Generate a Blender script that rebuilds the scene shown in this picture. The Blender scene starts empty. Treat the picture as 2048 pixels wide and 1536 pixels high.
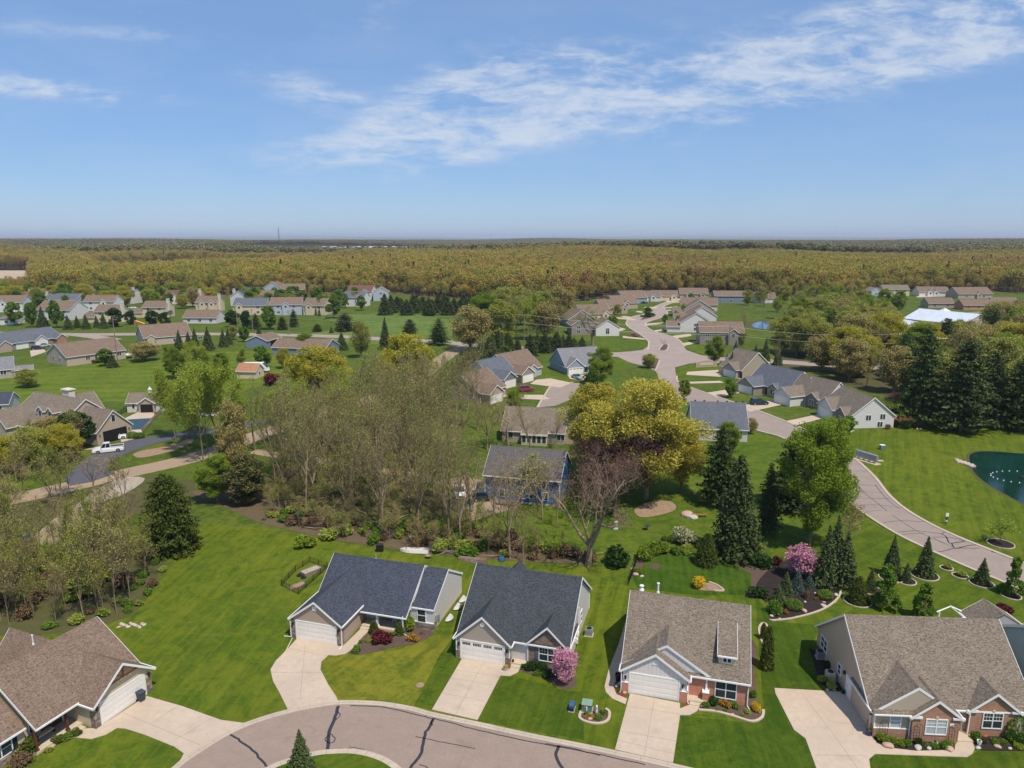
import bpy, bmesh, math, random
import numpy as np
from mathutils import Vector, Matrix
from mathutils.geometry import tessellate_polygon
R = math.radians
sc = bpy.context.scene
col = sc.collection

# ------------------------------------------------------------------ camera
CAM_H, PITCH, FPX = 44.0, R(11.65), 1421.0
cam_d = bpy.data.cameras.new('camera'); cam = bpy.data.objects.new('camera', cam_d); col.objects.link(cam)
cam.location = (0, 0, CAM_H); cam.rotation_euler = (math.pi/2 - PITCH, 0, 0)
cam_d.sensor_width = 36; cam_d.lens = 36*FPX/2048; cam_d.clip_start = .5; cam_d.clip_end = 60000
sc.camera = cam

# ------------------------------------------------------------------ light
SUN_EL, SUN_AZ = R(61), math.atan2(.58, -.81)     # azimuth from +Y, clockwise seen from above
sd = Vector((math.sin(SUN_AZ)*math.cos(SUN_EL), math.cos(SUN_AZ)*math.cos(SUN_EL), math.sin(SUN_EL)))
ld = bpy.data.lights.new('sun', 'SUN'); ld.energy = 4.0; ld.angle = R(.53); ld.color = (1, .915, .80)
sun = bpy.data.objects.new('sun', ld); col.objects.link(sun); sun.location = (0, 0, 300)
sun.rotation_euler = sd.to_track_quat('Z', 'Y').to_euler()
W = bpy.data.worlds.new('World'); sc.world = W; W.use_nodes = True
sc.view_settings.view_transform = 'Standard'; sc.view_settings.look = 'None'
sc.view_settings.gamma = 1; sc.view_settings.use_curve_mapping = False
sc.view_settings.exposure = 0.12
cy = sc.cycles
cy.max_bounces = 5; cy.diffuse_bounces = 3; cy.glossy_bounces = 2; cy.transmission_bounces = 3
cy.volume_bounces = 0; cy.transparent_max_bounces = 6; cy.caustics_reflective = False; cy.caustics_refractive = False
cy.sample_clamp_indirect = 4

def G(u, v, z=0.0):
    "point on the level z seen at pixel (u, v) of the 2048 px wide photograph"
    x = (u-1024)/FPX; y = -(v-768)/FPX
    d = (x, math.cos(PITCH)+y*math.sin(PITCH), -math.sin(PITCH)+y*math.cos(PITCH))
    t = (z-CAM_H)/d[2]
    return (d[0]*t, d[1]*t)
def HT(v, Y):
    "height of a point at distance Y that is seen at row v"
    y = -(v-768)/FPX; s, c = math.sin(PITCH), math.cos(PITCH)
    return CAM_H-(Y*s-y*Y*c)/(c+y*s)
def MPP(Y, z=0):
    return (Y*math.cos(PITCH)+(CAM_H-z)*math.sin(PITCH))/FPX

def world_nodes():
    nt = W.node_tree; n = nt.nodes; l = nt.links; n.clear()
    out = n.new('ShaderNodeOutputWorld'); bg = n.new('ShaderNodeBackground'); bg.inputs[1].default_value = .13
    sky = n.new('ShaderNodeTexSky'); sky.sky_type = 'NISHITA'; sky.sun_disc = False
    sky.sun_elevation = SUN_EL; sky.sun_rotation = SUN_AZ; sky.altitude = 300; sky.air_density = 1.0; sky.dust_density = .2; sky.ozone_density = 4.5
    def M(op, a, b=None, c=None):
        m = n.new('ShaderNodeMath'); m.operation = op
        for i, q in enumerate((a, b, c)):
            if q is None: continue
            if isinstance(q, (int, float)): m.inputs[i].default_value = q
            else: l.new(q, m.inputs[i])
        return m.outputs[0]
    tc = n.new('ShaderNodeTexCoord'); sp = n.new('ShaderNodeSeparateXYZ'); l.new(tc.outputs['Generated'], sp.inputs[0])
    yy = M('MAXIMUM', sp.outputs[1], .05)
    a = M('DIVIDE', sp.outputs[0], yy); e = M('DIVIDE', sp.outputs[2], yy)     # tangent of bearing and elevation
    back = M('GREATER_THAN', sp.outputs[1], .05)
    zz = M('ADD', M('MAXIMUM', sp.outputs[2], 0), .06)
    px = M('DIVIDE', sp.outputs[0], zz); py = M('DIVIDE', sp.outputs[1], zz)
    cv = n.new('ShaderNodeCombineXYZ'); l.new(a, cv.inputs[0]); l.new(M('MULTIPLY', e, 1.8), cv.inputs[1])
    def noise(scale, detail, rough, dist=0., sx=1, sy=1, rz=0, off=0.):
        mp = n.new('ShaderNodeMapping'); l.new(cv.outputs[0], mp.inputs[0]); mp.inputs['Scale'].default_value = (sx, sy, 1)
        mp.inputs['Rotation'].default_value = (0, 0, rz); mp.inputs['Location'].default_value = (off, off*.7, off*.3)
        t = n.new('ShaderNodeTexNoise'); t.inputs['Scale'].default_value = scale; t.inputs['Detail'].default_value = detail
        t.inputs['Roughness'].default_value = rough; t.inputs['Distortion'].default_value = dist
        l.new(mp.outputs[0], t.inputs['Vector']); return t.outputs[0]
    n1 = noise(5, 10, .62, .5, .8, 1.5, .35, 3.1); n2 = noise(22, 8, .65, .4, .8, 1.5, .3, 9.2); n3 = noise(3, 5, .6, .0, 1, 1.4, .4, 21.)
    warp = M('MULTIPLY', M('SUBTRACT', n3, .5), .10)
    aw = M('ADD', a, warp); ew = M('ADD', e, M('MULTIPLY', warp, .5))
    # cloud banks: photo pixel centre, half sizes, tilt, strength
    banks = ((1840, 45, 300, 75, -14, 1.25), (1650, 120, 280, 55, -20, 1.0), (1330, 165, 330, 45, -4, 1.1), (1080, 150, 200, 52, -12, .95),
             (1000, 262, 270, 34, -6, 1.05), (760, 285, 170, 34, -10, .85), (900, 240, 130, 90, -40, .65), (130, 188, 165, 17, 5, 1.15), (20, 165, 80, 28, 10, .6),
             (590, 172, 120, 26, 12, .8), (300, 72, 125, 20, 4, .65), (770, 25, 90, 34, -25, .5), (520, 310, 130, 30, 8, .35), (60, 62, 80, 24, 0, .5),
             (1700, 262, 120, 9, -3, .25), (1980, 105, 120, 15, -10, .8), (850, 345, 240, 26, -3, .3), (430, 215, 140, 16, 5, .2), (280, 285, 90, 16, 5, .22), (700, 190, 70, 14, 15, .3))
    tot = None
    for (u, v, ru, rv, tilt, k) in banks:
        dx = (u-1024)/FPX; dy = -(v-768)/FPX; fw = math.cos(PITCH)+dy*math.sin(PITCH)
        ca, ce = dx/fw, (-math.sin(PITCH)+dy*math.cos(PITCH))/fw
        t = R(-tilt); cx, sx = math.cos(t), math.sin(t)
        da = M('SUBTRACT', aw, ca); de = M('SUBTRACT', ew, ce)
        p = M('MULTIPLY', M('ADD', M('MULTIPLY', da, cx), M('MULTIPLY', de, sx)), FPX/ru)
        q = M('MULTIPLY', M('SUBTRACT', M('MULTIPLY', de, cx), M('MULTIPLY', da, sx)), FPX/rv)
        r2 = M('ADD', M('MULTIPLY', p, p), M('MULTIPLY', q, q))
        g = M('MULTIPLY', M('POWER', 2.718, M('MULTIPLY', r2, -.8)), k)
        tot = g if tot is None else M('ADD', tot, g)
    tot = M('MULTIPLY', tot, back)
    tot = M('MINIMUM', tot, 1.05); nn = M('ADD', M('MULTIPLY', n1, 1.35), M('MULTIPLY', n2, .95))       # about 1.15 in the middle
    dens = M('MULTIPLY', tot, M('MULTIPLY', M('SUBTRACT', nn, .96), 2.6)); 
    mr = n.new('ShaderNodeMapRange'); mr.interpolation_type = 'SMOOTHSTEP'; l.new(dens, mr.inputs[0])
    mr.inputs[1].default_value = 0; mr.inputs[2].default_value = 1.25; mr.inputs[3].default_value = 0; mr.inputs[4].default_value = .74
    hz = n.new('ShaderNodeMapRange'); l.new(n1, hz.inputs[0]); hz.inputs[1].default_value = .42; hz.inputs[2].default_value = .9; hz.inputs[3].default_value = 0; hz.inputs[4].default_value = .16
    dd = M('MAXIMUM', mr.outputs[0], hz.outputs[0])
    mx = n.new('ShaderNodeMix'); mx.data_type = 'RGBA'; l.new(dd, mx.inputs[0])
    hsv = n.new('ShaderNodeHueSaturation'); hsv.inputs['Saturation'].default_value = 1.1; hsv.inputs['Value'].default_value = 1.0
    l.new(sky.outputs[0], hsv.inputs['Color']); tn = n.new('ShaderNodeMix'); tn.data_type = 'RGBA'; tn.blend_type = 'MULTIPLY'; tn.inputs[0].default_value = 1; l.new(hsv.outputs[0], tn.inputs[6]); tn.inputs[7].default_value = (.80, .90, 1.08, 1); m2 = n.new('ShaderNodeMix'); m2.data_type = 'RGBA'; m2.inputs[0].default_value = .58; l.new(tn.outputs[2], m2.inputs[6]); m2.inputs[7].default_value = (1.8, 2.85, 4.55, 1); l.new(m2.outputs[2], mx.inputs[6]); mx.inputs[7].default_value = (5.0, 5.4, 6.0, 1)
    l.new(mx.outputs[2], bg.inputs[0]); l.new(bg.outputs[0], out.inputs[0])
world_nodes()

# ------------------------------------------------------------------ helpers
RND = random.Random(7)
def tag(o, label=None, cat=None, group=None, kind=None):
    if label: o['label'] = label
    if cat: o['category'] = cat
    if group: o['group'] = group
    if kind: o['kind'] = kind
    return o
def empty(name, loc=(0, 0, 0), rz=0):
    o = bpy.data.objects.new(name, None); col.objects.link(o); o.location = loc; o.rotation_euler = (0, 0, rz); o.empty_display_size = .2
    return o
def link(name, me, parent=None, loc=None, rz=0, s=None):
    o = bpy.data.objects.new(name, me); col.objects.link(o)
    if parent: o.parent = parent
    if loc: o.location = loc
    if rz: o.rotation_euler = (0, 0, rz)
    if s: o.scale = (s, s, s) if isinstance(s, (int, float)) else s
    return o
class MB:
    def __init__(self): self.v = []; self.f = []; self.m = []; self.uv = []
    def face(self, pts, m=0, uv=None):
        k = len(self.v); self.v += [tuple(p) for p in pts]; self.f.append(tuple(range(k, k+len(pts)))); self.m.append(m)
        self.uv += list(uv) if uv else [(p[0]+p[1], p[2]) for p in pts]
        return self
    def box(self, x0, x1, y0, y1, z0, z1, m=0):
        if x0 > x1: x0, x1 = x1, x0
        if y0 > y1: y0, y1 = y1, y0
        P = lambda a, b, c: (a, b, c)
        for q in (((x0,y0,z0),(x1,y0,z0),(x1,y0,z1),(x0,y0,z1)), ((x1,y1,z0),(x0,y1,z0),(x0,y1,z1),(x1,y1,z1)),
                  ((x1,y0,z0),(x1,y1,z0),(x1,y1,z1),(x1,y0,z1)), ((x0,y1,z0),(x0,y0,z0),(x0,y0,z1),(x0,y1,z1)),
                  ((x0,y0,z1),(x1,y0,z1),(x1,y1,z1),(x0,y1,z1)), ((x0,y1,z0),(x1,y1,z0),(x1,y0,z0),(x0,y0,z0))): self.face(q, m)
        return self
    def prism(self, poly, z0, z1, m=0, ms=None):
        "polygon (x, y) extruded from z0 to z1"
        a = sum(poly[i][0]*poly[(i+1) % len(poly)][1]-poly[(i+1) % len(poly)][0]*poly[i][1] for i in range(len(poly)))
        if a < 0: poly = poly[::-1]
        n = len(poly)
        tri = tessellate_polygon([[Vector((p[0], p[1], 0)) for p in poly]])
        for t in tri:
            q = [(poly[i][0], poly[i][1], z1) for i in t]
            ar = (q[1][0]-q[0][0])*(q[2][1]-q[0][1])-(q[2][0]-q[0][0])*(q[1][1]-q[0][1])
            self.face(q if ar > 0 else q[::-1], m)
        if z0 is not None and z0 < z1:
            for i in range(n):
                p, q = poly[i], poly[(i+1) % n]
                self.face(((p[0],p[1],z0),(q[0],q[1],z0),(q[0],q[1],z1),(p[0],p[1],z1)), ms if ms is not None else m)
        return self
    def tube(self, pts, r, n=8, m=0, cap=True):
        pts = [Vector(p) for p in pts]; rs = r if isinstance(r, (list, tuple)) else [r]*len(pts); rings = []
        for i, p in enumerate(pts):
            d = (pts[min(i+1, len(pts)-1)]-pts[max(i-1, 0)]).normalized()
            a = d.cross(Vector((0, 0, 1)) if abs(d.z) < .9 else Vector((1, 0, 0))).normalized(); b = d.cross(a)
            k = len(self.v); self.v += [tuple(p+(a*math.cos(t)+b*math.sin(t))*rs[i]) for t in [2*math.pi*j/n for j in range(n)]]; rings.append(k)
        for a, b in zip(rings, rings[1:]):
            for j in range(n):
                q = (a+j, a+(j+1) % n, b+(j+1) % n, b+j); self.f.append(q[::-1]); self.m.append(m); self.uv += [(0, 0)]*4
        if cap:
            self.f.append(tuple(rings[-1]+j for j in range(n))[::-1]); self.m.append(m); self.uv += [(0, 0)]*n
            self.f.append(tuple(rings[0]+j for j in range(n))); self.m.append(m); self.uv += [(0, 0)]*n
        return self
    def lathe(self, prof, c=(0, 0), n=16, m=0):
        k = len(self.v)
        for (r, z) in prof: self.v += [(c[0]+r*math.cos(2*math.pi*j/n), c[1]+r*math.sin(2*math.pi*j/n), z) for j in range(n)]
        for i in range(len(prof)-1):
            for j in range(n):
                a, b = k+i*n, k+(i+1)*n; self.f.append((a+j, a+(j+1) % n, b+(j+1) % n, b+j)); self.m.append(m); self.uv += [(0, 0)]*4
        return self
    def strip(self, pts, w, z, m=0, h=None):
        "flat ribbon (or a box of height h) along a polyline of (x, y)"
        L, Rr = offset(pts, w/2), offset(pts, -w/2)
        for i in range(len(pts)-1):
            a, b, c, d = L[i], L[i+1], Rr[i+1], Rr[i]
            self.face([(a[0],a[1],z),(d[0],d[1],z),(c[0],c[1],z),(b[0],b[1],z)], m)
            if h:
                self.face([(b[0],b[1],z-h),(a[0],a[1],z-h),(a[0],a[1],z),(b[0],b[1],z)][::-1], m)
                self.face([(d[0],d[1],z-h),(c[0],c[1],z-h),(c[0],c[1],z),(d[0],d[1],z)][::-1], m)
        if h:
            for i in (0, len(pts)-1):
                a, d = L[i], Rr[i]; self.face([(a[0],a[1],z-h),(d[0],d[1],z-h),(d[0],d[1],z),(a[0],a[1],z)], m)
        return self
    def build(self, name, mats, parent=None, smooth=False, bevel=0):
        me = bpy.data.meshes.new(name); me.from_pydata(self.v, [], self.f)
        mats = mats if isinstance(mats, (list, tuple)) else [mats]
        for m in mats: me.materials.append(m)
        me.polygons.foreach_set('material_index', self.m)
        u = me.uv_layers.new(name='UVMap'); u.data.foreach_set('uv', [c for p in self.uv for c in p])
        if smooth: me.polygons.foreach_set('use_smooth', [True]*len(self.f))
        me.update(); o = link(name, me, parent)
        if bevel:
            bm = bmesh.new(); bm.from_mesh(me); bmesh.ops.remove_doubles(bm, verts=bm.verts, dist=1e-4); bm.to_mesh(me); bm.free()
            b = o.modifiers.new('bevel', 'BEVEL'); b.width = bevel; b.segments = 2; b.limit_method = 'ANGLE'
        return o
def offset(pts, d):
    out = []
    for i in range(len(pts)):
        a = pts[max(i-1, 0)]; b = pts[min(i+1, len(pts)-1)]
        if len(pts) > 2 and pts[0] == pts[-1] and i in (0, len(pts)-1): a, b = pts[-2], pts[1]
        t = Vector((b[0]-a[0], b[1]-a[1])); t.normalize(); out.append((pts[i][0]-t.y*d, pts[i][1]+t.x*d))
    return out
def smooth_pts(pts, n=6, closed=False):
    P = [Vector(p) for p in pts]; out = []; N = len(P)
    for i in range(N if closed else N-1):
        a, b, c, d = (P[(i-1) % N], P[i], P[(i+1) % N], P[(i+2) % N]) if closed else (P[max(i-1, 0)], P[i], P[i+1], P[min(i+2, N-1)])
        for k in range(n):
            t = k/n; out.append(tuple(.5*((2*b)+(c-a)*t+(2*a-5*b+4*c-d)*t*t+(3*b-a-3*c+d)*t**3)))
    if not closed: out.append(tuple(P[-1]))
    return out
def px(lst, n=0, closed=False, z=0):
    q = [G(u, v, z) for u, v in lst]
    return smooth_pts(q, n, closed) if n else q

# ------------------------------------------------------------------ materials
def mat(name, color=(.5, .5, .5), rough=.7, metal=0, spec=.3):
    m = bpy.data.materials.new(name); m.use_nodes = True; b = m.node_tree.nodes['Principled BSDF']
    b.inputs['Base Color'].default_value = (*color, 1); b.inputs['Roughness'].default_value = rough; b.inputs['Metallic'].default_value = metal
    b.inputs['Specular IOR Level'].default_value = spec
    return m
class NT:
    def __init__(self, m): self.m = m; self.n = m.node_tree.nodes; self.l = m.node_tree.links; self.b = self.n['Principled BSDF']
    def put(self, sock, q):
        if hasattr(q, 'is_output'): self.l.new(q, sock)
        elif isinstance(q, tuple) and len(q) == 3 and sock.type == 'RGBA': sock.default_value = (*q, 1)
        else: sock.default_value = q
    def math(self, op, a, b=0., c=0.):
        m = self.n.new('ShaderNodeMath'); m.operation = op
        for i, q in enumerate((a, b, c)): self.put(m.inputs[i], q)
        return m.outputs[0]
    def co(self, w='Object'): return self.n.new('ShaderNodeTexCoord').outputs[w]
    def geo(self): return self.n.new('ShaderNodeNewGeometry').outputs['Position']
    def mapping(self, v, s=(1, 1, 1), r=(0, 0, 0)):
        m = self.n.new('ShaderNodeMapping'); self.l.new(v, m.inputs[0]); m.inputs['Scale'].default_value = s; m.inputs['Rotation'].default_value = r; return m.outputs[0]
    def noise(self, v, s, d=3, rough=.55, dist=0):
        t = self.n.new('ShaderNodeTexNoise'); self.l.new(v, t.inputs['Vector']); t.inputs['Scale'].default_value = s
        t.inputs['Detail'].default_value = d; t.inputs['Roughness'].default_value = rough; t.inputs['Distortion'].default_value = dist; return t.outputs[0]
    def rng(self, v, a, b, c=0., d=1., smooth=False):
        m = self.n.new('ShaderNodeMapRange'); self.l.new(v, m.inputs[0])
        if smooth: m.interpolation_type = 'SMOOTHSTEP'
        for i, q in enumerate((a, b, c, d)): m.inputs[i+1].default_value = q
        return m.outputs[0]
    def mix(self, f, a, b, mode='MIX'):
        m = self.n.new('ShaderNodeMix'); m.data_type = 'RGBA'; m.blend_type = mode; self.put(m.inputs[0], f); self.put(m.inputs[6], a); self.put(m.inputs[7], b); return m.outputs[2]
    def bump(self, h, dist=.02, st=.6):
        b = self.n.new('ShaderNodeBump'); b.inputs['Strength'].default_value = st; b.inputs['Distance'].default_value = dist; self.l.new(h, b.inputs['Height']); self.l.new(b.outputs[0], self.b.inputs['Normal'])
    def color(self, c): self.put(self.b.inputs['Base Color'], c)
    def rand(self): return self.n.new('ShaderNodeObjectInfo').outputs['Random']
def sc3(c, k): return tuple(min(1, q*k) for q in c)

def m_grass(name, c, stripe=None, period=2.2, dry=.25, k=.16):
    "lawn: blade-scale speckle, soft patches, mower passes along the angle `stripe`"
    c = (c[0]*1.02, c[1]*1.08, c[2]*.95); m = mat(name, c, .95, 0, .05); t = NT(m); p = t.geo()
    fine = t.noise(p, 2.6, 4, .75); mid = t.noise(p, .22, 4, .6, .4); big = t.noise(p, .05, 3, .5); blot = t.noise(p, .35, 5, .75, 1.2)
    a = t.mix(t.rng(fine, .32, .68), sc3(c, .58), sc3(c, 1.42)); md2 = t.noise(p, .8, 5, .7, .8)
    a = t.mix(t.rng(md2, .5, .62, 0, .7), a, (c[0]*1.55, c[1]*1.25, c[2]*1.3)); a = t.mix(t.rng(md2, .48, .38, 0, .5), a, (c[0]*.55, c[1]*.66, c[2]*.7))
    a = t.mix(t.math('MULTIPLY', t.rng(mid, .45, .72), dry), a, (c[0]*2.1, c[1]*1.35, c[2]*1.6))
    a = t.mix(t.math('MULTIPLY', t.rng(big, .4, .62), .6), a, (c[0]*.6, c[1]*.74, c[2]*.8)); a = t.mix(t.rng(blot, .49, .60, 0, .6), a, (c[0]*1.5, c[1]*1.22, c[2]*1.3)); a = t.mix(t.rng(blot, .48, .38, 0, .6), a, (c[0]*.5, c[1]*.66, c[2]*.7))
    if stripe is not None:
        q = t.mapping(p, (1, 1, 1), (0, 0, -R(stripe)))
        s = t.n.new('ShaderNodeSeparateXYZ'); t.l.new(q, s.inputs[0])
        st = t.noise(t.mapping(q, (.06, 1.6, 1)), 1, 4, .7); a = t.mix(t.rng(st, .5, .72, 0, .5), a, (c[0]*1.9, c[1]*1.45, c[2]*1.3)); a = t.mix(t.rng(st, .5, .3, 0, .45), a, sc3(c, .6))
        wob = t.math('MULTIPLY', t.noise(p, .12, 2), 1.4)
        w = t.math('SINE', t.math('MULTIPLY', t.math('ADD', s.outputs[1], wob), 2*math.pi/period))
        a = t.mix(t.rng(w, -.5, .5, 0, k*1.5), a, (c[0]*2.0, c[1]*1.6, c[2]*1.5))
    t.color(a); t.bump(t.noise(p, 9, 3, .7), .06, .5); return m
def m_ground(name, c, c2, s=1.2, rough=.95, bump=.02):
    m = mat(name, c, rough, 0, .1); t = NT(m); p = t.geo()
    f = t.noise(p, s, 6, .7); f2 = t.noise(p, s*.12, 3, .6)
    f3 = t.noise(p, min(s*.3, .55), 5, .7, .6); t.color(t.mix(t.rng(f3, .55, .75, 0, .5), t.mix(t.rng(f2, .35, .65, 0, .7), t.mix(t.rng(f, .3, .7), c, c2), sc3(c2, .78)), sc3(c, .72))); t.bump(f, bump, .6); return m
def m_shingle(name, c, var=.35, alt=None):
    m = mat(name, c, .92, 0, .15); t = NT(m); uv = t.co('UV')
    br = t.n.new('ShaderNodeTexBrick'); t.l.new(uv, br.inputs['Vector'])
    br.inputs['Color1'].default_value = (*sc3(c, 1-var), 1); br.inputs['Color2'].default_value = (*sc3(alt or c, 1+var), 1); br.inputs['Mortar'].default_value = (*sc3(c, .35), 1)
    for k, v in (('Scale', 1), ('Mortar Size', .012), ('Brick Width', .34), ('Row Height', .15), ('Bias', -.1), ('Mortar Smooth', .3)): br.inputs[k].default_value = v
    n = t.noise(uv, .5, 4, .6); n2 = t.noise(t.mapping(uv, (5, 8, 1)), 1, 3, .8)
    a = t.mix(t.rng(n2, .42, .62, 0, .85), br.outputs[0], sc3(alt or c, 1+var*1.6)); a = t.mix(t.rng(n2, .5, .36, 0, .6), a, sc3(c, .5)); a = t.mix(t.rng(n, .35, .7, 0, .3), a, sc3(c, .6)); a = t.mix(t.rng(t.noise(t.mapping(uv, (1.6, .12, 1)), 1, 3, .7), .5, .75, 0, .4), a, sc3(c, 1.5))
    t.color(a); t.bump(br.outputs[1], .015, -.5); return m
def wallco(t):
    s = t.n.new('ShaderNodeSeparateXYZ'); t.l.new(t.co('Object'), s.inputs[0])
    cb = t.n.new('ShaderNodeCombineXYZ'); t.l.new(t.math('ADD', s.outputs[0], s.outputs[1]), cb.inputs[0]); t.l.new(s.outputs[2], cb.inputs[1]); return cb.outputs[0], s
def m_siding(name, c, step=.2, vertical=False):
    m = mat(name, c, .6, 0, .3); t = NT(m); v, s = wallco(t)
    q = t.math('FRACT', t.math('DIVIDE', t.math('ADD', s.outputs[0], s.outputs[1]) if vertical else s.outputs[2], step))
    lap_shade = t.rng(q, 0, .16, 1, 0); n = t.noise(v, 1.3, 4)  # dark line at each lap: its shadow painted into the colour
    t.color(t.mix(t.math('MULTIPLY', lap_shade, .42), t.mix(t.rng(n, .3, .7, 0, .3), c, sc3(c, .86)), sc3(c, .35))); t.bump(q, .02, .8); return m
def m_brick(name, c1, c2, mortar=(.45, .4, .35), w=.24, h=.085, bias=0):
    m = mat(name, c1, .85, 0, .2); t = NT(m); v, s = wallco(t)
    br = t.n.new('ShaderNodeTexBrick'); t.l.new(v, br.inputs['Vector'])
    for k, q in (('Color1', (*c1, 1)), ('Color2', (*c2, 1)), ('Mortar', (*mortar, 1)), ('Scale', 1), ('Mortar Size', .012), ('Brick Width', w), ('Row Height', h), ('Bias', bias)): br.inputs[k].default_value = q
    n = t.noise(v, 2.2, 4, .6); t.color(t.mix(t.rng(n, .35, .7, 0, .5), br.outputs[0], sc3(c2, .7))); t.bump(br.outputs[1], .02, -.6); return m
def m_stone(name, cs, scale=2.6):
    m = mat(name, cs[0], .9, 0, .15); t = NT(m); v, s = wallco(t); q = t.mapping(v, (1, 1.9, 1))
    vo = t.n.new('ShaderNodeTexVoronoi'); t.l.new(q, vo.inputs['Vector']); vo.inputs['Scale'].default_value = scale
    rp = t.n.new('ShaderNodeValToRGB'); rp.color_ramp.interpolation = 'CONSTANT'
    sx = t.n.new('ShaderNodeSeparateXYZ'); t.l.new(vo.outputs['Color'], sx.inputs[0]); t.l.new(sx.outputs[0], rp.inputs[0])
    e = rp.color_ramp.elements; e[0].color = (*cs[0], 1); e[1].position = .8; e[1].color = (*cs[-1], 1)
    for i, cc in enumerate(cs[1:-1]): k = e.new(.25+.25*i); k.color = (*cc, 1)
    d = t.rng(vo.outputs['Distance'], .3, .55, 0, .35); t.color(t.mix(d, rp.outputs[0], (.1, .09, .08))); t.bump(vo.outputs['Distance'], .04, -.7); return m
def m_leaf(name, c, c2, trans=.25, s=.5):
    m = mat(name, c, .7, 0, .15); t = NT(m); p = t.geo(); n = t.noise(p, s, 3, .7); n2 = t.noise(p, s*6, 2, .6)
    a = t.mix(t.rng(n, .35, .65), c, c2); a = t.mix(t.rng(n2, .3, .7, 0, .4), a, sc3(c, .6))
    a = t.mix(t.math('MULTIPLY', t.rand(), .35), a, sc3(c2, 1.35))
    t.color(a)
    if trans:
        tr = t.n.new('ShaderNodeBsdfTranslucent'); t.l.new(a, tr.inputs[0]); ms = t.n.new('ShaderNodeMixShader'); ms.inputs[0].default_value = trans
        out = [q for q in t.n if q.type == 'OUTPUT_MATERIAL'][0]; t.l.new(t.b.outputs[0], ms.inputs[1]); t.l.new(tr.outputs[0], ms.inputs[2]); t.l.new(ms.outputs[0], out.inputs[0])
    return m
def m_noisy(name, c, k=.25, s=3, rough=.8, metal=0, spec=.3, bump=0):
    m = mat(name, c, rough, metal, spec); t = NT(m); n = t.noise(t.co('Object'), s, 5, .65)
    t.color(t.mix(t.rng(n, .3, .7), sc3(c, 1-k), sc3(c, 1+k)))
    if bump: t.bump(n, bump, .6)
    return m
M = {}
GR = (.08, .112, .012)
M['ground'] = m_grass('meadow_grass', (.08, .112, .018), None, dry=.5)
M['lawn'] = m_grass('lawn_grass', GR, None)
M['leaf_litter'] = m_ground('leaf_litter', (.10, .075, .045), (.17, .125, .07), 1.1)
M['scrub'] = m_ground('scrub_ground', (.06, .085, .02), (.12, .10, .045), .5)
M['wood_floor'] = m_ground('wood_floor', (.07, .06, .035), (.13, .10, .055), .6)
M['field'] = m_ground('bare_field', (.42, .32, .22), (.52, .42, .3), .05)
M['gravel'] = m_ground('gravel', (.33, .235, .155), (.42, .31, .21), .8)
M['dirt'] = m_ground('dirt', (.2, .125, .07), (.42, .3, .2), 1.5, bump=.08)
M['mulch'] = m_ground('mulch', (.075, .05, .038), (.16, .11, .085), 5, bump=.06)
M['dark_mulch'] = m_ground('dark_mulch', (.02, .015, .015), (.055, .04, .036), 6, bump=.06)
M['red_mulch'] = m_ground('red_mulch', (.14, .035, .022), (.26, .07, .04), 6, bump=.06)
M['stones'] = m_ground('stones', (.24, .19, .13), (.52, .45, .36), 1.6, bump=.08)
M['asphalt'] = m_ground('worn_asphalt', (.285, .21, .165), (.355, .27, .215), 4, bump=.005)
M['road_far'] = m_ground('pale_asphalt', (.33, .26, .225), (.41, .33, .285), 1.5, bump=.005)
M['blacktop'] = m_ground('blacktop', (.085, .085, .1), (.13, .13, .15), 3, bump=.005)
M['tar'] = mat('tar', (.04, .038, .045), .6)
M['concrete'] = m_ground('concrete', (.50, .395, .29), (.60, .48, .365), 1.6, bump=.004)
M['kerb'] = m_ground('kerb_concrete', (.47, .385, .29), (.56, .465, .36), 2.5, bump=.004)
M['joint'] = mat('joint', (.3, .25, .2), .9)
M['roof_slate'] = m_shingle('roof_slate', (.05, .056, .072), .4, (.062, .07, .09))
M['roof_charcoal'] = m_shingle('roof_charcoal', (.052, .055, .062), .35, (.06, .068, .075))
M['roof_brown'] = m_shingle('roof_brown', (.18, .125, .088), .3, (.21, .15, .11))
M['roof_tan'] = m_shingle('roof_tan', (.165, .13, .098), .34, (.21, .17, .13))
M['roof_worn'] = m_shingle('roof_worn', (.12, .11, .105), .3); M['roof_grey'] = m_shingle('roof_grey', (.2, .195, .205), .2, (.22, .215, .22))
M['roof_bluegrey'] = m_shingle('roof_bluegrey', (.115, .125, .145), .25, (.13, .14, .16))
M['roof_red'] = m_shingle('roof_red', (.17, .085, .068), .25)
M['roof_orange'] = m_shingle('roof_orange', (.4, .2, .11), .25)
M['white'] = m_noisy('white_trim', (.82, .80, .76), .04, 2, .5)
M['door_white'] = m_noisy('door_white', (.82, .77, .69), .04, 1.5, .5)
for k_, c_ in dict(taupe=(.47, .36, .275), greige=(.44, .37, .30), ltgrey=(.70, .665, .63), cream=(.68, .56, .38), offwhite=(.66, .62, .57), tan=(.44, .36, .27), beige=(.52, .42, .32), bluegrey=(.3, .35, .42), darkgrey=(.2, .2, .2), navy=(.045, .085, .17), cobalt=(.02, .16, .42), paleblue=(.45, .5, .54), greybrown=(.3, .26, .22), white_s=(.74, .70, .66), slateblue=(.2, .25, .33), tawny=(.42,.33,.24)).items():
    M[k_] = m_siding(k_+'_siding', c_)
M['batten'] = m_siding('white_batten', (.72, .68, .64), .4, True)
M['brick_red'] = m_brick('brick_red', (.56, .145, .06), (.66, .22, .10))
M['brick_brown'] = m_brick('brick_brown', (.34, .125, .045), (.45, .19, .08))
M['brick_tan'] = m_brick('brick_tan', (.42, .29, .2), (.5, .37, .27))
M['stone'] = m_stone('stone_veneer', [(.34, .25, .17), (.18, .15, .14), (.42, .32, .23), (.25, .22, .22), (.3, .22, .16)])
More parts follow.
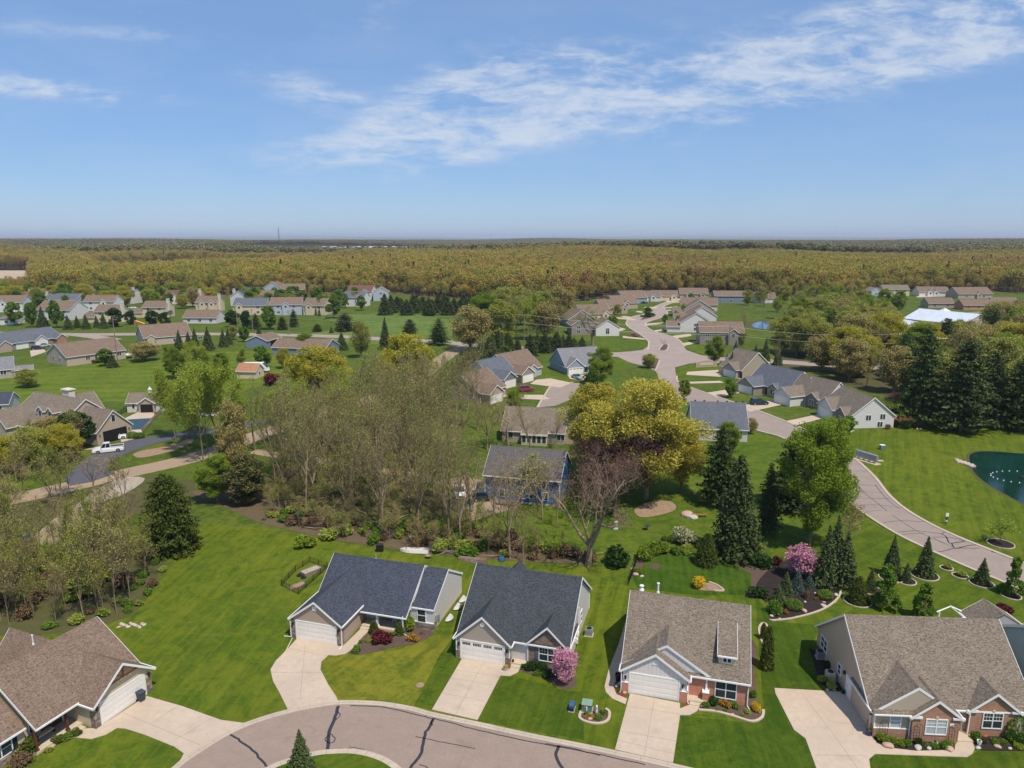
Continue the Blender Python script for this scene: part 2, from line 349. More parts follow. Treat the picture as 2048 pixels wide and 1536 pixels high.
M['stone_tan'] = m_brick('stone_tan', (.4, .26, .16), (.16, .12, .11), (.36, .28, .2), .5, .14, .15)
M['glass'] = mat('window_glass', (.03, .045, .05), .08, 0, .6)
M['blind'] = mat('window_blind', (.42, .46, .46), .35, 0, .5)
M['dark'] = mat('dark_void', (.012, .012, .014), .8)  # near-black, the shade of an unlit interior put into the colour
M['black'] = m_noisy('black_metal', (.02, .02, .022), .2, 4, .4)
M['bin'] = m_noisy('bin_plastic', (.05, .06, .075), .15, 4, .5)
M['shutter'] = mat('shutter_paint', (.02, .025, .04), .5)
M['shutter_grey'] = mat('shutter_grey', (.12, .13, .15), .5)
M['timber'] = m_noisy('stained_timber', (.12, .05, .025), .25, 5, .6)
M['cedar'] = m_noisy('cedar_deck', (.36, .16, .05), .25, 3, .7)
M['oldwood'] = m_noisy('weathered_wood', (.24, .18, .14), .3, 4, .85)
M['porch'] = m_noisy('porch_concrete', (.55, .46, .33), .08, 2, .8)
M['chimney'] = m_noisy('chimney_boards', (.66, .6, .48), .06, 2, .7)
M['metal'] = m_noisy('galvanised_metal', (.45, .47, .5), .12, 3, .4, .6)
M['tyre'] = mat('tyre_rubber', (.02, .02, .02), .85)
M['rim'] = mat('rim_metal', (.5, .5, .52), .3, .8)
M['car_glass'] = mat('car_glass', (.015, .02, .025), .06, 0, .7)
M['bark'] = m_noisy('bark', (.24, .18, .11), .3, 2, .9, bump=.02)
M['bark_pale'] = m_noisy('pale_bark', (.30, .215, .135), .3, 2, .9, bump=.02)
M['bark_grey'] = m_noisy('grey_bark', (.22, .18, .14), .3, 2, .9)
M['twig'] = m_noisy('twigs', (.215, .165, .095), .25, .4, .9)
M['twig_red'] = m_noisy('reddish_twigs', (.18, .125, .09), .25, .4, .9)
M['tower'] = mat('tower_steel', (.05, .06, .075), .5)
M['water'] = mat('pond_water', (.012, .06, .05), .05, 0, .5)
def car_paint(name, c): 
    m = mat(name, c, .3, 0, .5); m.node_tree.nodes['Principled BSDF'].inputs['Coat Weight'].default_value = .5; return m
# ------------------------------------------------------------------ vegetation meshes
rg = np.random.default_rng(11)
def np_mesh(name, V, F, mats, mi=None, smooth=False):
    me = bpy.data.meshes.new(name); V = np.asarray(V, np.float32); F = np.asarray(F, np.int32); k = F.shape[1]
    me.vertices.add(len(V)); me.vertices.foreach_set('co', V.ravel())
    me.loops.add(F.size); me.loops.foreach_set('vertex_index', F.ravel())
    me.polygons.add(len(F)); me.polygons.foreach_set('loop_start', np.arange(0, F.size, k, dtype=np.int32)); me.polygons.foreach_set('loop_total', np.full(len(F), k, np.int32))
    for m in mats: me.materials.append(m)
    if mi is not None: me.polygons.foreach_set('material_index', np.asarray(mi, np.int32))
    me.update(calc_edges=True); me.validate(); return me
def unit(a): return a/np.maximum(np.linalg.norm(a, axis=1, keepdims=True), 1e-6)
def leaf_quads(C, size, up=.35, aspect=1.0):
    "one small quad per centre, tilted at random and partly turned to the sky"
    n = len(C); N = unit(rg.normal(size=(n, 3))+np.array([0, 0, up*2])); A = unit(np.cross(N, unit(rg.normal(size=(n, 3))))); B = np.cross(N, A)
    s = (np.broadcast_to(size, (n,))*rg.uniform(.6, 1.35, n))[:, None]/2
    V = np.stack([C-A*s*aspect-B*s, C+A*s*aspect-B*s*.6, C+A*s*aspect*.8+B*s, C-A*s*aspect*.7+B*s*.8], 1).reshape(-1, 3)
    return V, np.arange(4*n).reshape(-1, 4)
def segs_mesh(S, n=4):
    "tapered square tubes from rows (p0, p1, r0, r1)"
    P0, P1, r0, r1 = (np.array([s[i] for s in S], float) for i in range(4)); D = unit(P1-P0)
    ref = np.where(np.abs(D[:, 2:3]) > .9, np.array([[1., 0, 0]]), np.array([[0, 0, 1.]])); A = unit(np.cross(D, ref)); B = np.cross(D, A)
    V = []
    for P, r in ((P0, r0), (P1, r1)):
        for j in range(n):
            t = 2*math.pi*j/n; V.append(P+(A*math.cos(t)+B*math.sin(t))*r[:, None])
    V = np.stack(V, 1).reshape(-1, 3); b = (np.arange(len(S))*2*n)[:, None]
    F = np.concatenate([np.stack([b[:, 0]+j, b[:, 0]+(j+1) % n, b[:, 0]+n+(j+1) % n, b[:, 0]+n+j], 1) for j in range(n)])
    return V, F
def grow(rnd, H, trunk_h, lean=.06, spread=.55, levels=4, r0=.16, kids=(5, 4, 4, 4), droop=0., whippy=.5, limb=.42):
    "a branching skeleton: list of segments and the list of twig tips"
    S, tips = [], []
    def walk(p, d, L, r, lev):
        n = 4 if lev < 2 else 3; q = p; pts = [p]; dd = d
        for i in range(n):
            dd = (dd+Vector((rnd.gauss(0, .16), rnd.gauss(0, .16), rnd.gauss(0, .1)+(.1 if lev else 0)-droop*lev*.1))).normalized()
            q2 = q+dd*(L/n); ra, rb = r*(1-.75*i/n), r*(1-.75*(i+1)/n); S.append((tuple(q), tuple(q2), ra, rb)); q = q2; pts.append(q)
            if lev >= levels-1: tips.append((tuple(q2), lev))
        if lev >= levels: return
        k = kids[min(lev, len(kids)-1)]
        for j in range(k):
            t = (.3+.7*(j+rnd.random())/k) if lev else (.12+.88*(j+rnd.random()*.8)/k)
            i = min(int(t*n), n-1); a = pts[i].lerp(pts[i+1], t*n-i); base = (pts[i+1]-pts[i]).normalized()
            side = Vector((rnd.gauss(0, 1), rnd.gauss(0, 1), rnd.gauss(0, .5))); side = (side-base*side.dot(base)).normalized()
            nd = (base*(1-spread)+side*spread*1.2+Vector((0, 0, .25))).normalized()
            walk(a, nd, L*rnd.uniform(.75, 1.15)*whippy*(1.12-.35*t), r*rnd.uniform(.45, .62)*(1-.4*t), lev+1)
    d = Vector((rnd.gauss(0, lean), rnd.gauss(0, lean), 1)).normalized()
    q = Vector((0, 0, -.2)); n = 4; base_r = r0
    for i in range(n):
        q2 = q+(d+Vector((rnd.gauss(0, .03), rnd.gauss(0, .03), 0)))*(trunk_h/n); S.append((tuple(q), tuple(q2), base_r*(1.25 if i == 0 else 1-.05*i), base_r*(1-.05*(i+1)))); q = q2
    walk(q, d, H-trunk_h, base_r*.8, 0)
    for j in range(3): # forks at the head of the bole
        a = rnd.uniform(0, 6.28); walk(q, Vector((math.cos(a)*limb, math.sin(a)*limb, 1)).normalized(), (H-trunk_h)*rnd.uniform(.6, .85), base_r*.55, 1)
    return S, tips
def tree_mesh(key, rnd, leaf, bark, H=20, trunk_h=9, leaves=2500, lsize=.2, spread=.5, levels=4, r0=.17, kids=(6, 4, 4, 3), whippy=.5, fuzz=.35, minr=.012, twig=None, thin=.09, limb=.42):
    S, tips = grow(rnd, H, trunk_h, .05, spread, levels, r0, kids, 0, whippy, limb)
    S = [(a, b, max(c, minr), max(d, minr*.8)) for a, b, c, d in S]
    zmax = max(s[1][2] for s in S); k = H/zmax; S = [(tuple(np.array(a)*k), tuple(np.array(b)*k), c, d) for a, b, c, d in S]; T = np.array([t[0] for t in tips])*k
    big = [s for s in S if s[2] >= thin]; small = [s for s in S if s[2] < thin]
    V, F = segs_mesh(big, 6); trunk = np_mesh('trunk', V, F, [bark])
    V2, F2 = segs_mesh(small, 3) if small else (np.zeros((0, 3)), np.zeros((0, 4), int))
    mi = np.zeros(len(F2), int)
    if leaves:
        C = T[rg.integers(0, len(T), leaves)]+rg.normal(0, fuzz, (leaves, 3)); V3, F3 = leaf_quads(C, lsize)
        F2 = np.concatenate([F2, F3+len(V2)]); V2 = np.concatenate([V2, V3]); mi = np.concatenate([mi, np.ones(len(F3), int)])
    crown = np_mesh('crown', V2, F2, [twig or M['twig'], leaf], mi)
    ext = float(np.percentile(np.hypot(T[:, 0], T[:, 1]), 92)); return dict(trunk=trunk, crown=crown, H=H, R=ext, key=key)
def lobe_tree(key, rnd, leaf, bark, H=12, R=4, base=.25, n=6000, lsize=.35, lobes=26, cone=False, r0=.18, shell=.55):
    "leafy crown: many overlapping lumps of leaves, open between the lumps, over a forked trunk"
    zc, zr = H*(1+base)/2, H*(1-base)/2; S = [((0, 0, -.2), (0, 0, zc*.8), r0, r0*.6)]; Cs = []
    for i in range(lobes):
        a, t = rnd.uniform(0, 6.28), rnd.uniform(-1, 1); rad = math.sqrt(max(0, 1-t*t))*rnd.uniform(.45, .95)
        if cone: rad = (1-(t+1)/2)*rnd.uniform(.5, 1.)+.08
        if n > 30000: rad *= rnd.uniform(.75, 1.22); t *= rnd.uniform(.8, 1.1)
        c = np.array([math.cos(a)*rad*R*.85, math.sin(a)*rad*R*.85, zc+t*zr*.85]); Cs.append((c, R*rnd.uniform(.13, .27) if n > 30000 else R*rnd.uniform(.2, .38)*(1 if not cone else .75)))
        z0 = rnd.uniform(.25, .75)*c[2]; S.append(((0, 0, z0), tuple(c), r0*.35, .02))
    per = n//lobes; L = []
    for c, r in Cs:
        d = unit(rg.normal(size=(per, 3))); q = c+d*(r*(shell+(1.1-shell)*rg.random((per, 1))**.6))*np.array([1, 1, .8]); L.append(q)
    C = np.concatenate(L); C = C[C[:, 2] > .15]; V3, F3 = leaf_quads(C, lsize, .5)
    V, F = segs_mesh(S[:1], 7); trunk = np_mesh('trunk', V, F, [bark]); V2, F2 = segs_mesh(S[1:], 4); mi = np.concatenate([np.zeros(len(F2), int), np.ones(len(F3), int)])
    crown = np_mesh('crown', np.concatenate([V2, V3]), np.concatenate([F2, F3+len(V2)]), [bark, leaf], mi)
    return dict(trunk=trunk, crown=crown, H=H, R=R, key=key)
def conifer(key, rnd, leaf, H=10, R=2.6, dens=1.0, lsize=.3, base=.04, ragged=.25, power=.9, droop=.35, whorl=.34):
    S = [((0, 0, -.2), (0, 0, H*.97), H*.016+.03, .015)]; C, Sz = [], []; z = H*base
    while z < H*.985:
        t = (z-H*base)/(H*(1-base)); rr = R*(1-t)**power+.06; nb = max(4, int((5+10*(1-t))*dens)); a0 = rnd.uniform(0, 6.28)
        for j in range(nb):
            a = a0+6.28*j/nb+rnd.gauss(0, .15); L = rr*rnd.uniform(1-ragged, 1.08); zz = z+rnd.gauss(0, whorl*.3); m = max(2, int(L/(lsize*.42)))
            for k in range(m):
                f = (k+.8)/m; q = (math.cos(a)*L*f, math.sin(a)*L*f, zz-droop*L*f*f+.12*L*f); wd = .24*L*(1-f*.75)
                for s in range(2): C.append((q[0]+rnd.gauss(0, wd*.8), q[1]+rnd.gauss(0, wd*.8), q[2]+rnd.gauss(0, .06)-abs(rnd.gauss(0, .05)))); Sz.append(lsize*(1.1-.5*f)*(1.15-.5*t))
            if L > 1.2 and rnd.random() < .3: S.append(((0, 0, zz), (math.cos(a)*L*.7, math.sin(a)*L*.7, zz-droop*L*.35), .03, .012))
        z += whorl*(1.1-.5*t)*max(1, H/12)
    C = np.array(C); C[:, 2] = np.maximum(C[:, 2], .05); V3, F3 = leaf_quads(C, np.array(Sz), .25, 1.5); V2, F2 = segs_mesh(S[1:] or [S[0]], 3)
    V, F = segs_mesh(S[:1], 6); trunk = np_mesh('trunk', V, F, [M['bark_grey']]); mi = np.concatenate([np.zeros(len(F2), int), np.ones(len(F3), int)])
    crown = np_mesh('crown', np.concatenate([V2, V3]), np.concatenate([F2, F3+len(V2)]), [M['bark_grey'], leaf], mi)
    return dict(trunk=trunk, crown=crown, H=H, R=R, key=key)
def shrub_mesh(key, leaf, n=900, lsize=.12, lumps=7, flat=.8, shell=.75):
    "unit shrub: about 1 m high and 1 m in radius"
    L = []
    for i in range(lumps):
        a = rg.uniform(0, 6.28); r = rg.uniform(0, .5) if i else 0; c = np.array([math.cos(a)*r, math.sin(a)*r, rg.uniform(.32, .55)]); k = rg.uniform(.3, .5) if lumps > 1 else .9
        d = unit(rg.normal(size=(n//lumps, 3))); L.append(c*(1 if lumps > 1 else np.array([1, 1, .95]))+d*k*(shell+(1-shell)*rg.random((n//lumps, 1)))*np.array([1, 1, flat if lumps > 1 else .55]))
    C = np.concatenate(L); C[:, 2] = np.abs(C[:, 2]); V, F = leaf_quads(C, lsize, .3); return np_mesh('foliage', V, F, [leaf])

LF = dict(limebud=m_leaf('lime_buds', (.26, .33, .03), (.33, .37, .05), .35, .4), ivy=m_leaf('ivy_leaves', (.085, .10, .028), (.17, .15, .05), .1, .6), olive=m_leaf('olive_leaves', (.28, .31, .045), (.36, .36, .06), .3, .4),
    bud=m_leaf('olive_buds', (.30, .31, .06), (.35, .35, .08), .25, .3), budgreen=m_leaf('green_buds', (.27, .34, .04), (.33, .36, .07), .3, .3),
    budbrown=m_leaf('brown_buds', (.31, .26, .09), (.37, .30, .10), .2, .3), gold=m_leaf('golden_leaves', (.38, .36, .035), (.46, .41, .05), .35, .4),
    oak=m_leaf('oak_leaves', (.44, .40, .055), (.52, .44, .07), .3, .4), lime=m_leaf('lime_leaves', (.18, .275, .02), (.25, .32, .03), .35, .5),
    green=m_leaf('green_leaves', (.10, .20, .018), (.16, .26, .028), .3, .6), deep=m_leaf('deep_green_leaves', (.022, .058, .01), (.04, .09, .014), .2, .6),
    spruce=m_leaf('spruce_needles', (.07, .10, .035), (.11, .145, .045), 0, .8), dark=m_leaf('dark_needles', (.048, .072, .022), (.09, .115, .032), 0, .5),
    bluespruce=m_leaf('blue_needles', (.07, .11, .095), (.11, .155, .13), 0, .8), pine=m_leaf('pine_needles', (.045, .08, .02), (.08, .115, .026), 0, .5),
    yew=m_leaf('yew_needles', (.06, .085, .014), (.10, .125, .018), .1, .8), pink=m_leaf('pink_blossom', (.55, .22, .30), (.68, .36, .45), .25, 1.5),
    maroon=m_leaf('maroon_leaves', (.10, .018, .022), (.16, .03, .035), .2, 1), purple=m_leaf('purple_leaves', (.07, .028, .035), (.12, .05, .05), .2, 1),
    rust=m_leaf('rust_buds', (.19, .11, .08), (.24, .14, .10), .2, .4), yellow=m_leaf('yellow_leaves', (.68, .46, .015), (.78, .55, .03), .25, 1.5), white=m_leaf('white_blossom', (.6, .56, .5), (.7, .68, .62), .2, 1.5),
    orange=m_leaf('orange_leaves', (.36, .17, .02), (.42, .24, .03), .2, 1), ivory=m_leaf('ivory_leaves', (.33, .33, .16), (.42, .42, .22), .25, 2), brown=m_leaf('brown_leaves', (.16, .10, .05), (.2, .13, .07), .1, 1))
rr = random.Random(5); TM = {}
def reg(k, lst): TM[k] = lst
B = M['bark']
reg('bare', [tree_mesh('bare', random.Random(100+i), LF[('bud', 'bud', 'budbrown', 'budgreen')[i % 4]], B, H=20, trunk_h=rr.uniform(3.5, 7.5), leaves=1300, lsize=.14, levels=4, kids=(7, 5, 4, 4), r0=.25, whippy=.52, fuzz=.35, spread=.46, limb=.5) for i in range(5)])
reg('thicket', [tree_mesh('thicket', random.Random(200+i), LF[('bud', 'budbrown', 'limebud', 'bud')[i % 4]], B, H=11, trunk_h=3.2, leaves=1150, lsize=.13, levels=4, kids=(7, 5, 4, 4), r0=.11, whippy=.5, fuzz=.35, thin=.05, spread=.42) for i in range(4)])
reg('limegrove', [tree_mesh('limegrove', random.Random(300+i), LF['limebud'], B, H=18, trunk_h=5, leaves=6500, lsize=.24, levels=4, kids=(7, 5, 4, 2), r0=.15, whippy=.42, fuzz=.55) for i in range(2)])
reg('bigbare', [tree_mesh('bigbare', random.Random(33), LF['rust'], M['bark_pale'], H=18.5, trunk_h=3.6, leaves=2600, lsize=.13, levels=5, kids=(5, 4, 4, 3, 2), r0=.52, whippy=.62, fuzz=.35, thin=.05, twig=M['bark_pale'], limb=.75, spread=.6)])
reg('twiggy', [tree_mesh('twiggy', random.Random(44+i), LF['budbrown'], M['bark_pale'], H=15, trunk_h=5, leaves=700, lsize=.14, levels=4, kids=(6, 5, 4, 3), r0=.2, whippy=.55, fuzz=.35, thin=.06, twig=M['bark_pale'], spread=.5) for i in range(2)])
reg('purpletree', [tree_mesh('purple', random.Random(55), LF['purple'], B, H=14, trunk_h=2.5, leaves=5500, lsize=.16, levels=4, kids=(8, 6, 5, 3), r0=.3, whippy=.6, fuzz=.5, twig=M['twig_red'], limb=.7)])
reg('oak', [lobe_tree('oak', random.Random(60+i), LF['oak'], B, H=20, R=8, base=.14, n=48000, lsize=.2, lobes=105, r0=.4, shell=.4) for i in range(2)])
reg('ivy', [lobe_tree('ivy', random.Random(62), LF['ivy'], B, H=14, R=4.2, base=.03, n=12000, lsize=.3, lobes=60, r0=.25, shell=.4)])
reg('yewbig', [conifer('yewbig', random.Random(40), LF['yew'], 10, 4.2, 1.6, .3, base=.02, ragged=.45, power=.33, droop=.1, whorl=.26)])
reg('golden', [lobe_tree('golden', random.Random(64), LF['gold'], B, H=16, R=8, base=.12, n=31000, lsize=.26, lobes=80, r0=.35, shell=.4)])
reg('budlobe', [lobe_tree('budlobe', random.Random(67), LF['budbrown'], B, H=16, R=6.5, base=.15, n=14000, lsize=.3, lobes=60, r0=.3, shell=.2), lobe_tree('budlobe', random.Random(68), LF['bud'], B, H=16, R=6.5, base=.15, n=14000, lsize=.3, lobes=60, r0=.3, shell=.2), lobe_tree('budlobe', random.Random(69), LF['olive'], B, H=16, R=6.5, base=.12, n=14000, lsize=.3, lobes=60, r0=.3, shell=.25)])
reg('lime', [lobe_tree('lime', random.Random(70+i), LF['lime'], B, H=19, R=6.5, base=.1, n=42000, lsize=.19, lobes=85, r0=.3, shell=.35) for i in range(2)])
reg('green', [lobe_tree('green', random.Random(80+i), LF['green'], B, H=8, R=3.2, base=.15, n=4200, lsize=.34, lobes=26, r0=.13) for i in range(2)])
reg('deep', [lobe_tree('deep', random.Random(84), LF['deep'], B, H=8, R=4, base=.06, n=5000, lsize=.4, lobes=30, r0=.2)])
reg('young', [lobe_tree('young', random.Random(90), LF['green'], B, H=5, R=1.5, base=.05, n=5200, lsize=.16, lobes=44, cone=True, r0=.06)])
reg('sparse', [tree_mesh('sparse', random.Random(95), LF['lime'], B, H=4, trunk_h=1.4, leaves=420, lsize=.15, levels=2, kids=(6, 4), r0=.05, whippy=.6, fuzz=.25, thin=.03, limb=.8)])
reg('conifer', [conifer('conifer', random.Random(20+i), LF['spruce'], 10, 2.9, 1.1, .36, ragged=.3) for i in range(2)])
reg('darkfir', [conifer('darkfir', random.Random(26), LF['dark'], 16, 4.4, 1.2, .4, ragged=.42, power=.65, droop=.5), conifer('darkfir', random.Random(27), LF['dark'], 16, 4.6, 1.1, .5, ragged=.35, power=.65)])
reg('pine', [conifer('pine', random.Random(30), LF['pine'], 18, 5.5, .9, .42, base=.1, ragged=.5, power=.42, droop=.12, whorl=.5), conifer('pine', random.Random(31), LF['dark'], 18, 5.5, 1.0, .5, base=.08, ragged=.5, power=.36, droop=.08, whorl=.45)])
reg('smallspruce', [conifer('smallspruce', random.Random(36+i), LF['spruce'], 6, 1.9, 1.1, .24, ragged=.22, whorl=.26) for i in range(2)])
reg('yewcone', [conifer('yewcone', random.Random(40), LF['yew'], 10, 4, 1.5, .34, base=.02, ragged=.3, power=.42, droop=.3, whorl=.3)])
reg('bluespruce', [conifer('bluespruce', random.Random(41), LF['bluespruce'], 4, 1.5, 1.2, .2, ragged=.12, whorl=.24)])
reg('arborvitae', [conifer('arborvitae', random.Random(42), LF['yew'], 5, .85, 1.6, .2, base=.02, ragged=.15, power=.38, droop=0., whorl=.16)])
reg('blossom', [lobe_tree('blossom', random.Random(45), LF['pink'], B, H=4, R=2.3, base=.2, n=4200, lsize=.17, lobes=40, r0=.09, shell=.2)])
reg('whiteblossom', [lobe_tree('whiteblossom', random.Random(46), LF['white'], B, H=6, R=3, base=.2, n=1500, lsize=.3, lobes=26, r0=.1, shell=.2)])
SH = {k: shrub_mesh(k, LF[l], n, s, lp, fl, se) for k, l, n, s, lp, fl, se in (
    ('green', 'green', 900, .13, 7, .8, .7), ('deep', 'deep', 900, .13, 7, .8, .7), ('lime', 'lime', 900, .13, 7, .8, .7), ('yellow', 'yellow', 2600, .09, 12, .9, .5), ('maroon', 'maroon', 900, .13, 6, .8, .6),
    ('orange', 'orange', 800, .12, 6, .9, .5), ('ball', 'green', 1600, .09, 1, .9, .93), ('balldark', 'deep', 1600, .09, 1, .9, .93), ('ivory', 'ivory', 1600, .1, 9, .85, .5), ('brown', 'brown', 900, .1, 8, .9, .3), ('scrub', 'budgreen', 900, .13, 9, .8, .3), ('yew', 'yew', 1000, .12, 6, .8, .8), ('perennial', 'green', 260, .16, 4, .4, .4))}
CNT = {}
def plant(kind, u, v, vtop=None, wpx=None, label=None, cat='tree', group=None, name=None, h=None, var=None, r=None):
    X, Y = G(u, v); m = TM[kind]; m = m[(CNT.get(kind, 0) if var is None else var) % len(m)]; CNT[kind] = CNT.get(kind, 0)+1
    Hh = h or max(.6, HT(vtop, Y)); s = Hh/m['H']
    sr = (r/m['R']) if r else ((wpx/2*MPP(Y))/m['R'] if wpx else s)
    sr = min(max(sr, s*.35), s*2.6)
    o = empty(name or {'conifer': 'spruce_tree', 'darkfir': 'fir_tree', 'pine': 'pine_tree', 'smallspruce': 'spruce_tree', 'bluespruce': 'spruce_tree', 'yewcone': 'yew_tree', 'arborvitae': 'arborvitae_tree', 'blossom': 'blossom_tree', 'whiteblossom': 'blossom_tree', 'oak': 'oak_tree', 'bare': 'bare_tree', 'bigbare': 'bare_tree', 'twiggy': 'bare_tree', 'thicket': 'bare_tree'}.get(kind, 'leafy_tree'), (X, Y, 0), RND.uniform(0, 6.28))
    o.scale = (sr, sr, s); tag(o, label, cat, group)
    link('trunk', m['trunk'], o); link('crown', m['crown'], o); return o
def shrub(kind, u, v, r, h, label, group=None, z=0, name='shrub', cat='shrub'):
    X, Y = G(u, v, z); o = link(name, SH[kind], None, (X, Y, z), RND.uniform(0, 6.28), (r, r, h)); return tag(o, label, cat, group)
def inside(p, poly):
    c = False; j = len(poly)-1
    for i in range(len(poly)):
        if (poly[i][1] > p[1]) != (poly[j][1] > p[1]) and p[0] < (poly[j][0]-poly[i][0])*(p[1]-poly[i][1])/(poly[j][1]-poly[i][1])+poly[i][0]: c = not c
        j = i
    return c
def scatter(poly_px, n, seed, mind=3.0, avoid=()):
    "points in the ground polygon seen at these pixels"
    P = px(poly_px); x0, x1 = min(p[0] for p in P), max(p[0] for p in P); y0, y1 = min(p[1] for p in P), max(p[1] for p in P); r = random.Random(seed); out = []; k = 0
    while len(out) < n and k < n*60:
        k += 1; q = (r.uniform(x0, x1), r.uniform(y0, y1))
        if inside(q, P) and all((q[0]-a[0])**2+(q[1]-a[1])**2 > mind**2 for a in out) and not any(inside(q, a) for a in avoid): out.append(q)
    return out
def plant_at(kind, X, Y, h, label, cat='tree', group=None, wide=1.0, var=None):
    m = TM[kind]; m = m[(CNT.get(kind, 0) if var is None else var) % len(m)]; CNT[kind] = CNT.get(kind, 0)+1; s = h/m['H']
    o = empty({'bare': 'bare_tree', 'thicket': 'bare_tree', 'conifer': 'spruce_tree', 'pine': 'pine_tree', 'twiggy': 'bare_tree', 'darkfir': 'fir_tree'}.get(kind, 'leafy_tree'), (X, Y, 0), RND.uniform(0, 6.28)); o.scale = (s*wide, s*wide, s)
    tag(o, label, cat, group); link('trunk', m['trunk'], o); link('crown', m['crown'], o); return o
# ------------------------------------------------------------------ houses
class House:
    def __init__(s, name, label, o, ang, roof='roof_brown', wall='taupe', trim='white', cat='house', z=0):
        s.root = empty(name, (o[0], o[1], z), R(ang)); tag(s.root, label, cat); s.walls = {}; s.rf = {}; s.tr = MB(); s.R, s.Wm, s.T = roof, wall, trim
    def wm(s, k): return s.walls.setdefault(k or s.Wm, MB())
    def roof(s, s0, s1, t0, t1, ez, zr, axis='x', oh=.3, ohr=.25, tr=None, ez1=None, rf=None, th=.16, fa=True, ends=(1, 1), eaves=(1, 1)):
        b = s.rf.setdefault(rf or s.R, MB()); tr = (t0+t1)/2 if tr is None else tr; ez1 = ez if ez1 is None else ez1
        k0 = (zr-ez)/(tr-t0) if tr > t0 else 0; k1 = (zr-ez1)/(t1-tr) if t1 > tr else 0
        P = (lambda a, t, z: (a, t, z)) if axis == 'x' else (lambda a, t, z: (t, a, z))
        a0, a1 = s0-ohr*ends[0], s1+ohr*ends[1]; c0 = (t0-oh, ez-k0*oh); c1 = (t1+oh, ez1-k1*oh); cr = (tr, zr)
        sec = [c0, cr, c1]; flip = axis != 'x'
        def F(pts, uv=None): b.face(pts[::-1] if flip else pts, 0, (uv[::-1] if flip else uv) if uv else None)
        for (p, q) in ((c0, cr), (cr, c1)):
            if abs(q[0]-p[0]) < 1e-3: continue
            L = math.hypot(q[0]-p[0], q[1]-p[1])
            F([P(a0, *p), P(a1, *p), P(a1, *q), P(a0, *q)], [(a0, 0), (a1, 0), (a1, L), (a0, L)])
            F([P(a0, p[0], p[1]-th), P(a0, q[0], q[1]-th), P(a1, q[0], q[1]-th), P(a1, p[0], p[1]-th)])
        if t1 > tr > t0:
            for sg in (-1, 1):
                k = k0 if sg < 0 else k1; e = (tr+sg*.17, zr-k*.17+.022); rt = (tr, zr+.03); w = [P(a0, *e), P(a1, *e), P(a1, *rt), P(a0, *rt)]; F(w if sg < 0 else w[::-1], [(a0*1.5, 0), (a1*1.5, 0), (a1*1.5, .2), (a0*1.5, .2)])
        for a in (a0, a1):
            for (p, q) in ((c0, cr), (cr, c1)):
                w = [P(a, *p), P(a, *q), P(a, q[0], q[1]-th), P(a, p[0], p[1]-th)]; F(w if a == a0 else w[::-1])
        for c in (c0, c1): F([P(a0, *c), P(a0, c[0], c[1]-th), P(a1, c[0], c[1]-th), P(a1, *c)] if c is c0 else [P(a0, *c), P(a1, *c), P(a1, c[0], c[1]-th), P(a0, c[0], c[1]-th)])
        if fa:
            t = s.tr; d = .035
            for i, a in enumerate((a0, a1)):
                if not ends[i]: continue
                o0, o1 = (a-d, a-.002) if i == 0 else (a+.002, a+d)
                for (p, q) in ((c0, cr), (cr, c1)):
                    if abs(q[0]-p[0]) < 1e-3: continue
                    for zz in ((.02, -.24),):
                        A = [P(o0, p[0], p[1]+zz[0]), P(o1, p[0], p[1]+zz[0]), P(o1, q[0], q[1]+zz[0]), P(o0, q[0], q[1]+zz[0])]
                        Bq = [P(o0, p[0], p[1]+zz[1]), P(o1, p[0], p[1]+zz[1]), P(o1, q[0], q[1]+zz[1]), P(o0, q[0], q[1]+zz[1])]
                        t.face(A); t.face(Bq[::-1])
                        for j in range(4): t.face([A[j], Bq[j], Bq[(j+1) % 4], A[(j+1) % 4]])
            for i, c in enumerate((c0, c1)):
                if not eaves[i]: continue
                g0, g1 = (c[0]-.12, c[0]-.003) if i == 0 else (c[0]+.003, c[0]+.12)
                if axis == 'x': t.box(a0, a1, g0, g1, c[1]-.17, c[1]-.02)
                else: t.box(g0, g1, a0, a1, c[1]-.17, c[1]-.02)
    def block(s, x0, x1, y0, y1, ez=2.7, zr=None, axis='x', wall=None, oh=.3, ohr=.25, tr=None, ez1=None, z0=0, rf=None, slope=.6, roof=True, gable=None, ends=(1, 1), eaves=(1, 1), fa=True):
        S0, S1, T0, T1 = (x0, x1, y0, y1) if axis == 'x' else (y0, y1, x0, x1)
        tr = (T0+T1)/2 if tr is None else tr; e1 = ez if ez1 is None else ez1
        if zr is None: zr = ez+slope*(tr-T0)
        w = s.wm(wall); P = (lambda a, t, z: (a, t, z)) if axis == 'x' else (lambda a, t, z: (t, a, z)); c = .1
        for i, (t, e) in enumerate(((T0, ez), (T1, e1))):
            q = [P(S0, t, z0), P(S1, t, z0), P(S1, t, e-c), P(S0, t, e-c)]; w.face(q if (i == 0) == (axis == 'x') else q[::-1])
        for i, a in enumerate((S0, S1)):
            q = [P(a, T0, z0), P(a, T1, z0), P(a, T1, e1-c), P(a, T0, ez-c)]; fl = (i == 1) == (axis == 'x'); w.face(q if fl else q[::-1])
            gw = s.wm(gable) if gable else w; q = [P(a, T0, ez-c), P(a, T1, e1-c), P(a, tr, zr-c)]; gw.face(q if fl else q[::-1])
        if roof: s.roof(S0, S1, T0, T1, ez, zr, axis, oh, ohr, tr, ez1, rf, ends=ends, eaves=eaves, fa=fa)
    def P(s, f, a, c, o, z):
        return {'F': (a, c-o, z), 'B': (a, c+o, z), 'R': (c+o, a, z), 'L': (c-o, a, z)}[f]
    def bx(s, mb, f, a0, a1, c, o0, o1, z0, z1, m=0):
        p, q = s.P(f, a0, c, o0, z0), s.P(f, a1, c, o1, z1); mb.box(p[0], q[0], p[1], q[1], p[2], q[2], m)
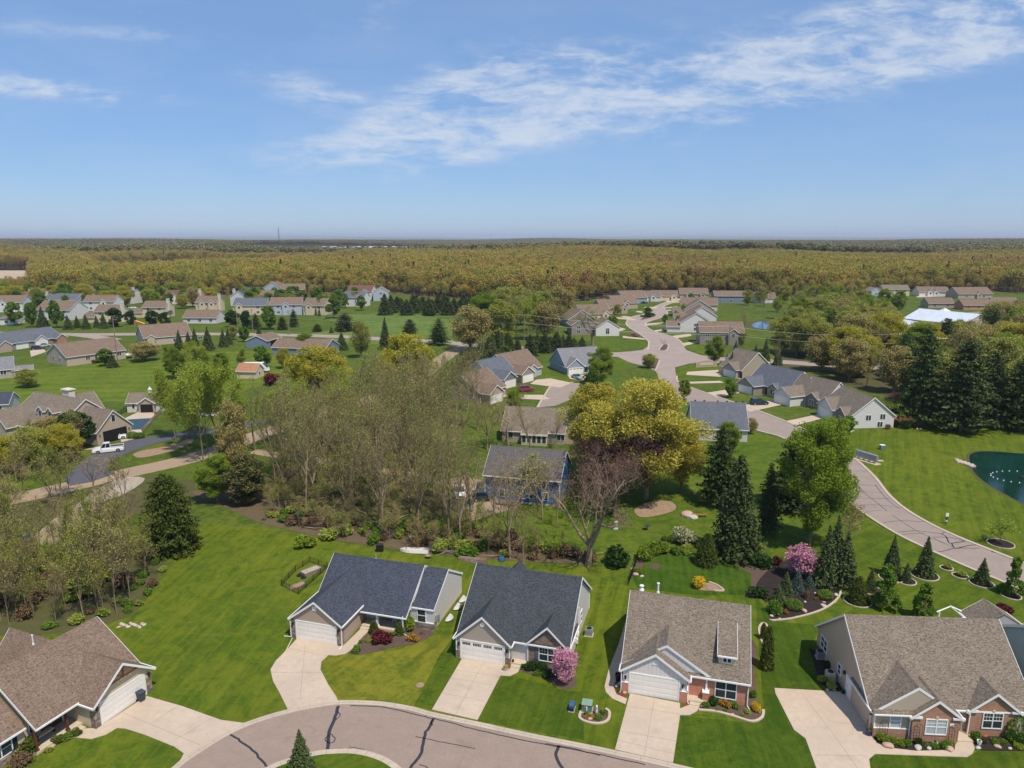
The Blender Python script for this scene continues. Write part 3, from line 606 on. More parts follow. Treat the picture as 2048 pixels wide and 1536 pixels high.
    def win(s, f, a, c, z, w=1.0, h=1.3, nx=1, ny=2, far=False, glass='glass', fw=.09, grid=0, shutter=None):
        mb = MB(); a0, a1 = a-w/2, a+w/2
        if far:
            s.bx(mb, f, a0-fw, a1+fw, c, .0, .05, z-fw, z+h+fw, 0); s.bx(mb, f, a0, a1, c, .051, .06, z, z+h, 1)
            for i in range(1, nx): s.bx(mb, f, a0+w*i/nx-.05, a0+w*i/nx+.05, c, .061, .07, z, z+h, 0)
            return mb.build('window', [M[s.T], M[glass]], s.root)
        for q in ((a0-fw, a0, z-fw, z+h+fw), (a1, a1+fw, z-fw, z+h+fw), (a0, a1, z-fw, z), (a0, a1, z+h, z+h+fw)): s.bx(mb, f, q[0], q[1], c, 0, .07, q[2], q[3])
        for i in range(1, nx): x = a0+w*i/nx; s.bx(mb, f, x-.045, x+.045, c, .01, .06, z, z+h)
        for i in range(nx):
            q0, q1 = a0+w*i/nx+(.045 if i else 0), a0+w*(i+1)/nx-(.045 if i < nx-1 else 0)
            for j in range(1, ny): zz = z+h*j/ny; s.bx(mb, f, q0, q1, c, .011, .055, zz-.03, zz+.03)
            if grid:
                for j in range(1, grid): x = q0+(q1-q0)*j/grid; s.bx(mb, f, x-.012, x+.012, c, .012, .04, z+h/ny*(ny-1)+.03, z+h)
                s.bx(mb, f, q0, q1, c, .013, .041, z+h*(ny-.5)/ny-.012, z+h*(ny-.5)/ny+.012)
        o = mb.build('window', M[s.T], s.root); pb = MB(); s.bx(pb, f, a0, a1, c, .002, .02, z, z+h); pb.build('pane', M[glass], o)
        if shutter:
            for q in ((a0-fw-.42, a0-fw-.02), (a1+fw+.02, a1+fw+.42)):
                sb = MB(); s.bx(sb, f, q[0], q[1], c, .0, .05, z-.05, z+h+.05)
                for j in range(8): s.bx(sb, f, q[0]+.05, q[1]-.05, c, .05, .065, z+.02+j*h/8, z+.02+(j+.6)*h/8)
                sb.build('shutter', M[shutter], s.root)
        return o
    def garage(s, f, a0, a1, c, h=2.15, lights=False, far=False, z=0):
        mb = MB(); n = 4
        for j in range(n): s.bx(mb, f, a0, a1, c, .0, .03, z+.01+h*j/n+.012, z+h*(j+1)/n-.012)
        s.bx(mb, f, a0, a1, c, -.02, .015, z, z+h)
        if not far:
            k = max(2, round((a1-a0)/.6))
            for j in range(n):
                if lights and j == n-1: continue
                for i in range(k): x = a0+(a1-a0)*i/k; s.bx(mb, f, x+.07, x+(a1-a0)/k-.07, c, .03, .042, z+h*j/n+.1, z+h*(j+1)/n-.1)
        o = mb.build('garage_door', M['door_white'], s.root)
        if lights:
            for i in range(4):
                lb = MB()
                for j in range(5): x = a0+(a1-a0)*(i+.12)/4+j*(a1-a0)/4*.155; s.bx(lb, f, x, x+(a1-a0)/4*.12, c, .03, .04, z+h*.8, z+h*.93)
                lb.build('door_window', M['glass'], o)
        tb = MB()
        for q in ((a0-.14, a0-.005, z, z+h+.14), (a1+.005, a1+.14, z, z+h+.14), (a0-.005, a1+.005, z+h+.005, z+h+.14)): s.bx(tb, f, q[0], q[1], c, 0, .06, q[2], q[3])
        tb.build('garage_door_frame', M[s.T], s.root); return o
    def lamp(s, f, a, c, z=1.9):
        mb = MB(); s.bx(mb, f, a-.05, a+.05, c, 0, .04, z-.1, z+.2); s.bx(mb, f, a-.08, a+.08, c, .06, .22, z-.12, z+.16); s.bx(mb, f, a-.11, a+.11, c, .03, .25, z+.16, z+.2); s.bx(mb, f, a-.03, a+.03, c, .04, .06, z+.02, z+.08); mb.build('wall_lamp', M['black'], s.root)
    def post(s, x, y, z0, z1, w=.2, m='white', base=0):
        mb = MB(); mb.box(x-w/2, x+w/2, y-w/2, y+w/2, z0, z1); mb.box(x-w*.75, x+w*.75, y-w*.75, y+w*.75, z0, z0+.18); mb.box(x-w*.75, x+w*.75, y-w*.75, y+w*.75, z1-.15, z1+.0)
        mb.build('porch_post', M[m], s.root)
    def boxes(s, name, m, *bs):
        for b in bs: MB().box(*b).build(name, M[m], s.root)
    def part(s, name, m, fn, **k):
        mb = MB(); fn(mb); return mb.build(name, M[m] if isinstance(m, str) else [M[q] for q in m], s.root, **k)
    def spout(s, x, y, z1=2.5, out=(0, -.6)):
        s.part('downspout', s.T, lambda b: b.box(x-.045, x+.045, y-.045, y+.045, .15, z1).tube([(x, y, .18), (x+out[0], y+out[1], .06)], .045, 5))
    def pipe(s, x, y, z, h=.4, r=.06, m='metal', name='roof_vent'):
        s.part(name, m, lambda b: b.lathe([(r*2, z-.15), (r*1.6, z+.02), (r, z+.06), (r, z+h), (r*1.7, z+h+.01), (r*1.7, z+h+.1), (.001, z+h+.14)], (x, y), 10))
    def door(s, f, a, c, z, w=.95, h=2.05, m='black'):
        mb = MB()
        for q in ((a-w/2-.1, a-w/2, z, z+h+.1), (a+w/2, a+w/2+.1, z, z+h+.1), (a-w/2, a+w/2, z+h, z+h+.1)): s.bx(mb, f, q[0], q[1], c, 0, .06, q[2], q[3])
        o = mb.build('front_door', M[s.T], s.root); pb = MB(); s.bx(pb, f, a-w/2, a+w/2, c, .0, .03, z, z+h); s.bx(pb, f, a-w/2+.15, a+w/2-.15, c, .03, .04, z+h*.5, z+h-.15); pb.build('leaf', M[m], o)
        hb = MB(); s.bx(hb, f, a+w/2-.16, a+w/2-.1, c, .03, .08, z+.95, z+1.05); hb.build('handle', M['metal'], o)
    def done(s):
        for k, b in s.walls.items(): b.build('brick_wall' if 'brick' in k else 'stone_wall' if 'stone' in k else 'wall', M[k], s.root)
        rs = [b.build('roof', M[k], s.root) for k, b in s.rf.items()]
        if s.tr.f: s.tr.build('fascia', M[s.T], s.root)
        return s
    def Wp(s, x, y, z=0):
        return s.root.matrix_basis @ Vector((x, y, z))

def wpt(o, a, x, y): a = R(a); return (o[0]+x*math.cos(a)-y*math.sin(a), o[1]+x*math.sin(a)+y*math.cos(a))
O1, A1 = (-24.6, 72.35), -16.2
O2, A2 = (-5.9, 68.5), -16.0
O3, A3 = (10.9, 62.65), -15.5
O4, A4 = (32.45, 56.2), -3.5
O0, A0 = (-38.0, 57.2), 68.0

def near_houses():
    # ---- first house: slate roof, taupe siding, stone corners
    h = House('ranch_house', 'taupe house with slate grey roof, stone-cornered garage and red-leaved shrub by its porch', O1, A1, 'roof_slate', 'taupe')
    h.block(.15, 11.75, 5.9, 15.1, 2.72, 5.85, wall='ltgrey', tr=9.75, oh=.3, ends=(1, 1), ez1=2.72)
    h.roof(6.3, 11.75, 4.4, 9.74, 2.28, 5.86, tr=9.72, ez1=5.8, oh=.3, ends=(0, 1), eaves=(1, 0))          # porch roof carried forward
    h.block(11.8, 14.62, 5.72, 15.1, 2.7, 5.42, tr=10.4, wall='ltgrey', oh=.05, ohr=.12, ends=(0, 1))
    h.block(0, 6.12, 0, 8.5, 2.7, 4.95, axis='y', oh=.25, ohr=.25, gable='taupe', ends=(1, 0))
    h.garage('F', .62, 5.5, 0, 2.2)
    for a, b in ((-.06, .46), (5.66, 6.2)): h.part('stone_pier', 'stone', lambda m: m.box(a, b, -.1, .5, 0, 2.3))
    for a in (.25, 5.92): h.lamp('F', a, -.1, 1.85)
    h.part('gable_vent', 'white', lambda m: (m.box(2.75, 3.25, -.05, -.003, 3.75, 4.35), [m.box(2.8, 3.2, -.07, -.05, 3.8+.09*i, 3.85+.09*i) for i in range(6)]))
    h.part('porch_floor', 'porch', lambda m: m.box(6.35, 11.7, 4.1, 6.85, 0, .3).box(6.35, 8.2, 3.7, 4.099, 0, .15))
    h.part('stone_skirt', 'stone', lambda m: m.box(7.9, 11.9, 5.82, 5.895, .3, 1.15).box(11.79, 14.68, 5.64, 5.715, 0, .85).box(14.625, 14.69, 5.72, 6.6, 0, .85))
    h.part('sill_band', 'white', lambda m: m.box(11.78, 14.7, 5.62, 5.74, .85, .95))
    for x in (8.3, 11.45): h.post(x, 4.35, .3, 2.08, .24)
    h.win('F', 10.2, 5.9, 1.1, 1.9, 1.0, 2, 1); h.win('F', 13.2, 5.72, .95, .95, 1.55, 1, 2)
    h.door('F', 7.4, 5.9, .3, m='cream'); h.spout(11.6, 4.1, 2.2, (.9, -.5)); h.spout(-.1, -.12, 2.5, (-1.0, .1)); h.spout(6.25, -.12, 2.5)
    h.pipe(5.5, 9.9, 5.8); h.part('meter_box', 'metal', lambda m: m.box(14.64, 14.84, 6.2, 6.7, .9, 1.6).box(14.64, 14.8, 7.0, 7.3, .5, 1.3).tube([(14.72, 6.4, 0), (14.72, 6.4, 1)], .04, 6))
    h.part('foundation', 'porch', lambda m: m.box(14.63, 14.66, 6.7, 15.0, 0, .3)); h.done()
    # ---- second house: charcoal roof, two front gables
    h = House('ranch_house', 'charcoal-roofed house with greige garage gable, tan stone gable and white panelled garage door', O2, A2, 'roof_charcoal', 'greige')
    h.block(0, 11.8, 1.1, 14.1, 2.72, 7.3, wall='ltgrey', tr=7.6, oh=.3)
    h.block(0, 5.85, 0, 6, 2.7, 5.35, axis='y', gable='greige', ends=(1, 0), oh=.26)
    h.block(7.62, 11.75, .95, 6, 2.7, 4.72, axis='y', wall='stone_tan', ends=(1, 0), oh=.27)
    h.garage('F', .55, 5.25, 0, 2.2, lights=True)
    for a, b in ((-.04, .38), (5.42, 5.9)): h.part('stone_pier', 'stone_tan', lambda m: m.box(a, b, -.07, .5, 0, .95))
    h.boxes('corner_trim', 'white', (-.06, .04, -.06, .06, 0, 2.6), (5.8, 5.91, -.05, .06, .95, 2.6), (7.55, 7.65, .88, 1.0, .2, 2.6), (11.72, 11.86, .87, 1.05, 0, 2.6), (11.74, 11.86, 14.05, 14.15, 0, 2.6))
    h.part('gable_vent', 'white', lambda m: m.tube([(2.93, -.06, 4.35), (2.93, -.003, 4.35)], .27, 20))
    for a in (.3, 5.6): h.lamp('F', a, 0, 1.75)
    h.part('porch_floor', 'porch', lambda m: m.box(5.86, 7.6, .3, 2.9, 0, .3).box(6.0, 7.6, -.1, .299, 0, .15))
    h.part('entry_wall', 'greige', lambda m: m.box(5.86, 7.62, 2.6, 2.7, 0, 2.6)); h.door('F', 6.7, 2.6, .3, 1.0, 2.05)
    h.part('doormat', 'bluegrey', lambda m: m.box(6.3, 7.1, 1.9, 2.4, .301, .32))
    h.win('F', 9.75, .95, .75, 1.8, 1.45, 2, 2, grid=3, shutter='shutter_grey'); h.win('R', 5.1, 11.8, 1.1, .9, 1.2, 1, 2); h.win('R', 8.6, 11.8, 1.3, .9, 1.3, 1, 2)
    h.part('radon_pipe', 'white', lambda m: m.tube([(11.95, 5.9, 0.2), (11.95, 5.9, 1.2), (11.95, 6.4, 1.5), (11.95, 6.4, 4.3)], .06, 8).box(11.81, 12.0, 5.0, 5.3, .9, 1.3).box(11.81, 12.05, 5.5, 5.75, .4, .9)); h.part('dryer_vent', 'black', lambda m: m.box(11.81, 11.9, 4.9, 5.05, 2.6, 2.75))
    h.block(2.2, 5.2, 8, 12.0, 4.5, 6.25, axis='y', wall='ltgrey', ends=(0, 0), eaves=(0, 0), fa=False); h.done()
    # ---- third house: brown roof, white batten gable, red brick
    h = House('ranch_house', 'brown-roofed house with white batten garage gable, red brick front and small shed dormer', O3, A3, 'roof_tan', 'batten')
    h.block(0, 11.72, .95, 14.0, 2.72, 7.1, wall='brick_red', gable='ltgrey', tr=7.5, oh=.25)
    h.block(0, 6.15, 0, 3.5, 2.7, 4.78, axis='y', ends=(1, 0), oh=.28)
    h.roof(.85, 6.8, -.0, 8.1, 2.72, 5.28, 'y', .25, .05, ends=(1, 0))
    h.part('upper_gable', 'batten', lambda m: m.face([(0, .9, 2.75), (8.1, .9, 2.75), (4.05, .9, 5.13)]).face([(0, 1.0, 2.75), (8.1, 1.0, 2.75), (4.05, 1.0, 5.13)][::-1]))
    h.garage('F', .72, 5.35, 0, 2.2)
    for a, b in ((-.05, .55), (5.52, 6.2)): h.part('brick_pier', 'brick_red', lambda m: m.box(a, b, -.1, .9, 0, 1.15))
    h.boxes('pier_cap', 'white', (-.08, .57, -.13, .9, 1.15, 1.22), (5.5, 6.23, -.13, .9, 1.15, 1.22))
    for a in (.28, 5.75): h.lamp('F', a, 0, 1.7)
    h.part('gable_vent', 'white', lambda m: m.box(2.8, 3.35, -.05, -.003, 3.5, 4.05))
    h.part('porch_floor', 'porch', lambda m: m.box(6.2, 8.1, .1, 3.0, 0, .28).box(6.5, 8.0, -.35, .099, 0, .14))
    h.part('entry_wall', 'cream', lambda m: m.box(6.16, 8.1, 3.0, 3.1, 0, 2.6)); h.door('F', 7.1, 3.0, .28, 1.1, 1.9); h.part('brick_pier', 'brick_red', lambda m: m.box(7.62, 8.2, .4, .94, 0, 1.05)); h.part('pier_cap', 'white', lambda m: m.box(7.58, 8.24, .36, .94, 1.05, 1.14)); h.post(7.95, .85, 1.14, 2.5, .16)
    h.win('F', 9.75, .95, .55, 1.85, 1.7, 2, 2); h.spout(6.28, -.12, 2.5, (.1, -.1)); h.spout(11.78, .85, 2.5, (.2, -.4)); h.spout(-.12, -.1, 2.5, (-.1, -.1))
    # shed dormer
    h.part('dormer', 'cream', lambda m: m.box(8.95, 10.55, 2.0, 5.0, 3.45, 4.38)); h.roof(8.95, 10.55, 1.9, 5.6, 4.5, 5.92, tr=5.6, oh=.1, ohr=.12, ez1=5.92, eaves=(1, 0)); h.win('F', 9.75, 2.0, 3.72, .72, .42, 2, 1)
    h.pipe(.9, 7.9, 7.2, .3, .14, 'white'); h.pipe(2.6, 8.3, 6.9, .9, .09, 'white'); h.done()
    # ---- fourth house: tan roof, brick bays
    h = House('ranch_house', 'large tan-roofed house with two brown brick gabled bays, side garage door and wide pale driveway', O4, A4, 'roof_tan', 'beige')
    h.block(0, 14.1, 1.1, 14.2, 2.72, 7.75, wall='beige', tr=7.6, oh=.28)
    h.block(0, 7.0, .0, 5, 2.7, 5.1, axis='y', ends=(1, 0), oh=.25, ohr=0)
    h.part('skirt_roof', 'roof_tan', lambda m: m.face([(-.25, -.38, 2.6), (3.1, -.38, 2.6), (3.1, -.004, 2.86), (-.25, -.004, 2.86)], uv=[(0, 0), (3.3, 0), (3.3, .45), (0, .45)]).face([(-.25, -.38, 2.6), (-.25, -.004, 2.86), (-.25, -.004, 2.6)]))
    h.part('gutter', 'white', lambda m: m.box(-.27, 3.05, -.48, -.385, 2.48, 2.6))
    h.block(3.05, 7.1, -.45, 4, 2.7, 4.25, axis='y', wall='brick_brown', ends=(1, 0), oh=.22, ohr=.15)
    h.block(8.55, 12.75, .75, 5, 2.7, 4.4, axis='y', wall='brick_brown', ends=(1, 0), oh=.25, ohr=.2)
    h.part('brick_skirt', 'brick_brown', lambda m: m.box(-.05, 3.04, -.09, -.003, 0, .95).box(-.09, -.003, -.09, 1.2, 0, .95)); h.part('sill_band', 'white', lambda m: m.box(-.06, 3.04, -.11, -.003, .951, 1.03)); h.part('corner_trim', 'white', lambda m: m.box(-.05, .06, -.05, .05, 1.03, 2.6))
    h.boxes('eave_return', 'white', (2.7, 3.8, -.62, -.46, 2.42, 2.6), (6.4, 7.45, -.62, -.46, 2.42, 2.6), (8.25, 9.2, .55, .74, 2.42, 2.6), (12.1, 13.05, .55, .74, 2.42, 2.6))
    h.win('F', 1.8, 0, 1.05, .85, 1.35, 1, 2, glass='blind'); h.win('F', 5.1, -.45, .9, 1.7, 1.4, 2, 2, glass='blind', grid=2); h.win('F', 10.6, .75, .85, 1.6, 1.45, 2, 2, grid=3, glass='glass')
    h.boxes('keystone', 'cream', (5.0, 5.2, -.53, -.453, 2.4, 2.62), (10.5, 10.7, .67, .747, 2.42, 2.65)); h.part('address_plaque', 'white', lambda m: m.box(6.25, 6.6, -.49, -.453, 1.75, 1.98))
    h.win('L', 12.2, 0, 1.1, 1.6, 1.2, 2, 2); h.win('L', 8.0, 0, 1.0, .7, 1.0, 1, 2)
    mb = MB(); h.bx(mb, 'L', .9, 4.9, 0, .0, .05, 0, 2.2); h.bx(mb, 'L', 1.0, 4.8, 0, .05, .06, .1, 2.1); mb.build('garage_door', M['beige'], h.root)
    h.part('garage_door_frame', 'white', lambda m: (h.bx(m, 'L', 4.9, 5.0, 0, 0, .08, 0, 2.3), h.bx(m, 'L', .8, 4.9, 0, .0, .08, 2.2, 2.3))); h.door('L', 5.7, 0, 0, .95, 2.05, 'white')
    for a in (.5, 6.6): h.lamp('L', a, 0, 2.0)
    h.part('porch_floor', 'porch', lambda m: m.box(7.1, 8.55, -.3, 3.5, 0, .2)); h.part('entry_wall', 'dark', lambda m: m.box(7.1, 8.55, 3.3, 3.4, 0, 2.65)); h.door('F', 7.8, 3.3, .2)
    h.spout(2.98, -.2, 2.45, (0, -.1)); h.spout(8.5, .6, 2.45, (0, -.1)); h.spout(-.1, .6, 2.5, (-.1, -.1)); h.spout(12.9, .9, 2.4, (0, -.1)); h.done()
    # ---- corner house at the left: brown roof, turned towards the curve
    h = House('ranch_house', 'cream-sided house with broad brown roof and white garage door facing the road bend', O0, A0, 'roof_brown', 'cream')
    h.block(-4.0, 6.15, 3.7, 12.2, 4.1, 6.45, wall='cream', tr=6.9, ez1=2.72, roof=False)
    h.roof(-4.0, 6.15, 1.75, 12.2, 2.7, 6.45, tr=6.9, ez1=2.72, oh=.22, ohr=.22)
    h.block(-14, -4.3, 3.0, 12.2, 2.7, 5.7, wall='cream', tr=7.2, oh=.3, ends=(1, 0))
    h.block(.0, 6.1, 0, 6.5, 2.7, 5.0, axis='y', ends=(1, 0), oh=.3, ohr=.45)
    h.block(.8, 5.2, 9, 15, 2.7, 5.2, axis='y', ends=(0, 1))
    h.garage('F', .7, 5.35, 0, 2.25)
    for a, b in ((-.05, .48), (5.6, 6.15)): h.part('stone_pier', 'stone', lambda m: m.box(a, b, -.1, .5, 0, 1.7))
    for a in (.2, 5.85): h.lamp('F', a, -.05, 1.95)
    h.part('gable_truss', 'timber', lambda m: m.box(1.2, 4.9, -.42, -.28, 3.55, 3.7).box(2.98, 3.12, -.42, -.28, 3.7, 4.7).tube([(3.05, -.35, 3.7), (2.2, -.35, 4.15)], .05, 4).tube([(3.05, -.35, 3.7), (3.9, -.35, 4.15)], .05, 4))
    h.part('porch_floor', 'porch', lambda m: m.box(-4.4, -.01, 1.7, 4.0, 0, .22).box(-1.5, -.2, 1.0, 1.69, 0, .12))
    for x in (-1.25, -4.1): h.post(x, 1.95, .2, 2.55, .2, 'timber')
    h.part('stone_skirt', 'stone', lambda m: m.box(-13.9, -4.35, 2.92, 2.995, 0, .7))
    h.win('F', -6.3, 3.0, .95, 1.7, 1.35, 2, 2, shutter='shutter'); h.win('F', -10.5, 3.0, .95, 1.7, 1.35, 2, 2, shutter='shutter'); h.win('F', -2.8, 3.7, 1.0, 1.3, 1.1, 2, 1); h.door('F', -1.0, 3.7, .22, m='timber')
    h.pipe(1.2, 9.0, 5.9, .8, .05, 'white'); h.done()
    # ---- pale blue house beyond the right edge
    h = House('ranch_house', 'pale blue sided house with grey-brown roof, nearly all outside the right edge', (52.4, 58.2), 0, 'roof_tan', 'paleblue')
    h.block(0, 13, 0, 12.2, 2.8, 6.2, oh=.35); h.block(-1.2, 3.4, 12.3, 15.5, 2.5, 3.9, axis='y', ends=(0, 1)); h.done()
    t = empty('pergola', (48.6, 71.5, 0), 0); tag(t, 'white open garden arbour peaking over the tan roof ridge', 'pergola')
    for x in (0, 2.4):
        for y in (0, 2.4): MB().box(x-.07, x+.07, y-.07, y+.07, 0, 2.4).build('post', M['white'], t)
    for y in (0, 2.4): MB().tube([(-.3, y, 2.3), (1.2, y, 3.0), (2.7, y, 2.3)], .09, 4).build('rafter', M['white'], t)
    MB().tube([(1.2, 0, 3.0), (1.2, 2.4, 3.0)], .08, 4).build('ridge_beam', M['white'], t)
near_houses()
# ------------------------------------------------------------------ ground, lawns, roads
def sheet(name, poly, m, z, kind='structure', h=None, n=0, label=None, cat=None):
    mb = MB(); mb.prism(px(poly, n, True) if n else px(poly), z-h if h else None, z)
    o = mb.build(name, M[m] if isinstance(m, str) else m); o['kind'] = kind
    return o
g = MB(); g.face([(-45000, -400, 0), (45000, -400, 0), (45000, 60000, 0), (-45000, 60000, 0)]); g.build('ground', M['ground'])['kind'] = 'structure'
# lawns, each mown its own way
M['l_left'] = m_grass('lawn_left', (.088, .122, .012), 84, 3.2, .7, .05)
M['l_dry'] = m_grass('lawn_dry', (.125, .14, .016), 60, 2.6, .75, .04)
M['l_strip'] = m_grass('lawn_strip', (.08, .112, .01), 74, 1.9, .3, .2)
M['l_front'] = m_grass('lawn_front', (.058, .092, .009), 74, 1.3, .5, .05)
M['l_right'] = m_grass('lawn_right', (.052, .088, .009), 84, 1.7, .3, .07)
M['l_back'] = m_grass('lawn_back', (.045, .085, .009), 80, 1.1, .1, .12)
M['l_pond'] = m_grass('lawn_pond', (.088, .12, .012), 62, 2.4, .4, .10)
M['l_verge'] = m_grass('lawn_verge', (.074, .11, .011), 35, 2.4, .3, .10)
M['l_field'] = m_grass('lawn_field', (.095, .135, .018), 8, 7.5, .4, .12)
M['l_mid'] = m_grass('lawn_mid', (.088, .125, .015), None)
M['l_meadow'] = m_grass('meadow_rough', (.11, .16, .035), None, dry=.6)
M['l_shade'] = m_grass('woodside_grass', (.05, .078, .012), None, dry=.5)
S = sheet
S('lawn', [(-150, 1262), (60, 1278), (185, 1262), (275, 1222), (330, 1150), (400, 1045), (560, 1060), (760, 1100), (960, 1118), (1290, 1140), (1500, 1110), (1730, 1060), (2050, 1195), (2300, 1300), (2300, 1800), (-150, 1800)], 'l_left', .01)
S('lawn', [(655, 1311), (640, 1330), (645, 1350), (677, 1405), (755, 1405), (850, 1424), (925, 1320), (905, 1270), (870, 1270), (800, 1300)], 'l_dry', .02)
S('lawn', [(924, 1318), (865, 1420), (828, 1412), (880, 1310), (906, 1275), (930, 1230), (960, 1200), (915, 1262)], 'l_front', .03)
S('lawn', [(1190, 1150), (1275, 1180), (1252, 1238), (1209, 1373), (1212, 1384), (1232, 1400), (1250, 1410), (1230, 1499), (1120, 1478), (1010, 1452), (962, 1440), (1000, 1352), (1140, 1340), (1184, 1226), (1192, 1190)], 'l_strip', .02)
S('lawn', [(955, 1441), (1000, 1352), (1030, 1354), (1100, 1372), (1130, 1382), (1165, 1384), (1168, 1480), (1060, 1462)], 'l_front', .03)
S('lawn', [(1346, 1527), (1362, 1432), (1500, 1446), (1528, 1437), (1516, 1260), (1510, 1190), (1550, 1244), (1640, 1250), (1620, 1300), (1640, 1380), (1549, 1377), (1590, 1462), (1611, 1478), (1633, 1540), (1660, 1620), (1500, 1600)], 'l_right', .03)
S('lawn', [(1738, 1519), (1752, 1509), (1935, 1516), (1955, 1503), (2060, 1505), (2100, 1640), (1770, 1640)], 'l_front', .03)
S('lawn', [(1262, 1150), (1290, 1116), (1330, 1104), (1400, 1113), (1470, 1130), (1502, 1148), (1500, 1172), (1488, 1190), (1380, 1190), (1276, 1176)], 'l_back', .03)
S('lawn', [(1500, 1110), (1620, 1090), (1700, 1010), (1760, 1052), (1931, 1134), (2048, 1184), (2140, 1222), (2140, 1300), (2000, 1250), (1700, 1232), (1500, 1190)], 'l_verge', .02)
S('lawn', [(1690, 880), (1640, 862), (1800, 858), (1850, 815), (2300, 850), (2300, 1200), (2048, 1125), (1857, 1044), (1773, 984), (1722, 927)], 'l_pond', .01)
S('lawn', [(-300, 830), (-300, 752), (65, 738), (270, 720), (480, 700), (600, 705), (600, 760), (430, 788), (330, 800), (250, 803), (100, 808)], 'l_field', .01, n=0)
S('lawn', [(560, 1000), (900, 1070), (1180, 1124), (1300, 1110), (1440, 1110), (1500, 1090), (1480, 860), (900, 960), (560, 930)], 'l_mid', .008)
S('lawn', [(1395, 870), (1505, 863), (1568, 880), (1640, 950), (1700, 1008), (1560, 1090), (1440, 1100), (1360, 1000)], 'l_mid', .012)
S('lawn', [(700, 690), (620, 668), (700, 655), (640, 635), (800, 622), (900, 640), (940, 668), (900, 684), (800, 686)], 'l_meadow', .01)
S('lawn', [(1050, 735), (1100, 735), (1190, 745), (1160, 765), (1080, 770)], 'l_mid', .02)
S('lawn', [(-300, 1000), (-300, 920), (100, 905), (190, 902), (140, 960), (0, 990)], 'l_mid', .012)
S('woodland_floor', [(500, 985), (560, 935), (640, 940), (760, 962), (880, 985), (925, 1010), (935, 1045), (960, 1062), (830, 1052), (700, 1044), (600, 1018)], 'scrub', .02)
S('woodland_floor', [(560, 900), (600, 868), (720, 835), (830, 840), (890, 880), (920, 940), (880, 955), (760, 930), (640, 908)], 'scrub', .02)
S('leaf_litter', [(380, 985), (520, 1046), (650, 1078), (830, 1104), (960, 1118), (1180, 1130), (1182, 1108), (1050, 1085), (950, 1062), (830, 1052), (700, 1044), (600, 1018), (520, 985), (440, 965)], 'leaf_litter', .03)
S('woodland_floor', [(-200, 1040), (40, 1120), (100, 1090), (260, 1060), (330, 1120), (300, 1190), (262, 1232), (180, 1258), (60, 1272), (-200, 1262)], 'scrub', .03)
S('woodland_floor', [(-200, 1020), (120, 985), (300, 950), (380, 960), (430, 1010), (330, 1010), (180, 1060), (60, 1110), (-200, 1140)], 'scrub', .02)
S('woodland_floor', [(1540, 735), (1640, 742), (1690, 770), (1760, 790), (1860, 815), (2100, 860), (2300, 870), (2300, 620), (2048, 640), (1700, 690), (1620, 670), (1560, 690)], 'scrub', .008)
S('bare_earth', [(1270, 1018), (1300, 1004), (1340, 1003), (1352, 1018), (1320, 1030), (1280, 1034)], 'dirt', .03, n=4)
S('field', [(-300, 540), (60, 541), (64, 566), (-300, 568)], 'field', .05)
S('field', [(150, 537), (330, 531), (460, 533), (560, 538), (560, 548), (200, 552)], 'field', .05)
S('field', [(370, 500.5), (440, 500.5), (450, 505), (350, 505)], 'field', .05)

KZ = .13
def kerb(pts, w=.62, z=KZ, world=False, name='kerb'):
    mb = MB(); mb.strip(pts if world else px(pts, 6), w, z, 0, .12); mb.build(name, M['kerb'])['kind'] = 'structure'
def tar(lines, z, name='road_crack', w=.09):
    mb = MB(); r = random.Random(3)
    for ln in lines:
        ww = w
        if isinstance(ln, tuple): ww, ln = ln
        P = px(ln, 5); P = [(p[0]+r.gauss(0, .03), p[1]+r.gauss(0, .03)) for p in P]; mb.strip(P, ww, z)
    mb.build(name, M['tar'])['kind'] = 'structure'
# the bend in the foreground
far_edge = [(228, 1760), (262, 1660), (308, 1590), (363, 1534), (403, 1505.7), (461.7, 1469.4), (514.7, 1447), (575, 1429), (620, 1419), (677, 1411), (755, 1413), (814, 1422), (853, 1432.7), (902, 1443.5), (960, 1456), (1060, 1478), (1180, 1502), (1280, 1524), (1400, 1552), (1600, 1600), (1900, 1680), (2250, 1780)]
near_edge = [(400, 1760), (430, 1660), (480, 1580), (520, 1545), (560, 1524.5), (628, 1505), (677, 1500), (716, 1501), (755, 1510), (785, 1524.5), (815, 1550), (850, 1600), (880, 1680), (890, 1760)]
mb = MB(); mb.prism(px(far_edge, 4)+px([(2250, 1900), (228, 1900)]), None, .045); o = mb.build('road', M['asphalt']); o['kind'] = 'structure'
fe = px(far_edge, 6); kerb(offset(fe, .3), .62, world=True)
ne = px(near_edge, 6); kerb(offset(ne, -.3), .6, world=True)
mb = MB(); ji = offset(fe, .02); jo = offset(fe, .6)
for i in range(0, len(fe), 3): mb.strip([ji[i], jo[i]], .035, KZ+.004)
for i in range(0, len(ne), 3): mb.strip([offset(ne, -.02)[i], offset(ne, -.58)[i]], .035, KZ+.004)
mb.strip(offset(fe, .3), .03, KZ+.005); mb.build('kerb_joint', M['joint'])['kind'] = 'structure'
mb = MB(); mb.prism([p for p in offset(ne, -.6)], .0, .14); mb.build('lawn', M['l_verge'])['kind'] = 'structure'
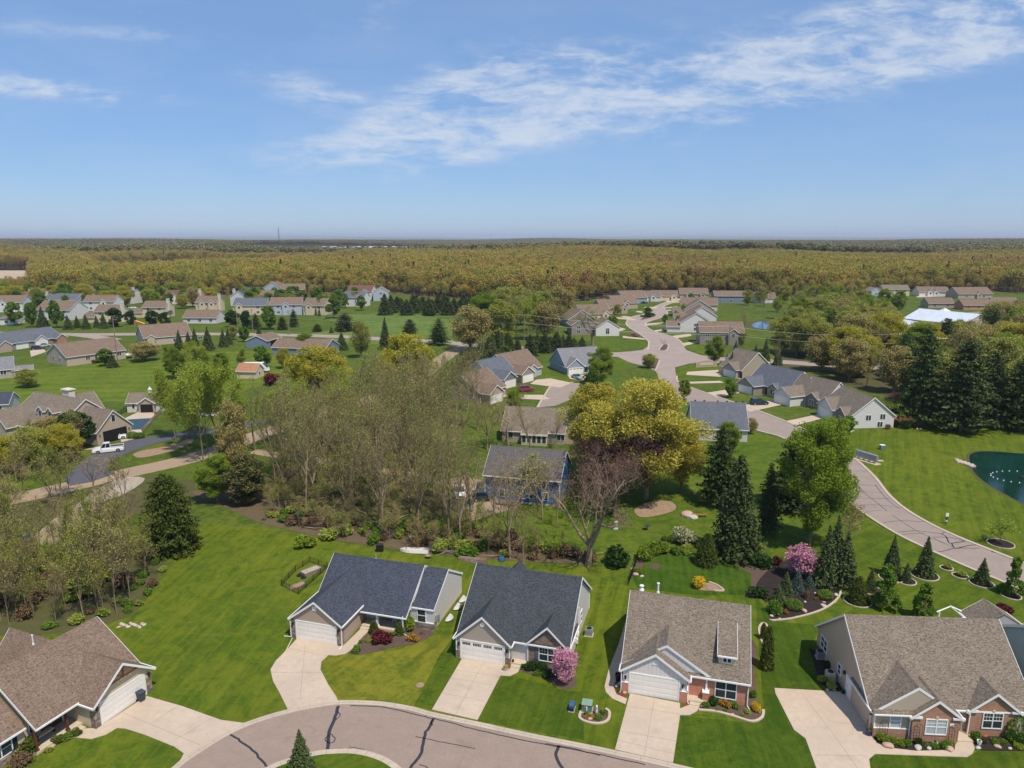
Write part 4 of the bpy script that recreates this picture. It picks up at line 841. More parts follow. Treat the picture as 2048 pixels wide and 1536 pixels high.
tar([(.32, [(677, 1413), (668, 1440), (658, 1470), (656, 1499)]), (.1, [(677, 1424), (680, 1433), (672, 1440)]), (.1, [(657, 1470), (650, 1480), (660, 1487), (671, 1480), (662, 1470)]), (.12, [(700, 1412), (755, 1414), (800, 1422), (850, 1434), (900, 1446), (960, 1462), (1060, 1484), (1180, 1506), (1290, 1530)]),
     (.28, [(868, 1438), (852, 1465), (846, 1490), (840, 1510), (822, 1536), (800, 1560)]), (.1, [(866, 1440), (862, 1447), (866, 1452)]), (.09, [(831, 1474), (850, 1478), (890, 1486), (950, 1498)]), (.07, [(680, 1498), (706, 1499)]), (.07, [(698, 1494), (728, 1500)]),
     (.12, [(960, 1450), (940, 1448), (890, 1440)]), (.28, [(1118, 1492), (1112, 1515), (1128, 1540)]), (.1, [(1090, 1488), (1150, 1499), (1200, 1512)]), (.2, [(461, 1470), (480, 1483), (505, 1500), (525, 1524), (538, 1540)]), (.1, [(838, 1530), (850, 1534), (870, 1545)])], .05)
# drives and walks of the front row
def drive(poly, joints=(), z=.075, name='driveway', m='concrete', n=0, lab=None):
    o = sheet(name, poly, m, z, h=.06, n=n)
    if joints:
        mb = MB()
        for a, b in joints: mb.strip(px([a, b], 0, False, z), .035, z+.004)
        mb.build('driveway_joint', M['joint'], None)['kind'] = 'structure'
drive([(196, 1457), (293, 1393), (363, 1413), (442, 1441), (487, 1447), (503, 1449), (462, 1466), (403, 1502), (372, 1521), (357, 1528), (368, 1508), (348, 1494), (288, 1470), (250, 1458), (234, 1457), (212, 1470), (182, 1479), (152, 1476), (120, 1482), (95, 1507), (85, 1500), (142, 1460)], [((245, 1425), (400, 1490)), ((300, 1447), (357, 1412)), ((350, 1480), (425, 1436))])
drive([(595, 1277), (577, 1297), (552, 1322), (541, 1340), (546, 1363), (560, 1388), (575, 1419), (584, 1424), (677, 1408), (673, 1395), (657, 1371), (641, 1340), (643, 1324), (657, 1311), (672, 1312), (692, 1308), (708, 1296), (723, 1277), (743, 1257), (728, 1252), (686, 1293), (673, 1291)], [((577, 1297), (657, 1312)), ((600, 1400), (610, 1290)), ((541, 1345), (643, 1345))])
drive([(924, 1318), (864, 1420), (955, 1441), (1001, 1352), (1020, 1353), (1036, 1345), (1043, 1331), (1025, 1327), (1020, 1338), (1006, 1342), (1009, 1331)], [((967, 1324), (910, 1431)), ((902, 1356), (985, 1370)), ((884, 1386), (970, 1402)), ((912, 1340), (999, 1353))])
drive([(1260, 1388), (1230, 1500), (1346, 1527), (1360, 1431), (1379, 1431), (1394, 1423), (1401, 1411), (1401, 1399), (1381, 1398), (1378, 1411), (1360, 1418), (1360, 1407)], [((1309, 1396), (1288, 1514)), ((1240, 1462), (1352, 1482)), ((1250, 1412), (1359, 1428)), ((1236, 1480), (1349, 1508))])
drive([(1251, 1409), (1225, 1398), (1212, 1385), (1209, 1374), (1217, 1341), (1238, 1286), (1253, 1238), (1264, 1226), (1268, 1243), (1257, 1286), (1238, 1345), (1227, 1374), (1233, 1389), (1254, 1398)], [((1209, 1375), (1227, 1376)), ((1218, 1340), (1238, 1344)), ((1228, 1311), (1248, 1314)), ((1238, 1287), (1257, 1289)), ((1246, 1262), (1262, 1263))], .05, 'path')
drive([(1549, 1377), (1689, 1385), (1746, 1475), (1753, 1487), (1773, 1496), (1833, 1503), (1909, 1501), (1911, 1485), (1900, 1420), (1934, 1430), (1940, 1475), (1950, 1497), (1945, 1508), (1934, 1515), (1750, 1509), (1738, 1519), (1741, 1540), (1780, 1680), (1700, 1680), (1632, 1536), (1611, 1478), (1588, 1461), (1551, 1388)], [((1655, 1440), (1738, 1455)), ((1600, 1382), (1668, 1470)), ((1668, 1470), (1715, 1536)), ((1630, 1510), (1735, 1512))])
# planting beds with pale edging
def bed(poly, m='mulch', edge=None, z=.05, n=4, name='garden_bed'):
    o = sheet(name, poly, m, z, n=n)
    if edge:
        P = px(edge, 5); mb = MB(); mb.strip(P, .24, z+.1, 0, .12); mb.build('bed_edging', M['concrete'])['kind'] = 'structure'
bed([(723, 1279), (712, 1294), (697, 1307), (714, 1311), (745, 1306), (786, 1295), (827, 1289), (856, 1277), (869, 1265), (840, 1255), (806, 1262), (757, 1258), (742, 1261)], 'mulch', n=0)
bed([(1042, 1332), (1044, 1344), (1064, 1349), (1092, 1357), (1110, 1371), (1129, 1380), (1150, 1375), (1154, 1360), (1142, 1350), (1139, 1338), (1057, 1326)], n=0)
bed([(1009, 1330), (1018, 1329), (1024, 1330), (1019, 1340), (1006, 1343)], 'red_mulch', n=0)
bed([(1164, 1421), (1159, 1435), (1166, 1442), (1182, 1447), (1200, 1448), (1214, 1443), (1219, 1434), (1218, 1424), (1211, 1419), (1187, 1418)], 'mulch', [(1163, 1422), (1159, 1435), (1166, 1442), (1182, 1447), (1200, 1448), (1214, 1443), (1219, 1434), (1218, 1424), (1211, 1419)], n=3)
bed([(1401, 1401), (1397, 1421), (1431, 1424), (1469, 1434), (1504, 1444), (1524, 1436), (1527, 1421), (1514, 1401), (1509, 1336), (1514, 1301), (1507, 1281), (1499, 1278), (1495, 1330), (1496, 1412)], 'mulch', [(1397, 1421), (1431, 1424), (1469, 1434), (1504, 1444), (1524, 1436), (1527, 1421)], n=0)
bed([(1257, 1290), (1240, 1340), (1227, 1374), (1233, 1388), (1252, 1397), (1248, 1365), (1250, 1330), (1262, 1290)], 'red_mulch', n=0)
bed([(1369, 1410), (1378, 1400), (1381, 1400), (1380, 1411), (1362, 1417)], 'red_mulch', n=0)
bed([(1543, 1241), (1588, 1236), (1645, 1220), (1676, 1196), (1682, 1176), (1645, 1169), (1615, 1142), (1568, 1122), (1528, 1149), (1510, 1180), (1535, 1210)], 'dark_mulch', [(1543, 1242), (1588, 1237), (1645, 1220), (1676, 1197), (1683, 1176)], n=3)
bed([(1434, 1118), (1470, 1127), (1503, 1135), (1536, 1140), (1532, 1175), (1512, 1198), (1488, 1190), (1503, 1172), (1502, 1148), (1470, 1132)], 'mulch', z=.045, n=0)
bed([(1268, 1150), (1276, 1118), (1318, 1094), (1400, 1104), (1436, 1116), (1434, 1124), (1400, 1113), (1330, 1105), (1292, 1118), (1278, 1150)], 'mulch', z=.045, n=0)
bed([(1747, 1475), (1753, 1486), (1773, 1495), (1833, 1502), (1904, 1500), (1908, 1488), (1822, 1480)], 'dark_mulch', n=0, z=.08)
bed([(1941, 1473), (1950, 1494), (1962, 1502), (2060, 1504), (2060, 1476)], 'dark_mulch', n=0, z=.08)
bed([(1617, 1285), (1622, 1310), (1638, 1366), (1662, 1381), (1690, 1384), (1668, 1350), (1638, 1304)], 'dark_mulch', n=0)
bed([(1298, 1133), (1304, 1128), (1316, 1128), (1322, 1133), (1316, 1138), (1303, 1138)], 'mulch', z=.05, n=3)
bed([(1393, 1172), (1420, 1166), (1440, 1176), (1448, 1182), (1425, 1182), (1400, 1180)], 'dirt', [(1418, 1165), (1434, 1171), (1447, 1182), (1428, 1182)], n=3)
bed([(1524, 1262), (1522, 1250), (1529, 1248), (1536, 1255), (1543, 1330), (1532, 1338), (1521, 1325), (1524, 1290)], 'mulch', [(1524, 1285), (1518, 1262), (1522, 1250), (1530, 1248), (1537, 1258)], n=3)
for (u, v, r) in ((2001, 1088, 1.75), (1849, 1151, 1.7), (1812, 1163, 1.2), (1741, 1181, 1.3), (1963, 1167, 1.4), (1893, 1137, .8), (1920, 1152, .95), (2022, 1192, 1.1), (1715, 1203, 1.6), (1782, 1156, 1.5)):
    X, Y = G(u, v); c = [(X+r*math.cos(t*.3927), Y+r*math.sin(t*.3927)) for t in range(16)]
    mb = MB(); mb.prism(c, None, .06); mb.build('mulch_ring', M['dark_mulch'])['kind'] = 'structure'
    mb = MB(); mb.strip(c+[c[0]], .14, .12, 0, .1); mb.build('ring_edging', M['concrete'])['kind'] = 'structure'
# curving street on the right
rr_ = [(1311, 740), (1352, 752), (1355, 764), (1382, 776), (1434, 794), (1478, 809), (1513, 821), (1584, 849), (1640, 875), (1662, 887), (1696, 909), (1723, 931), (1750, 958), (1773, 988), (1807, 1018), (1857, 1048), (1914, 1075), (1981, 1102), (2048, 1129), (2150, 1175), (2300, 1250)]
rl_ = [(1296, 735), (1313, 745), (1320, 765), (1345, 790), (1400, 812), (1455, 830), (1508, 858), (1568, 876), (1610, 910), (1650, 950), (1679, 978), (1699, 1001), (1716, 1016), (1763, 1048), (1810, 1075), (1871, 1104), (1931, 1131), (1998, 1159), (2048, 1181), (2150, 1232), (2300, 1320)]
M['asph2'] = m_ground('street_asphalt', (.30, .235, .20), (.37, .295, .25), 3, bump=.005)
mb = MB(); mb.prism(px(rr_, 3)+px(rl_, 3)[::-1], None, .045); mb.build('road', M['asph2'])['kind'] = 'structure'
kerb(offset(px(rr_[1:], 5), .25), .55, world=True); kerb(offset(px(rl_[5:], 5), -.25), .5, world=True)
tar([(.1, [(1697, 942), (1735, 943)]), (.13, [(1700, 971), (1720, 970), (1756, 972)]), (.12, [(1716, 972), (1728, 985), (1750, 1003), (1774, 1023)]), (.12, [(1703, 997), (1745, 997), (1780, 998)]), (.1, [(1712, 983), (1768, 986)]), (.1, [(1712, 1012), (1750, 1010), (1800, 1016)]), (.1, [(1732, 1023), (1765, 1021)]), (.1, [(1785, 1031), (1840, 1066), (1890, 1088)]),
     (.13, [(1767, 1046), (1800, 1042), (1850, 1044)]), (.13, [(1796, 1065), (1830, 1062), (1875, 1067), (1882, 1068), (1890, 1065)]), (.1, [(1804, 1070), (1822, 1068), (1850, 1067)]), (.2, [(1883, 1068), (1893, 1075), (1896, 1083), (1900, 1087), (1912, 1086), (1928, 1083)]), (.2, [(1903, 1087), (1906, 1093), (1912, 1097), (1940, 1091), (1955, 1091)]), (.15, [(1866, 1075), (1890, 1075), (1915, 1078), (1930, 1084)]), (.15, [(1874, 1105), (1895, 1101), (1912, 1097), (1960, 1097)]), (.1, [(1866, 1076), (1888, 1087), (1905, 1094)]),
     (.12, [(1699, 1001), (1712, 1013), (1730, 1028), (1760, 1046), (1800, 1069), (1840, 1090)]), (.12, [(1750, 970), (1775, 1000), (1800, 1018)])], .05)
# county road across the middle distance, and the crossing
def road_px(name, pts, w, m, z, n=5, kb=False):
    P = px(pts, n); mb = MB(); mb.strip(P, w, z); mb.build(name, M[m])['kind'] = 'structure'
    if kb: kerb(offset(P, w/2+.3), .6, world=True); kerb(offset(P, -w/2-.3), .6, world=True)
road_px('road', [(-400, 664), (0, 666), (150, 669), (400, 668), (560, 670), (700, 674), (760, 678), (860, 682), (940, 689), (1100, 700), (1240, 709), (1380, 716), (1500, 720), (1640, 729), (1760, 736), (2000, 745), (2400, 760)], 8.5, 'road_far', .04)
road_px('road', [(935, 690), (905, 704), (880, 722), (850, 745), (800, 775), (720, 806), (630, 830), (545, 860), (430, 902), (350, 925), (232, 951), (120, 978), (0, 1003), (-200, 1040)], 6.2, 'gravel', .036)
road_px('road', [(170, 1010), (90, 1080), (20, 1110), (-100, 1160)], 5.0, 'gravel', .034)
S('gravel_patch', [(235, 958), (290, 957), (255, 985), (200, 1005), (150, 1020), (165, 1000)], 'stones', .042, n=3)
road_px('road', [(150, 669), (190, 674), (230, 680)], 7, 'road_far', .034)
road_px('track', [(505, 903), (557, 911), (620, 919), (679, 929), (760, 941), (829, 952), (898, 966), (930, 975)], 3.0, 'gravel', .05)
S('parking_area', [(893, 962), (910, 955), (930, 954), (968, 962), (975, 990), (990, 1003), (1010, 1002), (1020, 1020), (985, 1030), (945, 1043), (935, 1040), (925, 1000)], 'gravel', .055, n=0)
S('driveway', [(128, 958), (150, 935), (173, 918), (190, 905), (244, 886), (260, 881), (356, 866), (421, 859), (470, 850), (540, 838), (540, 848), (460, 861), (356, 876), (297, 891), (247, 910), (215, 930), (213, 940), (230, 948), (180, 965), (140, 972)], 'blacktop', .06, n=0)
S('bare_earth', [(267, 908), (290, 900), (330, 893), (380, 878), (385, 884), (350, 900), (300, 913), (275, 915)], 'dirt', .03, n=3)
S('path', [(150, 902), (187, 896), (187, 899), (60, 905), (40, 900)], 'concrete', .03)
S('path', [(243, 885), (262, 880), (275, 877), (262, 873), (240, 876)], 'concrete', .065)
# far winding street
le = [(1279, 712), (1297, 700), (1299, 690), (1297, 681), (1280, 668), (1258, 654), (1254, 645), (1265, 634), (1290, 628), (1303, 622), (1306, 616), (1318, 610), (1336, 604), (1360, 603)]
re_ = [(1378, 712), (1368, 693), (1352, 677), (1325, 668), (1303, 661), (1289, 650), (1297, 643), (1325, 634), (1334, 626), (1330, 620), (1327, 614), (1335, 609), (1346, 606), (1362, 606)]
mb = MB(); mb.prism(px(le, 4)+px(re_, 4)[::-1], None, .06); mb.build('road', M['road_far'])['kind'] = 'structure'
kerb(offset(px(le[1:], 4), .3), .7, world=True); kerb(offset(px(re_[1:], 4), -.3), .7, world=True)
S('road', [(1215, 706), (1260, 703), (1285, 700), (1300, 690), (1360, 690), (1372, 700), (1400, 710), (1440, 716), (1438, 727), (1380, 727), (1350, 735), (1352, 752), (1340, 770), (1316, 745), (1300, 735), (1262, 726), (1235, 714), (1214, 713)], 'road_far', .055, n=0)
S('traffic_island', [(1280, 639), (1290, 633), (1308, 630), (1314, 631), (1300, 637), (1286, 640)], 'mulch', .16, h=.1, n=3); S('traffic_island', [(1318, 700), (1326, 690), (1336, 690), (1336, 696), (1332, 701), (1322, 701)], 'mulch', .16, h=.1, n=3)
kerb([(1318, 700), (1326, 690), (1336, 690), (1336, 696), (1332, 701), (1322, 702), (1318, 700)], .5, .2)
kerb([(1280, 639), (1290, 633), (1308, 630), (1314, 631), (1300, 637), (1286, 640), (1280, 639)], .5, .2)
S('traffic_island', [(1314, 735), (1318, 722), (1312, 718), (1296, 722), (1306, 735), (1311, 742)], 'mulch', .16, h=.1, n=3); kerb([(1310, 742), (1314, 735), (1319, 722)], .6, .2)
# drives of the far street and middle ground
for p in ([(1225, 634), (1270, 638), (1272, 641), (1225, 637)], [(1215, 661), (1245, 656), (1252, 659), (1222, 668)], [(1245, 672), (1288, 677), (1292, 680), (1246, 676)], [(1276, 622), (1300, 625), (1298, 628), (1270, 624)], [(1248, 632), (1262, 634), (1258, 637), (1240, 634)],
          [(1290, 614), (1316, 614), (1312, 617), (1288, 616)], [(1289, 648), (1325, 645), (1328, 648), (1292, 651)], [(1308, 661), (1342, 656), (1344, 658), (1312, 664)], [(1345, 672), (1380, 668), (1384, 672), (1352, 677)], [(1363, 687), (1400, 681), (1406, 684), (1368, 692)], [(1330, 615), (1354, 613), (1355, 615), (1331, 617)], [(1334, 620), (1356, 618), (1357, 620), (1334, 622)],
          [(1344, 594), (1368, 596), (1352, 604), (1330, 605)], [(1375, 744), (1435, 740), (1450, 748), (1440, 754), (1372, 750)] , [(1356, 763), (1378, 764), (1440, 762), (1448, 766), (1366, 768)], [(1413, 786), (1462, 778), (1480, 786), (1434, 796)], [(1480, 812), (1548, 800), (1572, 808), (1500, 824)], [(1570, 843), (1595, 838), (1640, 828), (1650, 836), (1590, 852)],
          [(1072, 760), (1100, 757), (1143, 766), (1120, 776), (1060, 768)], [(1040, 790), (1085, 790), (1100, 798), (1085, 800), (1040, 798)], [(1135, 750), (1170, 750), (1175, 762), (1140, 758)], [(60, 702), (85, 694), (92, 704), (62, 714)], [(1830, 590), (1870, 588), (1878, 593), (1835, 595)]):
    S('driveway', p, 'concrete', .075)
S('road', [(1143, 766), (1104, 772), (1096, 780), (1088, 798), (1076, 815), (1110, 812), (1140, 800), (1150, 790), (1160, 766)], 'asph2', .05, n=0)
kerb([(1146, 765), (1106, 771), (1090, 790), (1075, 815)], .6)
for p in ([(1225, 626), (1262, 632), (1258, 633), (1225, 630)], ): S('lawn', p, 'l_mid', .05)
S('lawn', [(1352, 752), (1356, 740), (1372, 731), (1400, 727), (1440, 726), (1436, 738), (1370, 752)], 'l_mid', .058)
S('lawn', [(1370, 693), (1400, 688), (1440, 690), (1470, 716), (1440, 714), (1400, 708), (1378, 700)], 'l_mid', .058); S('lawn', [(1216, 704), (1180, 690), (1220, 680), (1285, 682), (1294, 688), (1290, 696), (1270, 701)], 'l_mid', .058)
S('lawn', [(1216, 713), (1235, 716), (1258, 724), (1262, 735), (1230, 740), (1200, 720)], 'l_mid', .058)
# pools of water
def pond(poly, m, rim, z=.05, n=4):
    P = px(poly, n, True); mb = MB(); mb.prism(P, None, z); mb.build('pond_water', m)['kind'] = 'structure'
    mb = MB(); mb.strip(P+[P[0]], rim, z-.02, 0, .03); mb.build('pond_bank', M['scrub'])['kind'] = 'structure'
def water():
    t = NT(M['water']); p = t.geo(); t.bump(t.noise(p, 1.6, 3, .6), .05, .25)
    t.color(t.mix(t.rng(t.noise(p, .12, 3), .35, .6), (.005, .028, .018), (.008, .045, .034)))
water()
P_ = [(1939, 921), (1944, 907), (1975, 903), (2048, 908), (2150, 915), (2260, 940), (2300, 990), (2250, 1060), (2150, 1050), (2048, 1008), (2015, 991), (1975, 968), (1948, 944)]
pond(P_, M['water'], 1.2)
M['water2'] = mat('blue_water', (.05, .12, .22), .05, 0, .5); pond([(1505, 653), (1509, 646), (1530, 643), (1551, 647), (1547, 655), (1525, 658)], M['water2'], 7)
# ------------------------------------------------------------------ the other houses
def angpx(a, b): p, q = G(*a), G(*b); return math.degrees(math.atan2(q[1]-p[1], q[0]-p[0])), math.hypot(q[0]-p[0], q[1]-p[1])
def villa(label, A, ang, w, d, roof, wall, gwall=None, gp=1.4, gx=(0, 6.1), zr=None, g2=(7.6, 11.6), g2wall=None, eh=2.7, slope=.62, ga='white', side=None, gzr=None, name='ranch_house', back=(), door=True, lights=False, rz=0):
    h = House(name, label, G(*A), ang, roof, wall)
    h.block(0, w, gp, d, eh, zr, slope=slope)
    h.block(gx[0]-.02, gx[1], 0, gp+5, eh, gzr, 'y', gwall or wall, slope=.66, ends=(1, 0)); c = (gx[0]+gx[1])/2
    if door: h.garage('F', c-2.45, c+2.45, 0, 2.15, far=True, lights=lights)
    if g2:
        h.block(g2[0], g2[1], gp-.7, gp+4, eh, None, 'y', g2wall or wall, slope=.7, ends=(1, 0)); h.win('F', (g2[0]+g2[1])/2, gp-.7, .9, 1.6, 1.3, 2, 1, far=True)
    for f, a, z in (side or ()):
        cc = {'L': 0, 'R': w+.0, 'B': d}[f]; h.win(f, a, cc, z, 1.2, 1.2, 2, 1, far=True)
    h.part('porch_floor', 'porch', lambda m: m.box(gx[1]+.02, (g2[0] if g2 else w)-.02, gp-.9, gp-.01, 0, .2)) if gx[1]+.1 < (g2[0] if g2 else w) else None
    h.part('front_door', 'black', lambda m: m.box(gx[1]+.4, gx[1]+1.3, gp-.06, gp-.003, .2, 2.2)); h.pipe(w*.3, d*.62, (zr or eh+slope*(d-gp)/2)-.9, .4, .08, 'white')
    h.done(); return h
def hs(label, A, B, d, roof, wall, axis='x', eh=2.7, zr=None, slope=.55, w=None, wins=(), cross=(), chim=None, gar=(), name='house', parts=None, brk=None, oh=.3):
    ang, L = angpx(A, B); w = w or L; h = House(name, label, G(*A), ang, roof, wall); h.block(0, w, 0, d, eh, zr, axis, slope=slope, oh=oh)
    for (x0, x1, pr, z, wl) in cross: h.block(x0, x1, -pr, d*.45, z, None, 'y', wl, slope=.7, ends=(1, 0))
    for f, a, z, ww, hh in wins: h.win(f, a, {'F': 0, 'L': 0, 'R': w, 'B': d}[f], z, ww, hh, 2 if ww > .9 else 1, 1, far=True)
    for a, pr in gar: h.garage('F', a, a+4.8, -pr, 2.15, far=True)
    if chim: x, y, zt = chim; h.part('chimney', 'chimney', lambda m: m.box(x-.75, x+.75, y-.45, y+.45, 0, zt).box(x-.85, x+.85, y-.55, y+.55, zt, zt+.2))
    if parts: parts(h, w)
    h.done(); return h
# middle distance, centre
villa('blue grey gabled house with pale grey roof and silver car on its drive', (1135, 750), 20, 14, 15, 'roof_grey', 'bluegrey', 'bluegrey', zr=7.6, side=(('L', 5, 1.1), ('L', 10, 1.1)), lights=True, gzr=5.2, name='ranch_house')
villa('brown-roofed house with pale blue gable wall, rearmost of the three on the bend', (1044, 767), 50, 15, 17, 'roof_brown', 'paleblue', 'greybrown', gx=(0, 6), zr=8.0, gp=4, side=(), eh=3.0)
villa('slate-roofed house with white gable wall, middle of the three on the bend', (1006, 779), 52, 12, 16, 'roof_bluegrey', 'white_s', 'darkgrey', gx=(.5, 6.5), zr=7.6, gp=4, g2=None, eh=3.0)
villa('tan gabled house with brown roof, nearest of the three on the bend', (978, 810), 55, 12, 17, 'roof_brown', 'tawny', 'brick_tan', gx=(.5, 6.5), zr=7.4, gp=3, g2=None, eh=3.0, side=(('L', 6, 1.2),))
def sunroom(h, w):
    h.part('sunroom', 'cream', lambda m: m.box(4.6, 10.2, -1.6, -.003, 0, 2.5)); h.roof(4.6, 10.2, -1.6, .0, 2.45, 2.9, tr=-.0, ez1=2.9, oh=.2, ohr=.1)
    for i in range(5): h.win('F', 5.2+i*1.1, -1.6, .6, .8, 1.6, 1, 1, far=True)
    h.block(w-.5, w+4, 1, 8, 2.7, 4.7, 'y', 'brick_tan')
hs('brown-roofed cream house with a glazed sunroom, behind the bare trees', (1004, 883), (1128, 890), 11, 'roof_tan', 'tan', eh=2.8, zr=6.8, wins=(('F', 2, 1, .9, 1.2), ('F', 13, 1, 1.6, 1.2)), parts=sunroom, name='ranch_house')
hs('cream house with slate blue roof seen from behind, between golden tree and street', (1384, 880), (1494, 884), 11, 'roof_bluegrey', 'offwhite', eh=3.0, zr=7.6, wins=(('F', 2.5, 1, 1.2, 1.3), ('F', 6, 1, 1.6, 1.3), ('F', 10, 1, 1.2, 1.3)), name='ranch_house', parts=lambda h, w: [h.pipe(x, 6, 7.3, .35, .15, 'black') for x in (1, 3, 6, 8, 10, 11.5)])
def blueh(h, w):
    h.boxes('corner_board', 'white', (-.06, .1, -.06, .1, 0, 4.8), (w-.1, w+.06, -.06, .1, 0, 4.8)); h.part('foundation', 'porch', lambda m: m.box(-.03, w+.03, -.05, -.003, 0, .3)); h.part('deck', 'oldwood', lambda m: m.box(2, 6, -1.8, -.06, .25, .45))
hs('cobalt blue two-storey house with weathered grey roof among bare trees', (970, 1000), (1119, 1014), 9.5, 'roof_worn', 'cobalt', eh=5.0, zr=8.4, wins=(('F', 3, 1, .8, 1.2), ('F', 8.2, 1.1, .7, 1.0), ('F', 4, 3.2, .8, 1), ('F', 10.5, 1, .9, 1.3)), parts=blueh, oh=.5)
# right-hand row along the street
def deck(h, w):
    h.part('deck', 'cedar', lambda m: (m.box(w*.1, w*.55, 11.6, 14.4, 1.75, 1.95), [m.box(x, x+.12, 14.2, 14.32, 0, 1.75) for x in (w*.12, w*.33, w*.52)]))
h = villa('white-sided house with tall plain gable wall and cedar deck, nearest house above the pond', (1634, 829), -85, 13.6, 11.6, 'roof_tan', 'white_s', 'ltgrey', gp=.8, zr=7.4, gx=(0, 7), g2=(8.4, 12.6), g2wall='stone', side=(('R', 5.2, 1.9), ('R', 8.7, 2.1), ('R', 8.2, .25)), eh=3.1, rz=1)
hd = empty('stair_deck', (*G(1797, 857), 0), R(8)); tag(hd, 'orange cedar deck with stairs behind the white gable house', 'deck')
mb = MB(); mb.box(0, 3, 0, 4.2, 1.7, 1.85); mb.build('deck_floor', M['cedar'], hd)
for x, y in ((.1, .1), (2.8, .1), (2.8, 4)): MB().box(x, x+.14, y, y+.14, 0, 2.8).build('post', M['cedar'], hd)
mb = MB(); mb.box(.0, 3, -.05, .02, 2.1, 2.3).box(.0, 3, -.05, .02, 2.65, 2.75).box(2.94, 3.0, 0, 4, 2.65, 2.75); [mb.box(.2+i*.2, .25+i*.2, -.04, .0, 1.85, 2.65) for i in range(14)]; mb.build('railing', M['cedar'], hd)
mb = MB(); [mb.box(3+i*.3, 3.3+i*.3, .3, 1.4, 1.5-i*.2, 1.56-i*.2) for i in range(8)]; mb.tube([(3, .3, 1.6), (5.4, .3, 0)], .08, 4).tube([(3, 1.4, 1.6), (5.4, 1.4, 0)], .08, 4).tube([(3, .3, 2.7), (5.4, .3, 1.0)], .05, 4); mb.build('stairs', M['cedar'], hd)
villa('pale grey house with brown roof and projecting two-car garage, second above the pond', (1547, 804), -68, 13, 14, 'roof_tan', 'white_s', 'ltgrey', gp=5, zr=7.3, gx=(0, 6), g2=(7.2, 11), g2wall='stone', eh=2.9)
villa('slate-roofed cream house with stone bay and dark garage door, third above the pond', (1474, 783), -64, 15, 15, 'roof_bluegrey', 'cream', 'greybrown', gp=4, zr=7.6, gx=(0, 6.3), g2=(8.6, 12), g2wall='brick_tan', eh=2.9)
villa('tan gable-ended house with brown roof beside the crossing lawn', (1433, 748), -66, 10, 14, 'roof_tan', 'tan', 'brick_tan', gp=1.5, zr=8.2, gx=(3, 9), g2=None, eh=3.0)
# left side
hs('long beige house with brown roof behind the power pole', (135, 733), (252, 717), 15, 'roof_brown', 'beige', eh=3.4, zr=7.4, wins=(('F', 7, 1.5, 1.4, 1.1), ('F', 9.8, .6, .8, 2), ('F', 11.6, 1.5, 1.4, 1.1), ('F', 18, 1.5, 1.4, 1.1), ('L', 5, 1.4, 1.2, 1.2), ('L', 9.6, 1.5, 1.2, 1.2)), name='ranch_house',
   parts=lambda h, w: (h.part('deck', 'timber', lambda m: m.box(8, 12, -2.2, -.01, .9, 1.1).box(8, 8.1, -2.2, -2.1, 0, 2).box(11.9, 12, -2.2, -2.1, 0, 2)), h.part('white_deck', 'white', lambda m: m.box(w, w+4, -1, 2.5, 1.2, 1.4).box(w, w+4, -1.02, -.95, 1.9, 2.1).box(w+3.93, w+4, -1, 2.5, 1.9, 2.1).box(w+2, w+2.1, -1, -.9, 0, 1.2))))
hs('beige house with brown roof and chimney-like vents, behind the row of blue spruces', (289, 692), (384, 684), 14, 'roof_brown', 'beige', eh=3.4, zr=8.0, wins=(('F', 2.5, 3, 1.2, .9), ('F', 12, 1, 1.6, 1.2), ('F', 22, 1, 1.6, 1.2), ('L', 6, 2.5, 1, 1.2)), name='ranch_house', cross=((1, 4, 1.2, 3.6, 'beige'),))
hs('slate-roofed paired houses with white garage doors at the left edge', (-20, 707), (124, 686), 12, 'roof_bluegrey', 'greybrown', eh=2.9, zr=6.8, cross=((2, 7, 2.5, 2.8, 'brick_tan'), (17.5, 23, 1.2, 2.8, 'ltgrey'), (26, 30.5, 2.5, 2.8, 'brick_brown')), gar=((10.5, .0), (17.8, 1.2)), wins=(('F', 4.5, 1, .1, .1),), name='ranch_house')
hs('grey-roofed house with white sunroom at the left edge of the field', (-50, 762), (30, 755), 12, 'roof_grey', 'greige', eh=3.0, zr=6.2, wins=(('F', 7.5, 1.3, 1.5, 1.2), ('F', 11.5, 1.3, 1.8, 1.2)), name='ranch_house', parts=lambda h, w: (h.part('sunroom', 'white', lambda m: m.box(w-.5, w+5, 0, 5, 0, 2.4)), h.roof(w-.5, w+5, 0, 5, 2.4, 3.4, oh=.2), [h.win('F', w+.6+i*1.2, 0, .5, .9, 1.6, 1, 1, far=True) for i in range(4)]))
hs('blue-sided detached garage with brown roof on the green field', (535, 697), (563, 688), 9, 'roof_brown', 'slateblue', eh=3.2, zr=5.2, wins=(('F', 2, 1, .8, .8),), name='garage_building', parts=lambda h, w: h.part('bay_shade_panel', 'dark', lambda m: m.box(3, w-.8, -.02, -.003, 0, 2.6)))  # bay is a flat dark panel, painted for the shade inside
hs('blue-sided low house with brown roof behind the golden tree', (545, 709), (600, 711), 12, 'roof_brown', 'slateblue', eh=3.0, zr=5.8, w=22, wins=(('F', 5, 1.2, 1.6, 1),), name='ranch_house')
hs('small cream shed with orange-brown roof in front of the camper', (474, 757), (512, 758), 5.5, 'roof_orange', 'cream', eh=2.6, zr=4.6, wins=(('R', 2.5, 1, .8, .9),), name='shed')
hs('small slate-roofed white outbuilding cut by the left edge below the field', (-45, 831), (19, 827), 8, 'roof_slate', 'offwhite', eh=2.7, zr=4.9, wins=(('F', 5, 1, .9, 1),), name='outbuilding')
